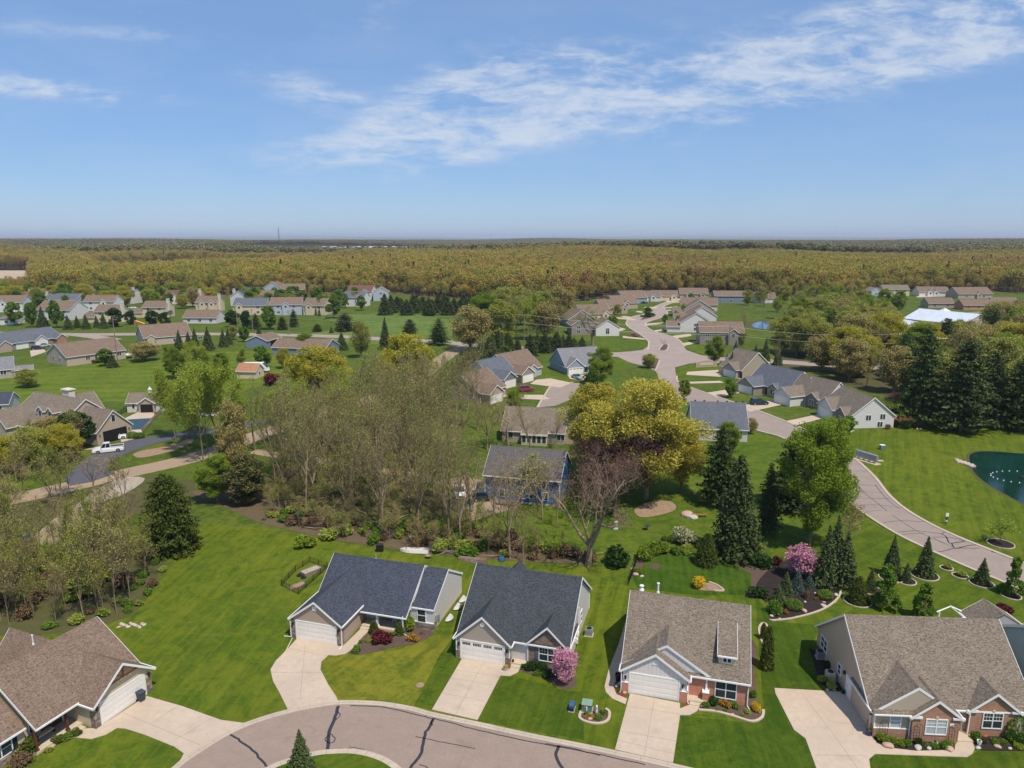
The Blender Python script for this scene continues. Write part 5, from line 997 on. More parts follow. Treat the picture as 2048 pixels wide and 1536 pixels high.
# big brown house with open garage
h = House('large_house', 'big tan house with long brown roof, two dormers and an open garage', G(196, 891), 64, 'roof_tan', 'beige')
h.block(0, 8.2, 0, 9.5, 3.1, 7.0, 'y', ends=(1, 0)); h.block(-3.5, 11, 9.0, 27, 3.2, 8.6, 'y', tr=4.1, oh=.4); h.block(-6, 2, 22, 29, 3.0, 6.4, 'x', wall='beige')
h.part('garage_shade_panel', 'dark', lambda m: m.box(1.4, 7.0, -.03, -.003, 0, 2.7)) ; h.win('F', 4.1, 0, 4.4, .8, 1.5, 1, 1, far=True)  # flat dark panel on a solid wall, painted as the shaded garage interior
for y in (12.5, 16): h.block(-1.2, 2.5, y, y+2.3, 6.3, 7.3, 'x', rf='roof_tan', ohr=.2, oh=.2); h.win('L', y+1.15, -1.2, 5.0, .9, 1.2, 1, 1, far=True)
h.part('chimney', 'chimney', lambda m: m.box(5.5, 7.0, 17, 19.4, 5, 9.4).box(5.3, 7.2, 16.8, 19.6, 9.4, 9.65))
h.block(4, 11.5, 13, 22, 3.2, 8.2, 'x')
for x in (.6, 7.5): h.lamp('F', x, 0, 2.0)
h.done()
hs('small tan pool house with cupola behind the covered pool', (255, 825), (332, 823), 5.5, 'roof_tan', 'ltgrey', eh=2.7, zr=4.6, cross=((3.2, 7, .8, 2.7, 'tan'),), name='pool_house', wins=(('F', 1.6, 1, .6, 1), ('F', 8.7, 1, .6, 1)), parts=lambda h, w: (h.part('bay_shade_panel', 'dark', lambda m: m.box(3.6, 6.6, -.84, -.803, 0, 2.2)), h.part('cupola', 'white', lambda m: m.box(4.6, 5.3, 2.4, 3.1, 4.4, 5.3).lathe([(.6, 5.3), (.35, 5.6), (.02, 6.1)], (4.95, 2.75), 8))))  # middle opening is a dark panel with the inner shade painted in
S('patio', [(247, 838), (275, 825), (303, 823), (312, 831), (304, 837), (300, 845), (282, 860), (286, 866), (266, 868), (256, 861)], 'concrete', .05)
mb = MB(); mb.prism(px([(253, 840), (303, 837), (283, 859), (258, 860.5)]), 0, .12); M['cover'] = m_noisy('pool_cover_fabric', (.035, .075, .10), .2, 1, .6); tag(mb.build('pool_cover', M['cover']), 'dark blue-green cover stretched over the swimming pool', 'pool cover')
def fence(label, pts, hgt=1.3, step=1.6, m='black', w=.05, rails=(.3, 1.2), pick=.2, name='fence', cat='fence', world=False):
    P = pts if world else px(pts); o = empty(name, (P[0][0], P[0][1], 0)); tag(o, label, cat); mb = MB(); rl = MB(); q = [Vector((p[0]-P[0][0], p[1]-P[0][1], 0)) for p in P]
    for a, b in zip(q, q[1:]):
        L = (b-a).length; n = max(1, round(L/step))
        for i in range(n+1): c = a.lerp(b, i/n); mb.box(c.x-w, c.x+w, c.y-w, c.y+w, 0, hgt)
        for z in rails: rl.tube([a+Vector((0, 0, z)), b+Vector((0, 0, z))], w*.6, 4)
        if pick:
            for i in range(int(L/pick)): c = a.lerp(b, i*pick/L); rl.box(c.x-.012, c.x+.012, c.y-.012, c.y+.012, rails[0], rails[-1])
    mb.build('fence_posts', M[m], o); rl.build('fence_rails', M[m], o); return o
fence('dark metal fence running down beside the covered pool', [(332, 815), (285, 867)], 1.4, m='oldwood', pick=.25)
fence('dark fence behind the pool at the tan house corner', [(237, 832), (254, 822)], 1.4)

# ---- far settlement on the left: two-storey houses
def far(label, u, v, wpx, rot, roof, wall, eh=5.4, d=9, zr=None, axis='x', chim=0, gar=0, win=2, low=0, gb=0, name='house', slope=.62):
    X, Y = G(u, v); w = wpx*MPP(Y); c, s_ = math.cos(R(rot)), math.sin(R(rot)); o = (X-w/2*c, Y-w/2*s_); h = House(name, label, o, rot, roof, wall)
    h.block(0, w, 0, d, eh, zr, axis, slope=slope, oh=.4)
    if low: x0, x1 = (w-.1, w+6) if low > 0 else (-6, .1); h.block(x0, x1, -1, d-2, 2.8, 5.0, 'x', oh=.35)
    if gb:
        for g in (gb if isinstance(gb, tuple) else (gb,)): h.block(w*g-2, w*g+2, -1, d*.45, eh, None, 'y', slope=.75, ends=(1, 0)); h.win('F', w*g, -1, eh-1.9, 1.2, 1.3, 1, 1, far=True)
    if chim: h.part('chimney', 'chimney', lambda m: m.box(w*chim-.6, w*chim+.6, d*.3, d*.3+1.6, 0, eh+slope*d/2+1.0).box(w*chim-.7, w*chim+.7, d*.3-.1, d*.3+1.7, eh+slope*d/2+1.0, eh+slope*d/2+1.25))
    for i in range(win):
        x = w*(i+.5)/win
        for z in ((1.0, eh-1.9) if eh > 4 else (1.0,)):
            if z > 2 or not gar: h.win('F', x, 0, z, 1.5, 1.3, 2, 1, far=True)
    if gar: h.garage('F', .6, min(w-.5, 5.4), 0, 2.15, far=True)
    h.done(); return h
for a in (
    ('white-walled house with grey-brown roof at the left edge beside the round tree', 3, 650, 36, 4, 'roof_brown', 'white_s', 3.0, 9, 0, 'x', 0, 0, 2),
    ('white gabled house with brown roof, second row at the left edge', 20, 624, 44, 6, 'roof_brown', 'white_s', 5.4, 10, None, 'x', 0, 0, 3, 0, .3),
    ('dark red-roofed house with cream chimney far left', 33, 612, 40, 5, 'roof_red', 'cream', 5.4, 9, None, 'x', 1.0),
    ('cream house with brown roof behind the slate-roofed house', 82, 606, 38, -5, 'roof_brown', 'cream', 5.4, 9),
    ('long slate-roofed house with white chimney at its left end', 120, 618, 66, -6, 'roof_bluegrey', 'paleblue', 5.4, 9, None, 'x', .02, 0, 3),
    ('large brown-roofed house with grey walls behind the dark spruce', 108, 640, 66, -8, 'roof_brown', 'ltgrey', 5.2, 12, None, 'x', 0, 0, 3),
    ('white-gabled brown-roofed house in the second row', 198, 622, 56, -3, 'roof_brown', 'white_s', 5.4, 9, None, 'x', 0, 0, 2, 0, .7),
    ('cream house with brown roof, tall chimney and low garage at its left', 214, 645, 44, -3, 'roof_brown', 'cream', 5.4, 8, None, 'x', 1.02, 0, 2, -1),
    ('slate-roofed house with tall chimney at the forest edge', 180, 598, 26, 10, 'roof_bluegrey', 'greige', 5.4, 8, None, 'x', 1.0),
    ('white farmhouse-style house with slate roof, dormer and chimney', 243, 607, 44, -12, 'roof_bluegrey', 'white_s', 5.6, 9, None, 'x', .9, 0, 2, 0, .35),
    ('yellowish cream house with brown roof and chimney, low wing at left', 309, 635, 42, -3, 'roof_brown', 'cream', 5.4, 8, None, 'x', 1.0, 0, 2, -1),
    ('house with reddish roof and white gable left of twin chimneys', 347, 608, 26, 12, 'roof_red', 'white_s', 5.4, 8, None, 'x', 0, 0, 1, 0, .5),
    ('cream house with two pale chimneys beside the lime tree', 379, 611, 32, -14, 'roof_brown', 'cream', 5.6, 9, None, 'y', .95, 0, 2),
    ('cream house with twin front gables and chimney at its right', 413, 624, 38, -3, 'roof_brown', 'cream', 5.4, 9, None, 'x', 1.02, 0, 1, 0, (.35, .8)),
    ('low long grey house with brown roof nearest the county road', 400, 647, 60, -2, 'roof_brown', 'ltgrey', 3.0, 9, None, 'x', 0, 0, 3),
    ('white house with dark slate roof and white chimney at left', 478, 612, 34, -14, 'roof_slate', 'white_s', 5.6, 9, None, 'y', .04, 0, 1),
    ('slate-roofed cream house in front of the white chimneyed house', 500, 630, 58, 3, 'roof_bluegrey', 'cream', 5.2, 10, None, 'x', 0, 0, 2, 0, .2),
    ('house with dark solar panels on its slate roof', 498, 602, 32, -10, 'roof_slate', 'white_s', 5.6, 9),
    ('brown-roofed white house right of the solar-panelled roof', 537, 613, 40, -12, 'roof_brown', 'white_s', 5.4, 11, None, 'x', 0, 0, 2, 0, .8),
    ('white gabled house at the forest edge above the brown roofs', 545, 592, 36, -8, 'roof_brown', 'paleblue', 5.4, 9, None, 'y', 0, 0, 1),
    ('brown-roofed house with red brick end at the forest edge', 588, 594, 36, 8, 'roof_brown', 'brick_red', 5.4, 10),
    ('pale grey house with brown roof and small front dormer', 573, 630, 54, 8, 'roof_brown', 'paleblue', 5.6, 10, None, 'x', 0, 0, 2, 0, .5),
    ('cream house with tan roof beside two slim dark evergreens', 628, 630, 40, -10, 'roof_brown', 'cream', 5.2, 10, None, 'x', 0, 0, 2, 0, .3),
    ('white house with slate roof facing the open meadow', 707, 613, 40, -10, 'roof_bluegrey', 'white_s', 5.6, 9, None, 'x', 0, 0, 2, 0, .8),
    ('white gabled house with red roofs behind the slate-roofed white house', 720, 600, 44, -8, 'roof_red', 'white_s', 6.0, 10, None, 'x', 0, 0, 2, 0, (.3, .75)),
    ('plain grey gable-fronted house, rightmost of the left settlement', 762, 602, 27, 6, 'roof_tan', 'paleblue', 6.0, 9, None, 'y', 0, 0, 1),
    # winding street, left row
    ('tan gable-ended house with white decks, nearest on the left of the winding street', 1171, 670, 48, 6, 'roof_brown', 'greybrown', 4.0, 12, None, 'y', 0, 0, 2, 0, 0),
    ('white gable-ended house under the big bare tree on the winding street', 1215, 672, 40, 4, 'roof_brown', 'white_s', 3.4, 14, None, 'y', 0, 0, 1),
    ('blue-walled house with brown roof, second up the left of the winding street', 1164, 654, 46, 14, 'roof_brown', 'bluegrey', 3.6, 14, None, 'y', 0, 0, 2),
    ('cream-walled house with broad brown roof, third up the left of the winding street', 1192, 641, 56, 16, 'roof_brown', 'cream', 3.2, 14, None, 'x', 0, 0, 1, 0, .8),
    ('brick-fronted brown-roofed house, fourth up the left of the winding street', 1228, 628, 46, 20, 'roof_brown', 'brick_tan', 3.2, 14, None, 'x', 0, 1, 1, 0, .9),
    ('brown-roofed house with white gable, fifth up the left of the winding street', 1252, 618, 46, 22, 'roof_brown', 'tan', 3.2, 14, None, 'x', 0, 1, 1, 0, .5),
    ('blue-gabled house with brown roof, sixth up the left of the winding street', 1270, 607, 46, 20, 'roof_brown', 'bluegrey', 3.4, 14, None, 'x', 0, 0, 1, 0, .4),
    ('grey house with open dark garage near the head of the winding street', 1303, 603, 30, -6, 'roof_brown', 'ltgrey', 3.2, 11, None, 'x', 0, 1, 1, 0, .6),
    ('brown-roofed house with white garage door at the head of the winding street', 1329, 602, 44, -4, 'roof_brown', 'cream', 3.2, 11, None, 'x', 0, 0, 2, 0, (.3, .85)),
    # right row
    ('grey-brown house with white-trimmed gable and white deck, nearest on the right of the winding street', 1443, 690, 72, -6, 'roof_brown', 'greybrown', 4.6, 12, None, 'x', 0, 0, 3, 0, .75),
    ('white gabled house with columned porch, second on the right of the winding street', 1391, 665, 52, -8, 'roof_brown', 'white_s', 4.0, 13, None, 'y', 0, 0, 1, -1),
    ('broad white gable with brown roof, third on the right of the winding street', 1402, 648, 50, -8, 'roof_brown', 'white_s', 3.6, 14, None, 'y', 0, 0, 1, -1),
    ('taupe-gabled brown-roofed house, fourth on the right of the winding street', 1398, 634, 50, -8, 'roof_brown', 'taupe', 3.6, 14, None, 'y', 0, 0, 1, -1),
    ('cream-sided brown-roofed house, fifth on the right of the winding street', 1398, 622, 60, -10, 'roof_brown', 'cream', 3.4, 12, None, 'x', 0, 0, 1, 0, .3),
    ('brown house with twin tan gables and white garage at the top of the right row', 1388, 598, 56, -4, 'roof_brown', 'tan', 4.0, 12, None, 'x', 0, 0, 1, 0, (.3, .8)),
    ('grey-sided long house with brown roof behind the small blue pond', 1462, 606, 66, -3, 'roof_brown', 'slateblue', 5.0, 10, None, 'x', 0, 0, 3),
    ('navy-gabled house with white garage door right of the long grey house', 1531, 606, 40, -5, 'roof_brown', 'ltgrey', 3.6, 11, None, 'x', 0, 1, 1, 0, .4),
    # right far group
    ('brown-roofed house half hidden by bare trees above the right woods', 1690, 612, 60, -6, 'roof_brown', 'taupe', 3.4, 12, None, 'x', 0, 0, 2, 0, .6),
    ('cream two-storey house with tan roof left of the grey-gabled house', 1792, 592, 50, -4, 'roof_tan', 'cream', 5.2, 10, None, 'x', 0, 0, 3),
    ('grey-gabled house with white garage door at the forest edge on the right', 1868, 593, 58, -4, 'roof_brown', 'white_s', 3.8, 11, None, 'x', 0, 0, 1, 0, (.35, .55)),
    ('wide brown-roofed house with pale gable at the right forest edge', 1950, 597, 72, 4, 'roof_brown', 'tan', 3.6, 14, None, 'x', 0, 0, 2, 0, .6),
    ('red brick house with brown roof behind the white fence', 1957, 620, 60, -2, 'roof_brown', 'brick_red', 3.2, 10, None, 'x', 0, 0, 3),
    ('tan gable-fronted house at the far right beside bare trees', 2016, 619, 52, 4, 'roof_brown', 'tan', 3.4, 12, None, 'x', 0, 0, 1, 0, .5),
    ('brown-roofed low house left of the white gazebo', 1882, 616, 50, -3, 'roof_brown', 'tan', 3.2, 10, None, 'x', 0, 0, 2),
    ('small white-gabled house among the trees left of the cream house', 1752, 592, 20, 4, 'roof_grey', 'paleblue', 4.0, 10, None, 'y', 0, 0, 1)):
    a = list(a)
    if 'winding street' in a[0]: a[7] *= 1.2; a[3] *= 1.18
    elif a[1] < 800: a[3] *= 1.12; a[7] *= 1.1; a[8] += 2
    far(*a)
hs('wide white-roofed barn behind the right-hand woods', (1818, 652), (1935, 668), 24, 'roof_grey', 'offwhite', eh=3.2, zr=5.8, slope=.2, name='barn') if False else None
M['metal_roof'] = m_noisy('white_metal_roof', (.62, .66, .72), .08, .3, .4)
def barn(label, A, B, d, zr, eh, wall='offwhite', w=None):
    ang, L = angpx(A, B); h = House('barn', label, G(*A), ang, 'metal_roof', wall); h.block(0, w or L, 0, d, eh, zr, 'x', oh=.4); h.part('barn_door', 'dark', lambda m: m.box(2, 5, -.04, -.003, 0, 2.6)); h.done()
barn('wide white metal-roofed barn behind the right woods', (1806, 650), (1925, 664), 24, 8.0, 3.6)
barn('smaller white metal-roofed shed left of the wide barn', (1775, 655), (1812, 662), 10, 4.6, 2.8)
gz = empty('gazebo', (*G(1886, 632), 0), 0); tag(gz, 'white open gazebo beside the white-roofed barn', 'gazebo')
for x, y in ((0, 0), (3.6, 0), (0, 3.6), (3.6, 3.6)): MB().box(x-.12, x+.12, y-.12, y+.12, 0, 2.8).build('post', M['white'], gz)
mb = MB(); mb.face([(-.4, -.4, 2.8), (4, -.4, 2.8), (1.8, 1.8, 4.4)]).face([(4, -.4, 2.8), (4, 4, 2.8), (1.8, 1.8, 4.4)]).face([(4, 4, 2.8), (-.4, 4, 2.8), (1.8, 1.8, 4.4)]).face([(-.4, 4, 2.8), (-.4, -.4, 2.8), (1.8, 1.8, 4.4)]).face([(-.4, -.4, 2.79), (-.4, 4, 2.79), (4, 4, 2.79), (4, -.4, 2.79)]); mb.build('roof', M['white'], gz)
fence('white board fence in front of the red brick house on the right', [(1900, 634), (1960, 628), (2060, 632)], 1.5, 2.4, 'white', .07, (.5, .9, 1.35), 0)
fence('short white fence among the trees on the right', [(1676, 628), (1700, 626)], 1.5, 2.4, 'white', .07, (.5, .9, 1.35), 0)
# ------------------------------------------------------------------ single trees
for a in (
    # kind, u, v, top, width, label
    ('oak', 1292, 998, 748, 225, 'great golden-green oak, the largest crown beside the street'),
    ('oak', 1192, 950, 765, 165, 'golden-green oak leaning against the great oak on its left'),
    ('oak', 1362, 985, 838, 110, 'lower golden oak tucked under the right side of the great oak'),
    ('golden', 640, 800, 690, 150, 'bright golden leafy tree above the grey wood, beside the blue-sided house'),
    ('golden', 815, 790, 664, 130, 'tan-gold leafy tree rising behind the grey wood near the gravel road'),
    ('bigbare', 1176, 1131, 866, 225, 'huge bare pale-barked tree forking low, standing alone behind the charcoal-roofed house'),
    ('twiggy', 1020, 1116, 905, 130, 'tall slim bare tree with pale trunk in front of the cobalt house'),
    ('twiggy', 1046, 1124, 960, 70, 'thin bare tree right beside the tall slim bare tree'),
    ('twiggy', 922, 1088, 905, 110, 'bare tree with dark fork between parked cars and garden lawn'),
    ('purpletree', 1232, 1030, 868, 200, 'spreading dark purple-budded tree behind the huge bare tree'),
    ('twiggy', 1085, 1040, 915, 90, 'slender bare tree screening the right end of the cobalt house'), ('twiggy', 990, 1055, 905, 90, 'slender bare tree screening the left end of the cobalt house'), ('bare', 1060, 905, 800, 70, 'bare grey tree before the roof of the cream sunroom house'), ('bare', 1110, 900, 805, 60, 'thin bare tree at the right of the cream sunroom house'), ('bare', 975, 900, 790, 80, 'bare grey tree left of the cream sunroom house'),
    ('twiggy', 1018, 905, 790, 110, 'dark-limbed bare tree in front of the glazed sunroom'),
    ('thicket', 1075, 1010, 900, 110, 'twiggy reddish tree overhanging the cobalt house wall'),
    ('darkfir', 1471, 1113, 905, 118, 'big dark spruce with skirt to the ground behind the garden lawn'),
    ('pine', 1438, 1010, 850, 105, 'ragged dark pine behind the big dark spruce'),
    ('yewcone', 1412, 1129, 1066, 50, 'clipped dark green yew cone at the garden lawn edge'),
    ('lime', 1618, 1090, 832, 170, 'tall bright green tree with pale trunk beside the curving street'),
    ('lime', 1648, 1010, 826, 120, 'round lime green tree top next to the curving street kerb'),
    ('pine', 1585, 1020, 862, 110, 'dark pine half hidden behind the tall bright green tree'),
    ('pine', 1533, 1068, 925, 60, 'thin-trunked small pine between dark spruce and bright green tree'),
    ('lime', 1455, 905, 842, 60, 'small lime tree in front of the slate-roofed cream house'),
    ('limegrove', 407, 925, 730, 110, 'tall sparse lime green tree left of the white blossom'),
    ('limegrove', 437, 885, 728, 100, 'tall sparse lime green tree right of the white blossom'),
    ('limegrove', 416, 905, 745, 80, 'thin lime green tree between two taller lime trees by the drive'),
    ('limegrove', 352, 880, 742, 70, 'sparse lime tree at the left of the lime tree group by the pool'), ('limegrove', 462, 900, 742, 80, 'sparse lime tree at the right of the lime tree group'), ('limegrove', 390, 870, 722, 80, 'tall lime tree at the back of the lime tree group'), ('budlobe', 470, 960, 800, 70, 'brown budding tree between lime trees and middle wood'),
    ('limegrove', 375, 905, 790, 70, 'short lime green tree by the black driveway'),
    ('lime', 435, 1005, 905, 90, 'rounded bright green tree at the corner of the garden wood'),
    ('ivy', 492, 1008, 905, 84, 'dark ivy-clad tree beside the rounded bright green tree'),
    ('yewbig', 342, 1103, 950, 120, 'massive dark green yew on the lawn edge by the left wood'),
    ('whiteblossom', 402, 835, 742, 62, 'white blossoming tree behind sparse lime trees'),
    ('green', 526, 735, 690, 42, 'dark green rounded tree beside the camper'),
    ('golden', 568, 737, 695, 34, 'small olive-gold tree in front of the low blue house'),
    ('lime', 611, 705, 664, 44, 'fresh green tree over the roof of the low blue house'),
    ('budlobe', 722, 716, 641, 46, 'tall bare oval tree standing in the meadow by the county road'),
    ('conifer', 771, 699, 634, 30, 'tall pointed spruce between the meadow and the gold tree'),
    ('conifer', 684, 700, 663, 30, 'short dark spruce beside the low blue house drive'),
    ('pine', 690, 662, 626, 50, 'wide dark pine pair in the meadow above the county road'),
    ('pine', 878, 690, 636, 52, 'dark green pine at the bend of the gravel road'),
    ('pine', 820, 668, 638, 36, 'low dark evergreen left of the gravel road pine'),
    ('deep', 152, 898, 826, 84, 'dense round green tree in front of the big tan house'),
    ('green', 212, 732, 698, 36, 'bright green tree beside the deck of the long beige house'),
    ('conifer', 226, 735, 708, 26, 'small spruce at the foot of the power pole'),
    ('budlobe', 57, 775, 737, 50, 'reddish budding small tree beside the white sunroom'),
    ('budlobe', 290, 722, 684, 66, 'wide olive budding tree left of the spruce row'),
    ('conifer', 360, 708, 659, 28, 'blue-green spruce at the left end of the spruce row'),
    ('conifer', 379, 709, 664, 30, 'second spruce in the row, standing slightly forward'),
    ('conifer', 391, 697, 655, 22, 'narrow spruce tucked behind the second spruce of the row'),
    ('conifer', 417, 700, 652, 28, 'tallest spruce alone in the middle of the row'),
    ('conifer', 447, 694, 657, 22, 'left tree of the spruce pair at the right end of the row'),
    ('conifer', 457, 689, 655, 20, 'right tree of the spruce pair at the right end of the row'),
    ('budlobe', 466, 680, 650, 24, 'brown budding tree beside the spruce pair'),
    ('green', 488, 684, 652, 22, 'light green small tree left of the blue detached garage'),
    ('green', 30, 651, 605, 34, 'round green tree at the far left of the county road'),
    ('green', 64, 655, 603, 26, 'tall green tree second from left along the county road'),
    ('conifer', 86, 656, 612, 28, 'dark spruce between two green trees before the grey-walled house'),
    ('green', 114, 656, 602, 32, 'green oval tree in front of the large brown roof'),
    ('conifer', 137, 659, 630, 24, 'squat spruce right of the green oval tree'),
    ('conifer', 155, 656, 631, 18, 'small spruce near the red-leaved bush by the far road'),
    ('conifer', 173, 658, 628, 20, 'small spruce left of the low garage wing'),
    ('conifer', 194, 655, 630, 16, 'tiny spruce in front of the cream chimney house'),
    ('conifer', 208, 657, 625, 20, 'spruce right of the tiny spruce by the cream house'),
    ('deep', 231, 654, 617, 34, 'deep green round tree right of the cream chimney house'),
    ('deep', 263, 649, 622, 26, 'deep green round tree left of the orange slide'),
    ('deep', 304, 651, 621, 28, 'left of two joined deep green trees by the county road'),
    ('deep', 331, 651, 625, 28, 'right of two joined deep green trees by the county road'),
    ('maroonish', 342, 636, 620, 14, 'small dark red tree beside joined green trees'),
    ('deep', 465, 654, 622, 32, 'deep green round tree left of the middle road poles'),
    ('deep', 493, 657, 622, 30, 'deep green tree between the two road poles'),
    ('pine', 512, 658, 626, 26, 'dark tree just right of the second road pole'),
    ('green', 540, 659, 610, 36, 'tall light green tree before the pale grey dormer house'),
    ('pine', 565, 659, 633, 26, 'dark low pine before the pale grey house'),
    ('pine', 588, 654, 618, 26, 'dark oval pine right of the tall road pole'),
    ('conifer', 518, 668, 650, 12, 'little spruce beside the county road'),
    ('pine', 635, 663, 648, 24, 'low dark juniper clump on the meadow edge'),
    ('conifer', 663, 666, 652, 10, 'tiny evergreen alone on the meadow edge'),
    ('conifer', 632, 631, 612, 7, 'slim cypress left of the cream meadow house'),
    ('conifer', 639, 632, 614, 7, 'slim cypress right of its twin at the cream meadow house'),
    ('green', 668, 637, 590, 36, 'light green tree between settlement and meadow'),
    ('green', 645, 628, 590, 24, 'pale green tree in front of the cream meadow house'),
    ('conifer', 886, 590, 546, 28, 'tallest dark fir standing above the wood'),
    ('lime', 1200, 770, 688, 62, 'lime green street tree right of the blue grey house'),
    ('deep', 1178, 800, 752, 56, 'dark green tree at the end of the small bend street'),
    ('lime', 1195, 790, 715, 50, 'yellow-green tree in front of the dark tree on the bend'),
    ('bare', 1186, 690, 610, 76, 'big bare tree in front of the white gable-ended house'),
    ('lime', 1428, 730, 667, 46, 'round bright green street tree at the crossing lawn'),
    ('budlobe', 1298, 736, 707, 36, 'yellow-green shrubby tree on the crossing island'),
    ('young', 1296, 634, 612, 30, 'green tree on the mulched island of the winding street'),
    ('green', 1330, 648, 629, 14, 'small green tree by the porch of the white gabled house'),
    ('twiggy', 1328, 697, 676, 16, 'little bare pinkish tree on the crossing island'),
    ('green', 1460, 795, 755, 30, 'neat green lawn tree in front of the cream slate-roofed house'),
    ('lime', 1368, 800, 757, 32, 'small yellow-green tree on the street verge left of the driveways'),
    ('green', 1693, 868, 832, 40, 'green tree at the corner of the white gable house'),
    ('brownish', 1502, 868, 836, 28, 'rust-brown bush tree right of the slate blue roof'),
    ('pine', 1838, 850, 652, 120, 'very tall dark pine, left one at the edge of the right woods'),
    ('pine', 1920, 862, 676, 130, 'very tall dark pine, middle one at the edge of the right woods'),
    ('pine', 2040, 862, 700, 110, 'very tall dark pine cut by the right edge'),
    ('pine', 1975, 850, 700, 90, 'dark pine filling the gap between the tall pines'),
    ('green', 1865, 820, 755, 60, 'mid green tree in front of the tall dark pines'),
    ('purpletree', 1782, 822, 780, 38, 'small red-purple tree behind the white gable house'),
    ('green', 1812, 816, 790, 30, 'small fresh green tree beside the cedar deck'),
    ('smallspruce', 1782, 1152, 1070, 42, 'blue-green spruce, left of the group below the street'),
    ('smallspruce', 1849, 1151, 1070, 42, 'tallest spruce in a mulch ring touching the kerb'),
    ('smallspruce', 1963, 1167, 1115, 36, 'small spruce in a mulch ring before the street'),
    ('smallspruce', 1812, 1163, 1124, 24, 'short dark spruce between the two ringed spruces'),
    ('young', 1771, 1218, 1122, 60, 'dense light green pyramidal tree behind the large tan roof'),
    ('young', 1846, 1240, 1160, 56, 'light green pyramidal tree touching the tan roof ridge'),
    ('young', 2026, 1192, 1108, 46, 'light green young tree at the right edge by the street'),
    ('sparse', 2001, 1089, 1040, 44, 'thin young tree alone in a mulch ring on the pond lawn'),
    ('smallspruce', 1741, 1181, 1135, 28, 'dark small spruce left of the pyramidal trees'),
    ('yewcone', 1715, 1204, 1152, 44, 'low dark yew right of the large planting bed'),
    ('conifer', 1650, 1170, 1050, 60, 'grey-green spruce behind the large planting bed'),
    ('conifer', 1688, 1172, 1062, 62, 'grey-green spruce right of the planting bed spruce'),
    ('conifer', 1668, 1150, 1030, 60, 'darker spruce at the back of the spruce group'),
    ('thicket', 1690, 1110, 1000, 70, 'brown twiggy tree behind the spruce group'),
    ('blossom', 1600, 1158, 1096, 72, 'pink blossoming crabapple in the large planting bed'),
    ('blossom', 1130, 1366, 1302, 66, 'pink blossoming crabapple in front of the tan stone gable'),
    ('bluespruce', 1594, 1184, 1136, 30, 'blue spruce under the left of the planting bed crabapple'),
    ('bluespruce', 1618, 1176, 1146, 24, 'smaller blue spruce under the right of the planting bed crabapple'),
    ('smallspruce', 1571, 1188, 1142, 34, 'green spruce left of the blue spruce in the bed'),
    ('arborvitae', 1533, 1337, 1252, 27, 'tall clipped arborvitae column right of the brick-fronted house'),
    ('arborvitae', 1526, 1278, 1246, 13, 'slim arborvitae behind the tall clipped column'),
    ('conifer', 603, 1545, 1458, 62, 'small airy spruce on the lawn island at the bottom edge'),
    ('sparse', 1110, 1112, 1062, 30, 'slender young tree with fresh leaves left of the huge bare tree'),
    ('smallspruce', 1556, 1207, 1170, 36, 'round dark shrub-like spruce at the left of the bed'),
    ('green', 1010, 735, 690, 30, 'bright green tree among spruces above the bend houses'),
    ('green', 940, 765, 730, 40, 'fresh green tree left of the bend houses'),
    ('lime', 1030, 830, 778, 42, 'bright green tree in front of the three bend houses'),
):
    k = {'maroonish': 'purpletree', 'brownish': 'budlobe'}.get(a[0], a[0]); plant(k, *a[1:6], 'tree')
ORD = 'first second third fourth fifth sixth seventh eighth ninth tenth eleventh twelfth thirteenth fourteenth fifteenth sixteenth seventeenth eighteenth nineteenth twentieth'.split()
# spruces above the bend road
for i, (u, v, t, w) in enumerate(((915, 752, 712, 28), (932, 748, 702, 26), (949, 740, 694, 26), (966, 735, 680, 30), (985, 728, 668, 34), (1004, 722, 664, 36), (1022, 716, 672, 30), (1075, 704, 662, 30), (1100, 700, 672, 28), (1126, 698, 668, 28), (1148, 697, 674, 26), (1164, 694, 672, 24), (957, 752, 716, 22))):
    plant('conifer', u, v, t, w, ORD[i]+' slim dark spruce of the belt above the bend houses', 'tree', 'spruces above the bend houses')
for i in range(20):
    u = 770+i*10.5+(i % 3)*2; plant('darkfir', u, 630-(i % 4)*4, 586+(i % 5)*3, 34, ORD[i]+' conifer from the left in the dark plantation row by the meadow', 'tree', 'plantation of dark conifers')
for i, (u, v) in enumerate(((1495, 735), (1510, 730), (1462, 748), (1452, 745), (1470, 722), (1530, 722), (1555, 730), (1480, 742))): plant('conifer', u, v, v-36-(i*5) % 14, 22, ORD[i]+' dark evergreen behind the tan gable-ended house', 'tree', 'evergreens behind the street houses')

# woods: every stem a tree of its own
AREA = {1: 'the middle wood', 2: 'the upper middle wood', 3: 'the wood between gravel road and track', 4: 'the left wood', 5: 'the scrub by the gravel roads', 6: 'the grove before the big tan house', 7: 'the belt by the winding street', 8: 'the right-hand woods', 9: 'the trees before the white barns', 10: 'the trees left of the barns', 11: 'the left settlement gardens', 12: 'the meadow house gardens', 13: 'the trees behind the bend houses', 14: 'the trees by the orange-roofed shed', 31: 'the garden brush', 32: 'the middle wood floor', 33: 'the left wood undergrowth'}
TONE = dict(bare=('olive-budded bare', 'olive-budded bare', 'brown-budded bare', 'green-budded bare'), thicket=('olive twiggy', 'brown twiggy', 'green twiggy', 'brown twiggy'), twiggy=('pale-barked bare',), limegrove=('sparse lime green',), budlobe=('brown-budded', 'olive-budded', 'olive leafy'), lime=('lime green',), golden=('golden',), green=('green',), pine=('dark pine',))
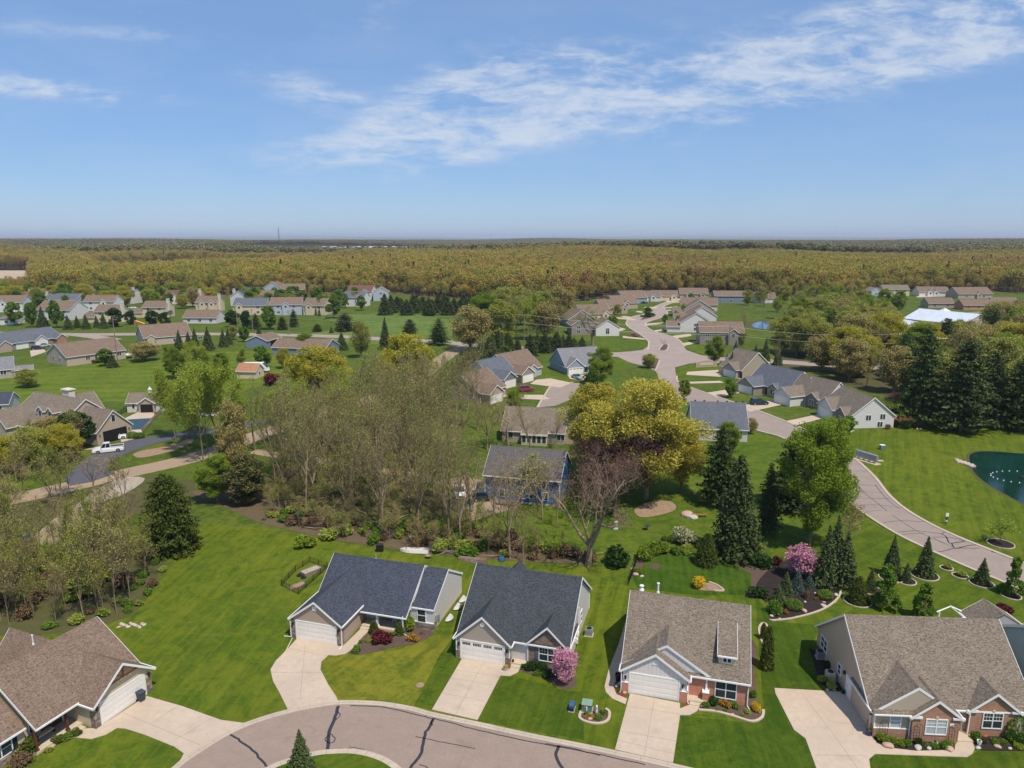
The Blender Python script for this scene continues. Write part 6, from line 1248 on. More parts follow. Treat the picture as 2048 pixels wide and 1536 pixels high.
def wood(poly, n, seed, kinds, hr, label, group, mind=3.2, wide=(.9, 1.25), avoid=()):
    r = random.Random(seed); P = scatter(poly, n, seed, mind, avoid); xs = sorted(p[0]/p[1] for p in P); ys = sorted(p[1] for p in P); k = len(P)
    q = lambda v, a, w: w[0] if v < a[k//3] else w[1] if v < a[2*k//3] else w[2]
    for (x, y) in P:
        kd = r.choice(kinds); h = r.uniform(*hr); t = (h-hr[0])/(hr[1]-hr[0]); tn = TONE[kd]; v = CNT.get(kd, 0) % len(TM[kd])
        plant_at(kd, x, y, h, '%s %s tree, %s %s part of %s' % ('short' if t < .33 else 'medium' if t < .67 else 'tall', tn[v % len(tn)], q(y, ys, ('front', 'central', 'rear')), q(x/y, xs, ('left', 'middle', 'right')), AREA[seed]), 'tree', group, r.uniform(*wide))
track_ = [px([(500, 898), (640, 915), (900, 958), (900, 980), (640, 930), (500, 912)])]
wood([(520, 985), (560, 905), (640, 905), (760, 925), (880, 950), (960, 1060), (930, 1098), (820, 1088), (700, 1062), (600, 1035), (530, 1010)], 42, 1, ['bare'], (14, 20.5), 'tall bare grey-brown tree in the middle wood beside the gravel track', 'bare trees of the middle wood', 3.6, (.7, 1.0), track_)
wood([(700, 905), (740, 850), (840, 835), (885, 860), (900, 900), (930, 950), (880, 945), (760, 920)], 24, 2, ['bare'], (15, 20), 'tall bare grey tree in the upper part of the middle wood', 'bare trees of the upper middle wood', 4.2, (.9, 1.25))
wood([(500, 905), (560, 860), (700, 835), (740, 850), (700, 900), (600, 905)], 12, 3, ['bare', 'bare', 'limegrove'], (12, 17), 'budding bare tree between gravel road and track', 'budding trees between road and track', 4.2)
wood([(-120, 1090), (60, 1120), (240, 1080), (310, 1150), (275, 1215), (180, 1248), (60, 1262), (-120, 1250)], 44, 4, ['thicket'], (8, 13), 'slim budding tree in the dense left wood beside the lawn', 'trees of the left wood', 2.1, (.65, .95))
wood([(-100, 960), (150, 965), (220, 1000), (300, 1010), (330, 1060), (250, 1075), (130, 1100), (60, 1090), (-100, 1120)], 24, 5, ['thicket', 'twiggy'], (7, 11), 'bare twiggy tree between the gravel roads at the left', 'twiggy trees by the gravel roads', 3.2, (.9, 1.3), [px([(60, 1120), (20, 1080), (160, 1000), (215, 1000), (110, 1085)])])
wood([(-60, 905), (60, 900), (130, 880), (150, 905), (110, 950), (-60, 985)], 11, 6, ['golden', 'thicket', 'budlobe'], (7, 10), 'golden budding tree in front of the big tan house', 'golden trees by the tan house', 4)
wood([(925, 715), (1005, 700), (1120, 695), (1130, 650), (1110, 625), (1010, 628), (960, 660), (930, 690)], 30, 7, ['bare', 'bare', 'budlobe', 'lime', 'limegrove'], (15, 20), 'bare and budding tree in the belt left of the winding street', 'trees of the belt by the winding street', 5)
wood([(1545, 735), (1640, 748), (1760, 790), (1850, 805), (1990, 840), (2120, 840), (2120, 700), (1900, 690), (1700, 700), (1560, 700)], 84, 8, ['bare', 'budlobe', 'bare', 'budlobe', 'lime', 'budlobe', 'golden', 'pine'], (10, 17), 'budding brown-green tree in the right-hand woods', 'trees of the right-hand woods', 6, (.9, 1.3), [px([(1500, 712), (1760, 728), (1760, 742), (1500, 728)]), px([(1785, 640), (1985, 645), (1985, 714), (1775, 708)])])
wood([(1560, 690), (1700, 700), (1900, 690), (2120, 690), (2150, 655), (1940, 662), (1760, 655), (1650, 650), (1550, 660)], 70, 9, ['budlobe', 'bare', 'budlobe', 'lime', 'budlobe', 'pine', 'golden'], (10, 16), 'mixed spring tree between the road and the white barns', 'trees before the white barns', 5.5, (.9, 1.3), [px([(1785, 640), (1985, 645), (1985, 712), (1775, 704)]), px([(1540, 728), (1640, 728), (1640, 640), (1495, 640)])])
wood([(1580, 650), (1760, 648), (1800, 628), (1700, 606), (1600, 612)], 40, 10, ['budlobe', 'lime', 'bare', 'limegrove'], (10, 15), 'olive spring tree left of the white barns', 'olive trees left of the barns', 8, (.9, 1.3))
wood([(0, 620), (420, 618), (450, 600), (0, 596)], 58, 11, ['lime', 'green', 'budlobe', 'golden'], (9, 14), 'leafy garden tree among the far left houses', 'garden trees of the left settlement', 6.5, (.9, 1.2))
wood([(480, 626), (760, 622), (760, 600), (480, 600)], 30, 12, ['lime', 'green', 'budlobe'], (8, 12), 'garden tree among the houses at the meadow', 'garden trees by the meadow houses', 7, (.9, 1.2))
wood([(930, 780), (1000, 840), (1000, 880), (880, 850), (860, 800), (890, 770)], 8, 13, ['bare'], (12, 17), 'bare tree behind the bend houses', 'bare trees behind the bend houses', 5)
wood([(340, 745), (480, 740), (500, 790), (350, 800)], 7, 14, ['limegrove', 'lime'], (8, 12), 'yellow-green garden tree near the orange-roofed shed', 'garden trees near the shed', 5)

# ------------------------------------------------------------------ brush and shrubs
def ring_scatter(poly, n, seed, kinds, rr2, hh, label, group, mind=1.4):
    r = random.Random(seed); P = scatter(poly, n, seed, mind); xs = sorted(p[0]/p[1] for p in P); m = len(P)
    for (x, y) in P:
        k = r.choice(kinds); q = r.uniform(*rr2); o = link('shrub', SH[k], None, (x, y, 0), r.uniform(0, 6), (q, q, r.uniform(*hh))); j = xs.index(x/y)
        tag(o, '%s %s, %s, in the %s stretch from the left' % ('wide' if q > sum(rr2)/2 else 'small', {'scrub': 'olive bush', 'brown': 'brown bush', 'green': 'green bush', 'lime': 'lime bush', 'balldark': 'dark bush'}[k], label, ORD[min(19, j*20//m)]), 'shrub', group)
ring_scatter([(520, 1040), (600, 1055), (700, 1082), (830, 1100), (960, 1114), (1180, 1126), (1180, 1100), (1040, 1080), (950, 1062), (830, 1055), (700, 1045), (590, 1015)], 60, 21, ['scrub', 'brown', 'brown', 'green'], (1.0, 2.4), (.9, 2.2), 'brush behind the gardens', 'brush along the garden wood', 1.5)
ring_scatter([(180, 1255), (270, 1228), (330, 1150), (345, 1120), (300, 1130), (250, 1200), (60, 1262)], 16, 22, ['scrub', 'brown', 'green'], (.7, 1.6), (.6, 1.4), 'edge of the left wood', 'brush at the left wood', 1.4)
ring_scatter([(-60, 1110), (150, 1090), (280, 1080), (250, 1180), (60, 1240), (-60, 1240)], 40, 23, ['scrub', 'brown'], (1.4, 2.6), (1.2, 2.6), 'beneath the left wood', 'undergrowth of the left wood', 1.6)
ring_scatter([(1290, 1090), (1330, 1080), (1430, 1085), (1440, 1110), (1300, 1110)], 16, 24, ['green', 'scrub', 'lime'], (.6, 1.4), (.6, 1.4), 'behind the garden lawn', 'perennials behind the garden lawn', 1.2)
ring_scatter([(1700, 835), (1860, 815), (2100, 855), (2100, 840), (1860, 800)], 26, 25, ['green', 'scrub', 'balldark'], (1.8, 3.4), (1.6, 3.2), 'foot of the right woods', 'bushes at the right woods', 3)
for i, (u, v, k, r, h, l) in enumerate((
    (612, 1092, 'lime', 2.2, 1.8, 'light green bush at the wood edge, left of the dark grill'), (655, 1080, 'scrub', 2.3, 2.0, 'pale olive bush right of the light green wood-edge bush'), (1232, 1130, 'deep', 2.6, 2.8, 'big dark green bush right of the huge bare tree'),
    (1285, 1120, 'lime', 1.7, 2.2, 'yellow-green bush at the corner of the garden lawn'), (1318, 1105, 'lime', 1.9, 1.8, 'second yellow-green bush behind the garden lawn'), (1275, 1148, 'lime', .8, 1.0, 'small lime bush on the left edge of the garden lawn'),
    (1366, 1085, 'ivory', 3.0, 3.0, 'large cream-flowering viburnum behind the garden lawn'), (1397, 1174, 'yellow', 1.35, 1.9, 'brilliant yellow shrub on the garden lawn'), (1514, 1423, 'yellow', .72, 1.05, 'brilliant yellow shrub at the corner of the brick-fronted house'),
    (1520, 1130, 'deep', 2.4, 1.9, 'wide dark shrub left of the planting bed crabapple'), (1551, 1130, 'maroon', 1.1, 1.6, 'dark red barberry left of the planting bed crabapple'), (1640, 1140, 'lime', 1.6, 1.9, 'lime shrub right of the planting bed crabapple'),
    (1588, 1217, 'ball', 1.15, 1.15, 'clipped round boxwood low in the planting bed'), (1650, 1196, 'ball', 1.05, 1.0, 'clipped round boxwood at the right of the planting bed'), (1613, 1196, 'brown', .75, 1.5, 'dry tan grass clump in the planting bed'),
    (1548, 1226, 'green', 1.3, 1.9, 'green shrub at the lower left of the planting bed'), (1572, 1228, 'orange', .5, .7, 'small orange shrub low in the planting bed'), (1632, 1200, 'orange', .4, .5, 'tiny orange shrub in the middle of the planting bed'), (1515, 1193, 'deep', 1.6, 1.6, 'dark shrub outside the left tip of the planting bed'),
    (820, 1259, 'lime', 1.25, 1.9, 'bright lime shrub under the right window of the taupe house'), (765, 1283, 'maroon', 1.75, 1.5, 'deep red Japanese maple bush in the porch bed'), (826, 1282, 'orange', 1.0, 1.0, 'amber spirea right of the red maple bush'), (714, 1303, 'green', .8, .9, 'low green shrub at the tip of the porch bed'), (722, 1286, 'perennial', .5, .6, 'grassy clump at the start of the porch bed'), (738, 1284, 'scrub', .7, .5, 'faded green clump left of the red maple bush'), (788, 1272, 'perennial', .6, .7, 'grey-green plant right of the red maple bush'), (842, 1268, 'brown', .4, .3, 'dry clump at the end of the porch bed'),
    (1049, 1338, 'deep', .55, .7, 'small dark shrub left under the stone gable'), (1064, 1340, 'deep', .95, 1.2, 'dark rhododendron under the stone gable window'), (1084, 1343, 'deep', .9, 1.1, 'dark rhododendron second from left under the stone gable'), (1075, 1350, 'green', .6, .6, 'low green shrub at the edge of the stone gable bed'), (1096, 1354, 'deep', .8, .8, 'dark shrub half under the crabapple by the stone gable'),
    (1174, 1430, 'green', .45, .4, 'small shrub below the green utility box'), (1172, 1436, 'orange', .4, .35, 'reddish low plant in the utility bed'), (1184, 1436, 'orange', .45, .4, 'rusty low plant in the middle of the utility bed'), (1197, 1437, 'green', .6, .5, 'green plant right of the white marker post'), (1207, 1428, 'perennial', .7, .6, 'leafy lily clump at the right of the utility bed'),
    (1410, 1415, 'green', .6, .7, 'green shrub at the left of the brick house bed'), (1428, 1409, 'deep', .8, .9, 'dark shrub under the brick house window'), (1450, 1413, 'orange', .8, .8, 'amber shrub right under the brick house window'), (1470, 1416, 'green', .7, .7, 'green shrub right of the amber shrub at the brick wall'), (1451, 1423, 'green', .3, .3, 'tiny round plant at the brick bed edging'), (1483, 1434, 'green', .32, .3, 'tiny round plant near the bend of the brick bed edging'), (1497, 1427, 'scrub', .6, .4, 'dry grassy clump at the right of the brick bed'), (1506, 1396, 'green', .5, 1.0, 'upright green plant by the brick house corner'),
    (1434, 1422, 'green', .3, .3, 'tiny round plant at the left of the brick bed edging'), (1239, 1383, 'green', .45, .5, 'small leafy plant beside the brick pier at the side path'), (1246, 1345, 'green', .4, .5, 'plant in the red mulch halfway along the side path'),
    (1765, 1485, 'lime', .7, 1.0, 'lime shrub at the left end of the front bed of the tan-roofed house'), (1779, 1487, 'green', .6, .75, 'green shrub second in the front bed of the tan-roofed house'), (1791, 1489, 'lime', .55, .7, 'lime shrub third in the front bed of the tan-roofed house'), (1802, 1490, 'lime', .6, .7, 'lime shrub fourth in the front bed of the tan-roofed house'), (1814, 1492, 'green', .6, .75, 'green shrub fifth in the front bed of the tan-roofed house'), (1835, 1490, 'deep', .4, .9, 'climbing plant at the foot of the left iron trellis'), (1854, 1494, 'green', .4, .4, 'low plant under the double window of the brick bay'), (1870, 1495, 'green', .55, .55, 'green shrub right of the low plant at the brick bay'), (1887, 1496, 'green', .6, .6, 'green shrub by the right trellis'), (1899, 1491, 'lime', .5, .6, 'lime shrub at the right end of the brick bay bed'),
    (1952, 1481, 'green', .6, 1.1, 'pointed green shrub left under the right brick gable'), (1964, 1487, 'deep', .4, .5, 'dark low plant under the right brick gable'), (1990, 1487, 'green', .6, .5, 'low green shrub under the right brick gable window'), (2005, 1487, 'green', .55, .5, 'second low green shrub under the right brick gable window'), (2022, 1483, 'green', .75, .95, 'round green shrub at the right brick corner'), (2046, 1478, 'ball', 1.7, 2.3, 'large clipped green bush at the right edge'), (2040, 1495, 'lime', .8, .5, 'broad leafy plant low at the right edge'),
    (1626, 1300, 'lime', .8, .8, 'yellow-green shrub near the back corner of the beige side wall'), (1645, 1362, 'scrub', .9, .8, 'olive juniper left of the beige air conditioner'), (1660, 1375, 'scrub', .9, .8, 'olive juniper near the driveway corner'), (1655, 1335, 'deep', .6, .9, 'dark climber on the beige side wall'),
    (60, 1506, 'yew', 1.5, 1.5, 'big dark yew bush in front of the left window'), (40, 1530, 'brown', 1.5, 1.3, 'brownish bush at the bottom left corner'), (118, 1485, 'yew', .8, .7, 'clipped dark shrub by the porch edge'), (138, 1476, 'green', .9, .6, 'green spreading juniper at the walkway corner'), (150, 1472, 'yew', .8, .6, 'dark spreading shrub beside the walkway'), (100, 1502, 'scrub', .6, .5, 'straggly plant between the yews and the porch'),
    (2008, 1226, 'maroon', 1.3, 1.4, 'dark red barberry behind the tan roof ridge'), (1893, 1137, 'scrub', .75, 1.0, 'small green shrub in a tiny mulch ring by the street'), (1920, 1151, 'scrub', 1.0, 1.0, 'low green shrub in a mulch ring by the street'), (2006, 1186, 'green', 1.2, 1.2, 'green shrub beside the young tree at the right edge'),
    (1808, 857, 'balldark', 1.5, 2.2, 'dark round bush at the deck corner of the white gable house'), (1776, 858, 'brown', 1.3, 1.4, 'brown bush by the basement window of the white gable house'), (265, 876, 'ball', 1.4, 1.5, 'clipped green bush right of the open garage'), (278, 876, 'ball', 1.4, 1.3, 'clipped green bush by the pool fence foot'), (540, 770, 'maroon', 4.0, 4.4, 'wine-red round bush tree right of the orange-roofed shed'), (148, 634, 'maroon', 3.0, 4, 'dark red bush by the grey-walled brown-roofed house'), (860, 632, 'balldark', 3.4, 4.4, 'dark evergreen bush below the conifer plantation'))):
    shrub(k, u, v, r, h, l)
for u, v in ((748, 1266), (800, 1268)): pass
for i, (u, v, l) in enumerate(((748, 1266, 'clipped green cone shrub at the left porch post'), (800, 1268, 'clipped green cone shrub at the right porch post'))):
    o = plant('arborvitae', u, v, None, None, l, 'shrub', name='cone_shrub', h=1.5, r=.55)

wood([(520, 1042), (600, 1058), (700, 1084), (830, 1102), (960, 1114), (1175, 1126), (1178, 1100), (1040, 1072), (950, 1050), (830, 1035), (700, 1020), (590, 990), (500, 990)], 70, 31, ['thicket'], (2.2, 5.5), 'low twiggy sapling in the brush behind the gardens', 'saplings behind the gardens', 1.6, (.9, 1.5))
wood([(560, 985), (700, 1020), (900, 1050), (900, 990), (700, 950), (560, 930)], 58, 32, ['thicket', 'twiggy'], (4, 9), 'understorey sapling among the trunks of the middle wood', 'understorey of the middle wood', 2.6, (1.0, 1.6), track_)
wood([(-80, 1110), (150, 1090), (300, 1090), (310, 1170), (180, 1245), (60, 1262), (-80, 1250)], 34, 33, ['thicket'], (3, 6.5), 'short twiggy sapling within the left wood', 'saplings of the left wood', 1.8, (.8, 1.3))
AREA.update({34: 'the gardens of the winding street', 35: 'the trees around the small blue pond', 36: 'the trees in front of the cobalt house'})
wood([(1130, 668), (1230, 625), (1290, 605), (1400, 604), (1440, 650), (1500, 690), (1440, 700), (1340, 640), (1250, 640), (1200, 690)], 26, 34, ['green', 'lime', 'budlobe'], (4, 7), '', 'garden trees of the winding street', 9, (.8, 1.1), [px([(1240, 712), (1240, 625), (1300, 600), (1375, 600), (1340, 650), (1400, 712)])])
wood([(1480, 690), (1490, 600), (1620, 598), (1640, 700), (1560, 705)], 24, 35, ['bare', 'budlobe', 'limegrove'], (9, 14), '', 'trees around the small blue pond', 9, (.8, 1.1), [px([(1490, 668), (1500, 640), (1556, 640), (1560, 668)])])
wood([(960, 1020), (1130, 1030), (1140, 1080), (970, 1075)], 3, 36, ['twiggy'], (7, 11), '', 'bare trees before the cobalt house', 3, (.8, 1.1))
for i in range(26):
    r = random.Random(400+i); X, Y = scatter([(520, 1046), (830, 1100), (960, 1112), (1175, 1124), (1170, 1095), (950, 1050), (700, 1015), (540, 985)], 1, 500+i)[0]; a = r.uniform(0, 6.28); L = r.uniform(1.5, 4.5)
    tag(MB().tube([(X, Y, .1), (X+math.cos(a)*L*.5, Y+math.sin(a)*L*.5, .3), (X+math.cos(a)*L, Y+math.sin(a)*L, r.uniform(.2, 1.0))], [.11, .08, .03], 6).build('fallen_branch', M['bark_pale']), 'fallen dead branch lying in the brush of the garden wood', 'branch', 'fallen branches in the garden wood')
for i, (u, v, t, w) in enumerate(((925, 742, 700, 34), (942, 733, 694, 34), (960, 727, 686, 36), (978, 719, 672, 40), (996, 714, 660, 42), (1015, 709, 664, 40), (1060, 712, 668, 36), (1090, 705, 664, 36), (1113, 702, 662, 38), (1138, 699, 668, 34), (905, 760, 722, 36), (1035, 712, 676, 30))):
    plant('darkfir', u, v, t, w, ORD[i]+' dense dark fir of the belt above the bend houses', 'tree', 'firs above the bend houses')

# ------------------------------------------------------------------ boulders
def rock_mesh(seed, m):
    bm = bmesh.new(); bmesh.ops.create_icosphere(bm, subdivisions=2, radius=1); r = random.Random(seed)
    k = [Vector((r.gauss(0, 1), r.gauss(0, 1), r.gauss(0, 1))).normalized() for _ in range(7)]
    for v in bm.verts:
        for d in k:
            t = v.co.dot(d)-.72
            if t > 0: v.co -= d*t
        v.co.z = max(v.co.z*.75, -.25)
    me = bpy.data.meshes.new('boulder'); bm.to_mesh(me); bm.free(); me.materials.append(m); return me
M['rock'] = m_noisy('pale_stone', (.5, .46, .4), .2, 2, .9); M['rock_pink'] = m_noisy('pink_stone', (.5, .33, .26), .2, 2, .9)
RK = [rock_mesh(i, M['rock' if i % 3 else 'rock_pink']) for i in range(5)]
def rock(u, v, r, label, group=None, i=0, z=.04):
    X, Y = G(u, v, z); o = link('boulder', RK[i % 5], None, (X, Y, z+r*.1), RND.uniform(0, 6), (r, r*.8, r*.75)); tag(o, label, 'boulder', group)
for i, (u, v, r) in enumerate(((1608, 1222, .42), (1647, 1212, .42), (1672, 1190, .35), (1671, 1176, .28), (1610, 1204, .2), (1648, 1205, .22), (1560, 1238, .22), (1543, 1232, .32), (1541, 1240, .18), (1594, 1234, .2), (1670, 1204, .22), (1652, 1167, .24), (1630, 1186, .16))): rock(u, v, r, 'pale field stone lying in the dark mulch of the large planting bed', 'stones of the large planting bed', i)
for i, (u, v, r) in enumerate(((1776, 1492, .5), (1836, 1496, .4), (1858, 1497, .25), (1899, 1499, .42), (1956, 1496, .3), (1995, 1494, .32), (2020, 1497, .2), (1655, 1380, .22), (1668, 1380, .22))): rock(u, v, r, 'pale stone at the foot of the tan-roofed house beds', 'stones around the tan-roofed house', i, .1)
for i, (u, v, r) in enumerate(((1181, 1438, .26), (1241, 1368, .32), (1234, 1373, .3), (1249, 1386, .28), (1250, 1312, .2), (1465, 1429, .18))): rock(u, v, r, 'rounded stone lying in the mulch near the brick-fronted house', 'stones near the brick-fronted house', i)
for i, (u, v, r) in enumerate(((1374, 1030, 1.1), (1384, 1036, 1.0), (1268, 1140, .6), (1272, 1150, .5), (1284, 1153, .35))): rock(u, v, r, 'weathered boulder by the path behind the garden lawn', 'boulders behind the garden lawn', i)
for i in range(14): rock(1913+i*2.6, 920+i*.9+(i % 3)*1.5, .55, ORD[i]+' white rip-rap stone from the left at the pond inlet', 'rip-rap at the pond inlet', i)
for i, (u, v, r) in enumerate(((1683, 862, .5), (1690, 864, .4), (1700, 863, .6), (1706, 862, .35), (1842, 859, .5), (1834, 858, .4))): rock(u, v, r, 'pale stone beside the white gable house', 'stones beside the white gable house', i)
for i in range(16): rock(392+i*2.7, 828+(i*7 % 5), .8, ORD[i]+' pale rubble stone from the left in the heap behind the lime trees', 'rubble heap by the lime trees', i)
for i in range(12): rock(238+i*4.6, 1255-(i*7 % 9), .28, ORD[i]+' broken stone from the left in the small heap by the left wood', 'stone heap at the left wood', i)

# ------------------------------------------------------------------ small things
def thing(name, label, cat, u, v, rz=0, z=0, group=None): o = empty(name, (*G(u, v, z), z), R(rz)); return tag(o, label, cat, group)
t = thing('wheelie_bin', 'dark grey wheeled bin standing beside the white garage door', 'bin', 283, 1402, 60)
mb = MB(); P4 = lambda w, d, z: [(-w, -d, z), (w, -d, z), (w, d, z), (-w, d, z)]
a, b = P4(.24, .26, .08), P4(.31, .36, .98); mb.face(a[::-1]).face(b); [mb.face([a[i], a[(i+1) % 4], b[(i+1) % 4], b[i]]) for i in range(4)]; mb.box(-.33, .33, -.39, .39, .93, .98); mb.build('bin_body', M['bin'], t, bevel=.02)
MB().box(-.34, .34, -.42, .38, .985, 1.06).build('lid', M['bin'], t, bevel=.03)
for x in (-.3, .3): MB().tube([(x-.04, .3, .12), (x+.04, .3, .12)], .12, 12).build('wheel', M['black'], t)
MB().tube([(-.26, .44, 1.0), (.26, .44, 1.0)], .02, 6).build('handle', M['bin'], t)
t = thing('porch_bench', 'white cushioned bench with checked throw on the left porch', 'bench', 90, 1472, A0, .22); t.location.z = .22
MB().box(-.8, .8, -.28, .28, .32, .45).build('seat', M['cream'], t, bevel=.03); MB().box(-.8, .8, .22, .32, .45, .95).build('backrest', M['timber'], t)
for x in (-.76, .76): MB().box(x-.04, x+.04, -.28, .3, 0, .62).build('armrest', M['timber'], t)
MB().box(-.78, -.25, .08, .21, .45, .75).build('cushion', mat('plaid', (.45, .22, .18)), t)
def ac(u, v, rz, label, m='metal', s=.4):
    t = thing('air_conditioner', label, 'air conditioner', u, v, rz); MB().box(-s-.1, s+.1, -s-.1, s+.1, 0, .08).build('pad', M['concrete'], t)
    mb = MB(); mb.box(-s, s, -s, s, .08, .85); [mb.box(-s-.01, s+.01, -s-.01, s+.01, .14+i*.08, .17+i*.08) for i in range(8)]; mb.build('casing', M[m], t); MB().lathe([(.3, .855), (.3, .9), (.24, .9), (.24, .86), (.001, .86)], (0, 0), 16).build('fan_grille', M['black'], t)
ac(1178, 1270, A2, 'grey air conditioner beside the light side wall of the charcoal-roofed house', 'metal'); ac(1660, 1358, A4, 'beige air conditioner beside the long beige side wall', 'cream'); ac(1639, 1316, A4, 'grey air conditioner near the back of the beige side wall', 'metal', .32)
for i, y in enumerate((8.6, 11.3, 13.2)):
    X, Y = wpt(O1, A1, 15.25, y); t = empty('window_well', (X, Y, 0), R(A1)); tag(t, ('nearest', 'middle', 'farthest')[i]+' domed clear cover over a basement window well along the taupe house', 'window well')
    c = [(.62*math.cos(k*math.pi/8-math.pi/2), .8*math.sin(k*math.pi/8-math.pi/2)) for k in range(9)]
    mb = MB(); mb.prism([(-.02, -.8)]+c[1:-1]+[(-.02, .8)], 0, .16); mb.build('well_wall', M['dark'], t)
    mb = MB(); q = [(x*1.06, y*1.06, .17) for x, y in c]; q2 = [(x*.8, y*.85, .36) for x, y in c]; [mb.face([q[k], q[k+1], q2[k+1], q2[k]]) for k in range(8)]; mb.face([(x, y, z) for x, y, z in q2]); mb.build('cover', M['cover_clear'] if 'cover_clear' in M else M.setdefault('cover_clear', m_noisy('clear_cover', (.55, .53, .52), .1, 3, .25)), t)
# utility corner
t = thing('utility_box', 'blue telephone pedestal box on the lawn strip', 'utility box', 1144, 1419, -15)
mb = MB(); mb.box(-.28, .28, -.5, .5, 0, .08); mb.build('pad', M['concrete'], t); M['bluebox'] = m_noisy('blue_box', (.05, .11, .22), .15, 3, .5); MB().box(-.24, .24, -.44, .44, .08, .7).build('cabinet', M['bluebox'], t, bevel=.03); MB().box(-.2, .2, -.46, -.44, .12, .45).build('door_panel', mat('dark_blue', (.015, .02, .1)), t)
t = thing('transformer_box', 'green electrical transformer box with sloped lid at the bed corner', 'transformer', 1174, 1421, -12)
M['greenbox'] = m_noisy('green_box', (.12, .22, .18), .12, 3, .5); MB().box(-.55, .55, -.55, .55, 0, .1).build('pad', M['concrete'], t); MB().box(-.48, .48, -.42, .5, .1, .85).build('cabinet', M['greenbox'], t, bevel=.03); MB().box(-.5, .5, -.5, .5, .86, .92).build('lid', m_noisy('green_lid', (.22, .32, .24), .1, 3, .5), t, bevel=.02)
MB().box(-.28, -.12, -.47, -.425, .55, .75).build('warning_label', mat('orange_label', (.6, .2, .03)), t); MB().box(-.04, .06, -.49, -.425, .3, .75).build('lock_plate', M['white'], t)
t = thing('marker_post', 'white round marker post in the utility bed', 'post', 1193, 1430); MB().lathe([(.09, 0), (.09, .95), (.07, 1.02), (.001, 1.03)], (0, 0), 12).build('post', M['white'], t); MB().lathe([(.095, .7), (.095, .78)], (0, 0), 12).build('band', M['metal'], t)
for (u, v, l) in ((840, 1371, 'round brown manhole cover in the dry lawn'), ): t = link('manhole_cover', None) if False else MB().lathe([(.001, .06), (.42, .06), (.42, 0)], G(u, v), 18).build('manhole_cover', M['dirt']); tag(t, l, 'manhole')
t = tag(MB().tube([(*G(563, 1321), .05), (*G(585, 1276), .05)], .05, 6).build('drain_pipe', M['cream']), 'long pale drain pipe lying on the grass left of the curved drive', 'pipe')
# vegetable enclosure
t = fence('low wire garden fence around the raised vegetable beds', [(563, 1172), (597, 1189), (655, 1136), (620, 1124), (592, 1142), (563, 1172)], .9, 1.9, 'black', .03, (.08, .75), .14, 'garden_fence')
for (u, v, L, w, m, l) in ((622, 1146, 2.6, 1.3, 'oldwood', 'larger weathered wooden raised bed inside the wire fence'), (594, 1174, 2.3, 1.0, 'oldwood', 'low brown raised bed nearest the drive inside the wire fence')):
    t = thing('raised_bed', l, 'raised bed', u, v, 48); h_ = .55 if L > 2.5 else .28; mb = MB()
    for q in ((-L/2, L/2, -w/2, -w/2+.06), (-L/2, L/2, w/2-.06, w/2), (-L/2, -L/2+.06, -w/2+.06, w/2-.06), (L/2-.06, L/2, -w/2+.06, w/2-.06)): mb.box(q[0], q[1], q[2], q[3], 0, h_)
    mb.build('boards', M[m], t); MB().box(-L/2+.07, L/2-.07, -w/2+.07, w/2-.07, 0, h_-.06).build('soil', M['dirt'] if L < 2.5 else M['stones'], t)
for i, (u, v, l) in enumerate(((599, 1152, 'old tyre lying left of the larger raised bed'), (607, 1156, 'old tyre lying right in front of the larger raised bed'))): tag(MB().lathe([(.2, .05), (.2, .2), (.34, .22), (.38, .1), (.34, 0), (.2, .05)], G(u, v), 16).build('old_tyre', M['tyre']), l, 'tyre')
# things along the back lawn
t = thing('rowing_boat', 'upturned pale boat on the grass behind the taupe house', 'boat', 829, 1103, -5); mb = MB(); N_ = 9; R0, R1 = [], []
for i in range(N_): x = -2.1+4.2*i/(N_-1); w = .72*min(1, (1-((x-.3)/2.6)**2)**.7) if x < 0 else .72; w = .72*(1-max(0, -x/2.15)**2.4); R0.append((x, w)); 
for i in range(N_-1):
    (x0, w0), (x1, w1) = R0[i], R0[i+1]
    for s in (-1, 1): q = [(x0, s*w0, .05), (x1, s*w1, .05), (x1, s*w1*.75, .42), (x0, s*w0*.75, .42)]; mb.face(q if s < 0 else q[::-1])
    mb.face([(x0, -w0*.75, .42), (x1, -w1*.75, .42), (x1, w1*.75, .42), (x0, w0*.75, .42)])
mb.face([(2.1, -.72, .05), (2.1, .72, .05), (2.1, .54, .42), (2.1, -.54, .42)]); M['boat'] = m_noisy('boat_aluminium', (.62, .58, .52), .1, 2, .5); mb.build('hull', M['boat'], t); MB().box(-1.9, 2.1, -.03, .03, .42, .47).build('keel', M['boat'], t)
t = thing('ladder', 'aluminium ladder lying on the brush beside the upturned boat', 'ladder', 878, 1106, -14)
for y in (-.2, .2): MB().box(-2.3, 2.3, y-.03, y+.03, .4, .48).build('rail', M['metal'], t)
for i in range(15): MB().box(-2.2+i*.31, -2.15+i*.31, -.17, .17, .42, .46).build('rung', M['metal'], t)
for i in range(9): u, v = 942+(i % 3)*2, 1125-(i//3)*1.2; X, Y = G(u, v); o = MB().box(-1.9, 1.9, -.09, .09, 0, .12).build('timber_beam', M['oldwood']); o.location = (X+i % 3*.05, Y+(i % 3)*.22, .0+(i//3)*.13); o.rotation_euler = (0, 0, R(-24+i*1.5)); tag(o, 'weathered beam in the lumber pile behind the houses', 'beam', 'lumber pile behind the houses')
t = thing('grill', 'black covered grill standing on the back lawn by the wood', 'grill', 760, 1103); MB().box(-.5, .5, -.3, .3, .3, .85).build('cabinet', M['black'], t); MB().tube([(-.45, 0, .95), (.45, 0, .95)], .3, 12).build('lid', M['black'], t)
for x in (-.45, .45):
    for y in (-.25, .25): MB().box(x-.03, x+.03, y-.03, y+.03, 0, .3).build('leg', M['black'], t)
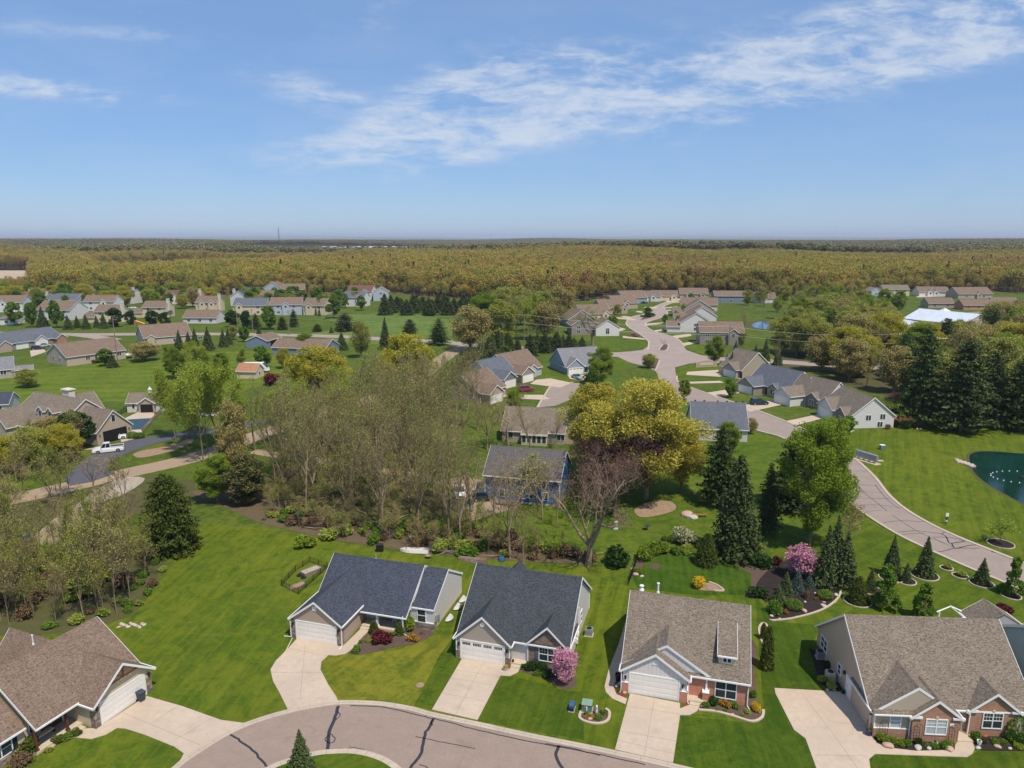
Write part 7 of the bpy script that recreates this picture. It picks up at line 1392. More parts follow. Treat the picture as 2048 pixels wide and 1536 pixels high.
t = thing('fire_pit', 'small rusty fire pit on the grass left of the boat', 'fire pit', 857, 1116); MB().lathe([(.001, .2), (.4, .25), (.48, .42), (.44, .42), (.36, .28), (.001, .24)], (0, 0), 14).build('bowl', M['dirt'], t); [MB().box(x-.02, x+.02, y-.02, y+.02, 0, .25).build('leg', M['black'], t) for x, y in ((-.25, 0), (.25, .2), (.2, -.25))]
t = thing('wheelbarrow', 'blue upturned tub at the brush behind the charcoal roof', 'tub', 1003, 1120); MB().lathe([(.001, .45), (.4, .45), (.5, 0)], (0, 0), 12).build('tub', mat('blue_plastic', (.03, .12, .3)), t); MB().lathe([(.5, 0), (.54, 0), (.54, .06), (.5, .06)], (0, 0), 12).build('rim', M['black'], t)
t = thing('fire_hydrant', 'yellow fire hydrant beside the massive yew', 'hydrant', 389, 1097); M['hyd'] = mat('hydrant_yellow', (.75, .32, .01), .5); MB().lathe([(.16, 0), (.16, .06), (.11, .08), (.11, .5), (.15, .52), (.14, .6), (.08, .72), (.001, .75)], (0, 0), 12).build('barrel', M['hyd'], t); [MB().tube([(s*.09, 0, .42), (s*.22, 0, .42)], .06, 8).build('nozzle', M['hyd'], t) for s in (-1, 1)]
for (u, v, l) in ((402, 0, ''), ): pass
# planters and pots
def pot(u, v, r, h, m, top, label, z=0):
    t = thing('planter', label, 'planter', u, v, 0, z); t.location.z = z; MB().lathe([(.001, 0), (r*.7, 0), (r, h), (r*.88, h), (r*.8, h*.85), (.001, h*.85)], (0, 0), 14).build('pot', m, t)
    if top: link('plant', SH[top], t, (0, 0, h*.7), 0, (r*1.1, r*1.1, r*1.3))
pot(1011, 1340, .3, .38, M['metal'], 'yellow', 'grey tub of yellow flowers at the garage corner', .05); pot(1026, 1328, .12, .5, M['black'], None, 'small dark post light by the entry walk', .05)
M['cobaltpot'] = mat('cobalt_glaze', (.02, .015, .14), .2, 0, .6); pot(1737, 1470, .26, .5, M['cobaltpot'], 'lime', 'cobalt blue glazed pot at the garage corner', .08); pot(1686, 1386, .22, .3, M['black'], 'green', 'dark pot with trailing plant near the white side door', .08)
pot(1236, 1360, .32, .7, M['black'], None, 'black round tub in the red mulch by the side path', .05); pot(1253, 1292, .35, .8, M['bin'], None, 'dark bin against the side wall at the top of the path', .05); pot(1870, 1490, .22, .3, M['white'], 'green', 'white bowl planter under the double window', .1); pot(1958, 1489, .2, .4, M['white'], 'perennial', 'white urn under the right brick gable', .1)
t = thing('garden_figure', 'small pink flamingo ornament under the right brick gable', 'ornament', 1969, 1484, 0, .08); M['flam'] = mat('flamingo', (.7, .12, .1), .5); MB().tube([(-.15, 0, .55), (0, 0, .62), (.16, 0, .58)], [.03, .12, .04], 8).build('body', M['flam'], t); MB().tube([(.12, 0, .6), (.2, 0, .8), (.12, 0, .92), (.04, 0, .84)], .03, 6).build('neck', M['flam'], t); MB().tube([(0, 0, 0), (0, 0, .55)], .012, 5).build('leg', M['black'], t)
for i, (x, l) in enumerate(((3.55, 'left arched iron trellis against the brick bay'), (6.55, 'right arched iron trellis against the brick bay'), (.75, 'arched iron trellis against the beige wall'))):
    X, Y = wpt(O4, A4, x, -.6 if i < 2 else -.25); t = empty('trellis', (X, Y, .08), R(A4)); tag(t, l, 'trellis'); mb = MB(); arch = [(-.35, 0, 0), (-.35, 0, 1.5)]+[(-.35*math.cos(k*math.pi/6), 0, 1.5+.35*math.sin(k*math.pi/6)) for k in range(1, 6)]+[(.35, 0, 1.5), (.35, 0, 0)]
    mb.tube(arch, .018, 5); mb.build('frame', M['black'], t); mb = MB(); [mb.tube([(-.35, 0, z), (.35, 0, z)], .01, 4) for z in (.3, .6, .9, 1.2, 1.5)]; [mb.tube([(q, 0, 0), (q, 0, 1.7)], .01, 4) for q in (-.12, .12)]; mb.build('lattice', M['black'], t)
t = thing('garden_chair', 'white garden chair on the taupe house porch', 'chair', 791, 1245, -20, .3); t.location.z = .3
MB().box(-.28, .28, -.28, .25, .38, .43).build('seat', M['white'], t); MB().box(-.28, .28, .22, .27, .43, .95).build('backrest', M['white'], t); [MB().box(x-.03, x+.03, y-.03, y+.03, 0, .38).build('leg', M['white'], t) for x in (-.24, .24) for y in (-.24, .22)]
# street furniture on the right
t = thing('mailbox_cluster', 'long grey bank of group mailboxes on a concrete pad by the street', 'mailbox', 1732, 922, -63); MB().box(-2.6, 2.9, -1.0, .7, 0, .1).build('pad', M['concrete'], t)
for i in range(4): x = -2.3+i*1.2; MB().box(x, x+1.12, -.28, .28, .65, 1.75).build('mail_cabinet', M['metal'], t); MB().box(x+.4, x+.7, -.15, .15, .1, .65).build('pedestal', M['metal'], t); mb = MB(); [mb.box(x+.06+a*.35, x+.34+a*.35, -.3, -.28, .72+b*.25, .92+b*.25) for a in range(3) for b in range(4)]; mb.build('mail_door', M['bluegrey'], t)
t = thing('waste_station', 'pet waste station with white sign on the pond lawn', 'sign post', 1892, 1048); MB().box(-.04, .04, -.04, .04, 0, 1.7).build('post', M['black'], t); MB().box(-.22, .22, -.07, -.04, 1.25, 1.85).build('sign_panel', M['white'], t); MB().box(-.17, .17, -.1, .05, .8, 1.2).build('bag_dispenser', mat('green_metal', (.03, .09, .05)), t); MB().box(-.13, .13, -.09, .0, .45, .62).build('bin', M['white'], t)
t = thing('utility_box', 'small green utility pedestal on the mown slope right of the mailboxes', 'utility box', 1764, 899); MB().box(-.45, .45, -.35, .35, .1, .95).build('cabinet', M['greenbox'], t); MB().box(-.5, .5, -.4, .4, .96, 1.05).build('lid', M['white'], t)
t = MB().box(-.6, .6, -.4, .4, 0, .12).build('concrete_pad', M['concrete']); t.location = (*G(1760, 922), 0); tag(t, 'small pale slab lying in the lawn beside the mailboxes', 'slab')
t = thing('drain_grate', 'rusty storm drain grate at the kerb of the curving street', 'drain', 1991, 1104, -30, .05); t.location.z = .05; MB().box(-.5, .5, -.3, .3, 0, .03).build('grate', mat('rust', (.12, .02, .02)), t); MB().box(-.55, .55, .3, .4, 0, .05).build('frame', M['metal'], t)
t = thing('bird_house', 'white ornamental pillar behind the garden lawn', 'pillar', 1231, 1058); MB().box(-.35, .35, -.35, .35, 0, .2).box(-.22, .22, -.22, .22, .2, 1.1).build('plinth', M['rock'], t); MB().lathe([(.35, 1.1), (.3, 1.3), (.001, 1.5)], (0, 0), 10).build('cap', M['rock'], t)
t = thing('bird_bath', 'dark bird bath behind the garden lawn', 'bird bath', 1294, 1060); MB().lathe([(.2, 0), (.08, .1), (.07, .65), (.001, .68)], (0, 0), 10).build('stem', M['bin'], t); MB().lathe([(.05, .66), (.45, .72), (.48, .8), (.001, .72)], (0, 0), 14).build('basin', M['bin'], t)
t = thing('garden_bench', 'rusty red bench beside the big dark spruce', 'bench', 1400, 1034); MB().box(-1.1, 1.1, -.2, .2, .4, .48).build('seat', M['cedar'], t); [MB().box(x-.05, x+.05, -.18, .18, 0, .4).build('leg', M['oldwood'], t) for x in (-.9, .9)]
fence('thin black fence running down the left side of the garden lawn', [(1276, 1112), (1268, 1142), (1256, 1172)], 1.2, 1.8, 'black', .025, (.1, 1.1), .12)
fence('low black fence behind the perennials', [(1276, 1108), (1330, 1092), (1400, 1098)], 1.1, 2.0, 'black', .025, (.1, 1.0), .25)
for (u, v, l) in ((1700, 0, ''),): pass
# entrance sign
t = thing('entrance_sign', 'low arched stone entrance sign in a planted bed at the crossing', 'sign', 1412, 734, 12); mb = MB(); q = [(-4, 0), (4, 0), (4, 1.6), (2.5, 2.1), (0, 2.4), (-2.5, 2.1), (-4, 1.6)]; mb.face([(x, -.3, z) for x, z in q]); mb.face([(x, .3, z) for x, z in q][::-1]); [mb.face([(q[i][0], -.3, q[i][1]), (q[i][0], .3, q[i][1]), (q[(i+1) % 7][0], .3, q[(i+1) % 7][1]), (q[(i+1) % 7][0], -.3, q[(i+1) % 7][1])][::-1]) for i in range(7)]; mb.build('sign_wall', M['brick_tan'], t); MB().box(-2.4, 2.4, -.36, -.305, .7, 1.6).build('sign_panel', M['cream'], t)
# pond fountain
t = thing('fountain', 'ring of small white jets on the green pond', 'fountain', 2045, 955)
mb = MB(); [mb.lathe([(.13, .06), (.06, .15), (.001, .26)], (5.5*math.cos(k*.2618), 3.6*math.sin(k*.2618)), 6) for k in range(24)]; o = mb.build('water_jet', mat('spray', (.75, .8, .82), .4), t); o['kind'] = 'stuff'
t2 = MB().lathe([(.5, .02), (.5, .2), (.3, .3), (.001, .3)], (0, 0), 12).build('float', M['black'], t)
# play things, camper
t = thing('slide', 'orange garden slide at the far roadside', 'slide', 283, 651, 20); mb = MB(); mb.tube([(-2.5, 0, 2.4), (-1, 0, 1.8), (2.2, 0, .4), (3.2, 0, .2)], .5, 6); mb.build('chute', mat('orange_plastic', (.8, .25, .01), .4), t); MB().box(-3.2, -2.5, -.6, .6, 0, 2.6).build('ladder_frame', M['cedar'], t)
def camper():
    t = thing('camper', 'white camper van parked behind the orange-roofed shed', 'camper', 508, 744, 4); mb = MB(); mb.box(-5, 3.2, -1.2, 1.2, .5, 3.2); mb.face([(3.2, -1.2, .5), (5, -1.2, .5), (4.7, -1.2, 1.6), (3.2, -1.2, 3.2)]).face([(3.2, 1.2, .5), (5, 1.2, .5), (4.7, 1.2, 1.6), (3.2, 1.2, 3.2)][::-1]).face([(5, -1.2, .5), (5, 1.2, .5), (4.7, 1.2, 1.6), (4.7, -1.2, 1.6)])
    mb.build('body', M['white'], t, bevel=.08); mb = MB(); mb.face([(4.68, -1.1, 1.65), (4.68, 1.1, 1.65), (3.3, 1.1, 3.15), (3.3, -1.1, 3.15)]); mb.build('windscreen', M['car_glass'], t)
    for x in (-3.5, -1, 1.5): MB().box(x, x+1.2, -1.23, -1.2, 1.7, 2.4).build('window', M['car_glass'], t)
    for x in (-3, 3.4):
        for y in (-1.1, 1.1): MB().tube([(x, y-.12, .45), (x, y+.12, .45)], .45, 14).build('wheel', M['tyre'], t)
    MB().box(-4.8, 3, -1.22, -1.201, 1.2, 1.5).build('stripe', M['slateblue'], t)
camper()
# school bus
t = thing('school_bus', 'yellow school bus with white roof on the county road', 'bus', 1674, 731, -8); M['busy'] = mat('bus_yellow', (.72, .30, .01), .4); MB().box(-5, 4, -1.2, 1.2, .5, 2.7).box(4.001, 5.2, -1.0, 1.0, .5, 1.6).build('body', M['busy'], t, bevel=.1); MB().box(-5, 4, -1.1, 1.1, 2.71, 2.95).build('roof', M['white'], t, bevel=.1)
for i in range(9): MB().box(-4.7+i*.95, -3.95+i*.95, -1.22, -1.2, 1.7, 2.4).build('window', M['car_glass'], t)
for x in (-3, 3.6): [MB().tube([(x, y-.12, .48), (x, y+.12, .48)], .48, 14).build('wheel', M['tyre'], t) for y in (-1.1, 1.1)]
MB().box(-5, 4, -1.23, -1.201, 1.2, 1.27).build('black_rail', M['black'], t)

# ------------------------------------------------------------------ cars
def car(label, u, v, rz, paint, L=4.7, Wd=1.82, H=1.5, kind='sedan', z=.06, name='parked_car', cat='car'):
    t = thing(name, label, cat, u, v, rz, z); t.location.z = z; hw = Wd/2; belt = H*.6 if kind != 'pickup' else H*.56; p = car_paint('paint', paint) if isinstance(paint, tuple) else paint
    hood = L*(.27 if kind != 'pickup' else .25); nose = belt*.78
    St = [(-L/2, .42, belt*.75, hw*.82), (-L/2+.12, .26, belt*.92, hw*.95), (-L/2+.6, .22, belt, hw), (0, .2, belt, hw), (L/2-hood, .22, belt, hw), (L/2-hood*.4, .22, belt*.93, hw*.98), (L/2-.15, .25, nose, hw*.9), (L/2, .35, nose*.85, hw*.75)]
    mb = MB(); rings = [[(x, -w, z0), (x, w, z0), (x, w*1.0, (z0+z1)*.55), (x, w*.9, z1), (x, -w*.9, z1), (x, -w*1.0, (z0+z1)*.55)] for x, z0, z1, w in St]
    for a, b in zip(rings, rings[1:]): [mb.face([a[j], b[j], b[(j+1) % 6], a[(j+1) % 6]][::-1]) for j in range(6)]
    mb.face(rings[0]); mb.face(rings[-1][::-1])
    ca, cb = {'sedan': (-L*.34, L*.22), 'suv': (-L*.46, L*.22), 'pickup': (-L*.08, L*.24)}[kind]; ra, rb = {'sedan': (ca+.75, cb-.85), 'suv': (ca+.28, cb-.75), 'pickup': (ca+.15, cb-.65)}[kind]; rw = hw*.74
    mb.face([(ra, -rw, H), (rb, -rw, H), (rb, rw, H), (ra, rw, H)]); mb.face([(ra, -rw, H-.06), (ra, -rw, H), (ra, rw, H), (ra, rw, H-.06)][::-1])
    for s in (-1, 1): # pillars
        for x0, x1 in ((ca, ra), (cb, rb), ((ca+cb)/2, (ra+rb)/2)): mb.tube([(x0, s*hw*.88, belt-.02), (x1, s*rw, H-.01)], .04, 4)
    if kind == 'pickup':
        for s in (-1, 1): mb.box(-L/2+.05, ca, s*hw*.9-.06, s*hw*.9+.06, belt-.05, belt+.12)
        mb.box(-L/2+.02, -L/2+.1, -hw*.85, hw*.85, belt-.2, belt+.12)
    mb.build('body', p, t, smooth=False)
    g_ = MB(); a = [(ca+.03, -hw*.87, belt), (cb-.03, -hw*.87, belt), (cb-.03, hw*.87, belt), (ca+.03, hw*.87, belt)]; b = [(ra+.02, -rw+.01, H-.02), (rb-.02, -rw+.01, H-.02), (rb-.02, rw-.01, H-.02), (ra+.02, rw-.01, H-.02)]
    [g_.face([a[i], a[(i+1) % 4], b[(i+1) % 4], b[i]]) for i in range(4)]; g_.build('window', M['car_glass'], t)
    if kind == 'pickup': MB().box(-L/2+.12, ca-.02, -hw*.82, hw*.82, belt-.02, belt+.03).build('bed_cover', M['black'], t)
    for x in (-L*.31, L*.31):
        for s in (-1, 1):
            w = MB().tube([(x, s*hw-.12*(s > 0)-.0-.1*(s < 0)*0, .34), (x, s*hw+.02*s, .34)], .34 if kind == 'sedan' else .39, 16).build('wheel', M['tyre'], t); MB().tube([(x, s*hw+.0*s, .34), (x, s*hw+.035*s, .34)], .21, 10).build('rim', M['rim'], w)
    for s in (-1, 1): MB().box(L/2-.14, L/2-.02, s*hw*.62-.16, s*hw*.62+.16, nose*.68, nose*.84).build('headlight', M['white'], t); MB().box(-L/2-.01, -L/2+.08, s*hw*.62-.14, s*hw*.62+.14, belt*.62, belt*.8).build('taillight', M.setdefault('redlens', mat('red_lens', (.3, .01, .01), .3)), t)
    for s in (-1, 1): MB().box(cb-.3, cb-.12, s*(hw+.02)-.08, s*(hw+.02)+.08, belt, belt+.14).build('mirror', p, t)
    if kind == 'pickup': MB().box(L/2-.03, L/2+.01, -.55, .55, .45, .75).build('grille', M['black'], t)
    return t
WH = car_paint('white_paint', (.8, .8, .8))
car('white crew-cab pickup truck parked in front of the open garage', 217, 903, 206, WH, 5.9, 2.05, 1.95, 'pickup', name='pickup_truck', cat='pickup truck')
car('white SUV standing inside the open garage of the tan house', 231, 878, 28, WH, 4.9, 1.95, 1.75, 'suv')
car('dark blue-green SUV on the drive of the pale grey house', 1518, 809, 4, (.01, .022, .035), 4.8, 1.9, 1.7, 'suv')
car('silver sedan on the drive of the blue grey house', 1154, 757, -62, (.32, .36, .42), 4.7, 1.82, 1.45)
car('red SUV on the drive of the middle bend house', 1052, 782, 20, (.28, .02, .03), 4.8, 1.9, 1.7, 'suv')
car('gold-beige sedan parked on the gravel beside the cobalt house', 936, 1014, -88, (.2, .17, .12), 4.8, 1.85, 1.45)
car('white pickup half hidden by trunks behind the gold-beige sedan', 919, 990, -80, WH, 5.2, 1.95, 1.8, 'pickup', name='pickup_truck', cat='pickup truck')
car('dark SUV standing on the gravel next to the cobalt house corner', 966, 1000, 10, (.02, .03, .03), 4.2, 1.8, 1.6, 'suv')
car('dark red sedan on the nearest left drive of the winding street', 1267, 673, 0, (.2, .015, .03), 4.7, 1.82, 1.45)
car('bright red car on the second left drive of the winding street', 1229, 640, 0, (.4, .015, .02), 4.7, 1.82, 1.5)
car('black car before the open dark garage of the winding street', 1288, 607, 0, (.012, .012, .015), 4.7, 1.82, 1.5)
car('black SUV on the drive of the slate-roofed paired houses', 76, 699, 30, (.012, .014, .016), 4.8, 1.9, 1.7, 'suv')
car('silver car behind the black SUV at the paired houses', 90, 693, 30, (.35, .38, .4), 4.7, 1.82, 1.45)
car('blue car seen through the twigs on the left gravel road', 33, 1084, 40, (.02, .05, .13), 4.7, 1.82, 1.5)
car('white SUV at the porch of the white farmhouse-style house', 265, 617, 0, WH, 4.7, 1.85, 1.6, 'suv')

# ------------------------------------------------------------------ poles, wires, masts
def pole(u, v, h, label, arm=0.):
    t = thing('power_pole', label, 'power pole', u, v, arm); MB().tube([(0, 0, -.2), (0, 0, h)], [.2, .12], 8).build('pole', M['oldwood'], t); MB().box(-1.3, 1.3, -.06, .06, h-1.0, h-.85).build('crossarm', M['oldwood'], t)
    mb = [MB().lathe([(.06, h-.85), (.09, h-.75), (.05, h-.6), (.001, h-.58)], (x, 0), 6).build('insulator', M['metal'], t) for x in (-1.2, 0.35, 1.2)]; return t
PL = [(476, 667, 10.5, 'power pole left of the deep green trees on the county road'), (506, 663, 11, 'power pole second from the left on the county road'), (579, 670, 11.5, 'tall power pole before the pale grey dormer house'), (1048, 707, 15.5, 'tall power pole in the spruce belt above the bend houses'), (1456, 717, 12.5, 'power pole beside the decked house at the crossing'), (1790, 738, 12.5, 'power pole inside the right-hand woods'), (2180, 752, 12.5, 'power pole beyond the right edge')]
for a in PL: pole(a[0], a[1], a[2], a[3], 80)
pole(236, 731, 17, 'lone tall power pole in front of the long beige house', 5)
for (p, q) in zip(PL[2:], PL[3:]):
    A, Bq = G(p[0], p[1]), G(q[0], q[1])
    for k, (dx, dz) in enumerate(((0, -.4), (0, -3.6))):
        pts = []
        for i in range(17): s_ = i/16; pts.append((A[0]+(Bq[0]-A[0])*s_, A[1]+(Bq[1]-A[1])*s_+dx, (p[2]+dz)*(1-s_)+(q[2]+dz)*s_-4*(1.6 if k == 0 else 1.1)*s_*(1-s_)))
        tag(MB().tube(pts, .035, 4).build('power_cable', M['metal']), ('upper' if k == 0 else 'lower')+' cable strung between the power poles along the county road', 'cable', 'upper cables along the county road' if k == 0 else 'lower cables along the county road')
def mast(u, D, top, label, w=2.2):
    x = (u-1024)/FPX*D*.98; t = empty('radio_mast', (x, D, 0)); tag(t, label, 'mast'); mb = MB(); H_ = top
    for k in range(3): a = k*2.094; mb.tube([(w*math.cos(a), w*math.sin(a), 0), (w*.35*math.cos(a), w*.35*math.sin(a), H_)], .22, 4)
    mb.build('tower_leg', M['tower'], t); br = MB(); n = 14
    for i in range(n):
        z0, z1 = H_*i/n, H_*(i+1)/n; r0, r1 = w*(1-.65*i/n), w*(1-.65*(i+1)/n)
        for k in range(3): a, b = k*2.094, (k+1)*2.094; br.tube([(r0*math.cos(a), r0*math.sin(a), z0), (r1*math.cos(b), r1*math.sin(b), z1)], .1, 4)
    br.build('bracing', M['tower'], t); MB().lathe([(1.6, H_-6), (1.6, H_-2)], (0, 0), 8).build('antenna', M['metal'], t); MB().tube([(0, 0, H_), (0, 0, H_+4)], .2, 4).build('tip', M['tower'], t)
mast(558, 2165, 72, 'tall lattice radio mast above the distant woods left of centre', 3)
mast(1107, 5200, 72, 'faint distant mast on the horizon near the centre', 3); mast(981, 6500, 66, 'faintest mast on the horizon, left of the central one', 3)
mast(1663, 2600, 34, 'small distant mast above the right-hand forest', 2)
# ------------------------------------------------------------------ forest to the horizon
def forest_material(name, cols, wet=0):
    m = mat(name, cols[0], .9, 0, .05); t = NT(m); rp = t.n.new('ShaderNodeValToRGB'); e = rp.color_ramp.elements; n = len(cols)
    e[0].color = (*cols[0], 1); e[-1].color = (*cols[-1], 1)
    for i in range(1, n-1): k = e.new(i/(n-1)); k.color = (*cols[i], 1)
    p = t.geo(); big = t.noise(p, .0045, 3, .6); f = t.math('ADD', t.math('MULTIPLY', t.rand(), .45), t.math('MULTIPLY', t.rng(big, .38, .62), .55)); t.l.new(f, rp.inputs[0])
    n2 = t.noise(p, .12, 3, .7); t.color(t.mix(t.rng(n2, .35, .65, 0, .35), rp.outputs[0], sc3(cols[0], .7))); return m
FM = forest_material('spring_forest', [(0.280, 0.161, 0.066), (0.372, 0.226, 0.082), (0.333, 0.256, 0.062), (0.399, 0.310, 0.062), (0.227, 0.250, 0.046), (0.439, 0.315, 0.072), (0.386, 0.333, 0.051), (0.253, 0.298, 0.041), (0.479, 0.333, 0.082)])
FC = forest_material('forest_conifer', [(.07, .11, .035), (.10, .14, .045)])
FD = forest_material('far_forest', [(.20, .165, .08), (.25, .20, .085), (.19, .21, .065), (.28, .235, .085), (.15, .18, .065)])
fc = bpy.data.collections.new('forest_sources')
def ftree(i, H, Rr, n, ls, m, trunk=True, conic=False, rnd=None):
    C = []
    lob = [(np.array([rnd.uniform(-.55, .55)*Rr, rnd.uniform(-.55, .55)*Rr, H*rnd.uniform(.45, .86)]), Rr*rnd.uniform(.35, .6)) for _ in range(9)]+[(np.array([0, 0, H*.82]), Rr*.5)]
    for c, r in lob: C.append(c+unit(rg.normal(size=(n//10, 3)))*r*rg.uniform(.5, 1.05, (n//10, 1)))
    C = np.concatenate(C)
    if conic: z = rg.random(n)**.8; a = rg.uniform(0, 6.28, n); r = (1-z)*Rr*rg.uniform(.6, 1, n); C = np.stack([r*np.cos(a), r*np.sin(a), z*H], 1)
    V, F = leaf_quads(C, ls, .8); mi = np.ones(len(F), int)
    if trunk: V2, F2 = segs_mesh([((0, 0, 0), (0, 0, H*.7), .28, .14)]+[((0, 0, H*.4), tuple(c), .12, .05) for c, r in lob[:6]], 4); F = np.concatenate([F, F2+len(V)]); V = np.concatenate([V, V2]); mi = np.concatenate([mi, np.zeros(len(F2), int)])
    me = np_mesh('forest_tree', V, F, [M['bark_pale'], m], mi); o = bpy.data.objects.new('forest_src_%02d' % i, me); fc.objects.link(o)
r_ = random.Random(9)
for i in range(5): ftree(i, 20, 6.6, 1500, .5, FM, True, False, r_)
ftree(5, 20, 4, 260, 1.1, FC, True, True, r_)
for i in range(3): # far clumps: several crowns in one source
    V, F = [], []; k = 0
    for j in range(9):
        c = np.array([r_.uniform(-15, 15), r_.uniform(-15, 15), r_.uniform(13.5, 16.5)]); q = c+unit(rg.normal(size=(260, 3)))*np.array([7, 7, 4.5])*rg.uniform(.6, 1, (260, 1)); v, f = leaf_quads(q, 1.7, 1.6); F.append(f+k); V.append(v); k += len(v)
    me = np_mesh('forest_clump', np.concatenate(V), np.concatenate(F), [FD]); fc.objects.link(bpy.data.objects.new('forest_src_%02d' % (6+i), me))
def gn_instances(name, pts, idx, rz, scl):
    me = bpy.data.meshes.new(name); me.vertices.add(len(pts)); me.vertices.foreach_set('co', np.asarray(pts, np.float32).ravel())
    for nm, ty, arr in (('idx', 'INT', idx), ('rz', 'FLOAT', rz), ('scl', 'FLOAT', scl)): a = me.attributes.new(nm, ty, 'POINT'); a.data.foreach_set('value', np.asarray(arr, np.int32 if ty == 'INT' else np.float32))
    me.update(); o = link(name, me); ng = bpy.data.node_groups.new(name, 'GeometryNodeTree'); ng.interface.new_socket('Geometry', in_out='INPUT', socket_type='NodeSocketGeometry'); ng.interface.new_socket('Geometry', in_out='OUTPUT', socket_type='NodeSocketGeometry')
    n, l = ng.nodes, ng.links; gi, go = n.new('NodeGroupInput'), n.new('NodeGroupOutput'); ip = n.new('GeometryNodeInstanceOnPoints'); ci = n.new('GeometryNodeCollectionInfo'); ci.inputs[0].default_value = fc; ci.inputs['Separate Children'].default_value = True; ci.inputs['Reset Children'].default_value = True
    mp = n.new('GeometryNodeMeshToPoints'); l.new(gi.outputs[0], mp.inputs[0]); l.new(mp.outputs[0], ip.inputs['Points']); l.new(ci.outputs[0], ip.inputs['Instance']); ip.inputs['Pick Instance'].default_value = True
    def at(nm, ty): a = n.new('GeometryNodeInputNamedAttribute'); a.data_type = ty; a.inputs[0].default_value = nm; return a.outputs[0]
    l.new(at('idx', 'INT'), ip.inputs['Instance Index']); cx = n.new('ShaderNodeCombineXYZ'); l.new(at('rz', 'FLOAT'), cx.inputs[2]); l.new(cx.outputs[0], ip.inputs['Rotation']); l.new(at('scl', 'FLOAT'), ip.inputs['Scale']); l.new(ip.outputs[0], go.inputs[0])
    md = o.modifiers.new('scatter', 'NODES'); md.node_group = ng; return o
low_zone = px([(-300, 566), (66, 566), (70, 612), (-300, 620)])
clear = [px(q) for q in ([(-300, 540), (62, 541), (66, 568), (-300, 568)], [(170, 537), (330, 531), (460, 533), (560, 538), (560, 549), (200, 553)], [(370, 500.5), (440, 500.5), (452, 506), (350, 506)], [(500, 500), (860, 497), (880, 517), (480, 518)], [(110, 513), (190, 512), (190, 518), (110, 519)])]
front = [(-3000, 640), (-300, 600), (60, 600), (250, 592), (420, 594), (560, 586), (700, 590), (780, 586), (860, 596), (960, 600), (1010, 612), (1060, 616), (1110, 618), (1150, 604), (1200, 600), (1245, 592), (1300, 588), (1400, 586), (1500, 590), (1600, 594), (1660, 596), (1760, 586), (1860, 583), (2000, 584), (2100, 590), (2400, 596), (4500, 640)]
fP = [G(u, v) for u, v in front]
def front_y(x):
    for a, b in zip(fP, fP[1:]):
        if a[0] <= x <= b[0]: return a[1]+(b[1]-a[1])*(x-a[0])/(b[0]-a[0])
    return 450
def field_pts(y0, y1, step, seed, fr=True):
    r = np.random.default_rng(seed); out = []; y = y0
    while y < y1:
        hw = .80*y+60; xs = np.arange(-hw, hw, step); xs = xs+r.uniform(-.45, .45, len(xs))*step; ys = y+r.uniform(-.45, .45, len(xs))*step
        for x, yy in zip(xs, ys):
            if fr and yy < front_y(x): continue
            if any(inside((x, yy), c) for c in clear): continue
            out.append((x, yy, 0.))
        y += step
    return np.array(out)
mb = MB(); mb.prism(fP+[(4800, 6000), (-4800, 6000)], None, .02); mb.build('woodland_floor', m_ground('forest_floor', (.13, .10, .055), (.2, .155, .085), .3))['kind'] = 'structure'
P = field_pts(380, 1250, 6.6, 1); r9 = np.random.default_rng(3); EDG = np.array([p[1]-front_y(p[0]) for p in P]); ix = r9.integers(0, 5, len(P)); ix[r9.random(len(P)) < .02] = 5
P[:, 2] = np.clip((P[:, 1]-600)/650, 0, 1)*(5+5*np.sin(P[:, 0]*.006+1)+3*np.sin(P[:, 0]*.019+P[:, 1]*.01)); P[:, 2] = np.maximum(P[:, 2], 0)
o = gn_instances('forest', P, ix, r9.uniform(0, 6.28, len(P)), r9.uniform(.62, 1.12, len(P))*(1+.12*np.sin(P[:, 0]*.01)*np.cos(P[:, 1]*.012))*np.where(EDG < 14, .62, 1.0)*np.array([.42 if inside((p[0], p[1]), low_zone) else 1 for p in P])); tag(o, 'brown and olive spring forest behind the houses', 'forest', None, 'stuff')
P = field_pts(1250, 6000, 27, 2); r9 = np.random.default_rng(4)
hill = 5+10*np.sin(P[:, 0]*.0017+1)*np.sin(P[:, 1]*.0013+.6)+4*np.sin(P[:, 0]*.006); P[:, 2] = np.maximum(0, hill)
o = gn_instances('distant_forest', P, 6+r9.integers(0, 3, len(P)), r9.uniform(0, 6.28, len(P)), r9.uniform(.8, 1.15, len(P))); tag(o, 'distant forest reaching to the horizon', 'forest', None, 'stuff')
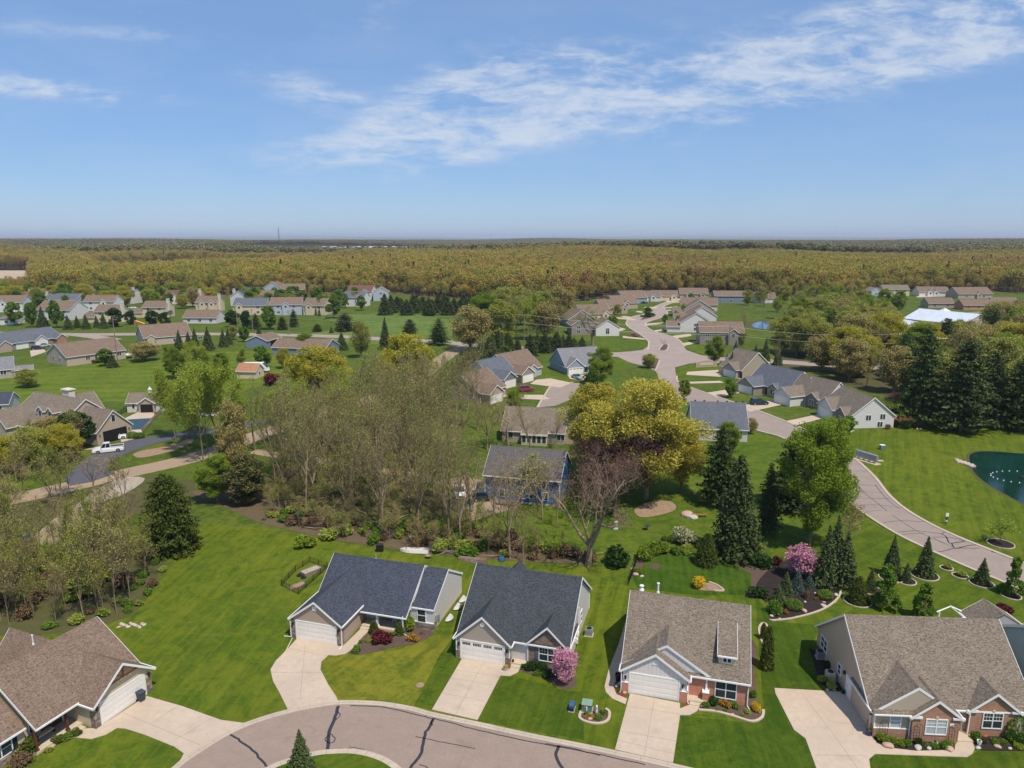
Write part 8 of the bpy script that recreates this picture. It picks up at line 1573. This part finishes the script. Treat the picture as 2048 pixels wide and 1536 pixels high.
# rolling wooded land under and beyond it
def hills():
    ys = np.concatenate([np.linspace(5600, 12000, 60), np.linspace(12300, 34000, 60)]); nx = 320; V = []; r = np.random.default_rng(8); ph = r.uniform(0, 6.28, (12,)); F = []
    for y in ys:
        for i in range(nx):
            x = (i/(nx-1)*2-1)*(.85*y+300); h = 14+6*math.sin(x*.0011+ph[0])*math.cos(y*.0009+ph[1])+5*math.sin(x*.0031+ph[2]+y*.0013)+r.uniform(-3.5, 3.5)
            if y > 12000: k = (y-12000)/22000; h += k*(70+40*math.sin(x*.00042+ph[3])+24*math.sin(x*.0011+ph[4]))
            V.append((x, y, max(0.5, h)))
    for a in range(len(ys)-1):
        for i in range(nx-1): q = a*nx+i; F.append((q, q+1, q+nx+1, q+nx))
    me = np_mesh('hills', V, F, [m_ground('wooded_hills', (.14, .14, .08), (.19, .175, .10), .012, bump=.5)]); o = link('hills', me); o['kind'] = 'structure'
hills()
# mobile home park far away
rr3 = random.Random(12); hb = MB().box(-6, 6, -2.2, 2.2, 0, 3.2)
home = []
for i in range(64):
    u, v = 640+rr3.uniform(0, 212), 501.0+rr3.uniform(-.6, 2.6); X, Y = G(u, v)
    if not home:
        e = empty('mobile_home'); w = MB().box(-7, 7, -2.4, 2.4, 0, 3.4).build('wall', M['white_s'], e); q = MB(); q.face([(-7.2, -2.8, 3.4), (7.2, -2.8, 3.4), (7.2, 0, 5), (-7.2, 0, 5)]).face([(-7.2, 2.8, 3.4), (-7.2, 0, 5), (7.2, 0, 5), (7.2, 2.8, 3.4)]).face([(7.01, -2.4, 3.4), (7.01, 2.4, 3.4), (7.01, 0, 4.9)]); rf = q.build('roof', M['metal_roof'], e); home = [e, w, rf]; tgt = e
    else:
        tgt = home[0].copy(); col.objects.link(tgt)
        for c in home[1:]: d = c.copy(); d.parent = tgt; col.objects.link(d)
    tgt.location = (X, Y, 9); tgt.rotation_euler = (0, 0, rr3.choice((.2, 1.2))); tag(tgt, 'small pale home in the distant rows beyond the forest', 'mobile home', 'distant rows of pale homes')
mb = MB(); mb.prism(px([(500, 500), (860, 497), (880, 517), (480, 518)]), 0, 9); mb.build('terrain', M['scrub'])['kind'] = 'structure'
# air
hz = MB().box(-40000, 40000, -300, 45000, -1.5, 175); M['haze'] = bpy.data.materials.new('haze'); M['haze'].use_nodes = True; nt = M['haze'].node_tree; nt.nodes.clear(); ou = nt.nodes.new('ShaderNodeOutputMaterial'); pv = nt.nodes.new('ShaderNodeVolumePrincipled'); pv.inputs['Color'].default_value = (.78, .86, 1, 1); pv.inputs['Density'].default_value = 7e-5; nt.links.new(pv.outputs[0], ou.inputs['Volume'])
o = hz.build('haze', M['haze']); tag(o, 'thin bluish air over the distance', 'haze', None, 'stuff')
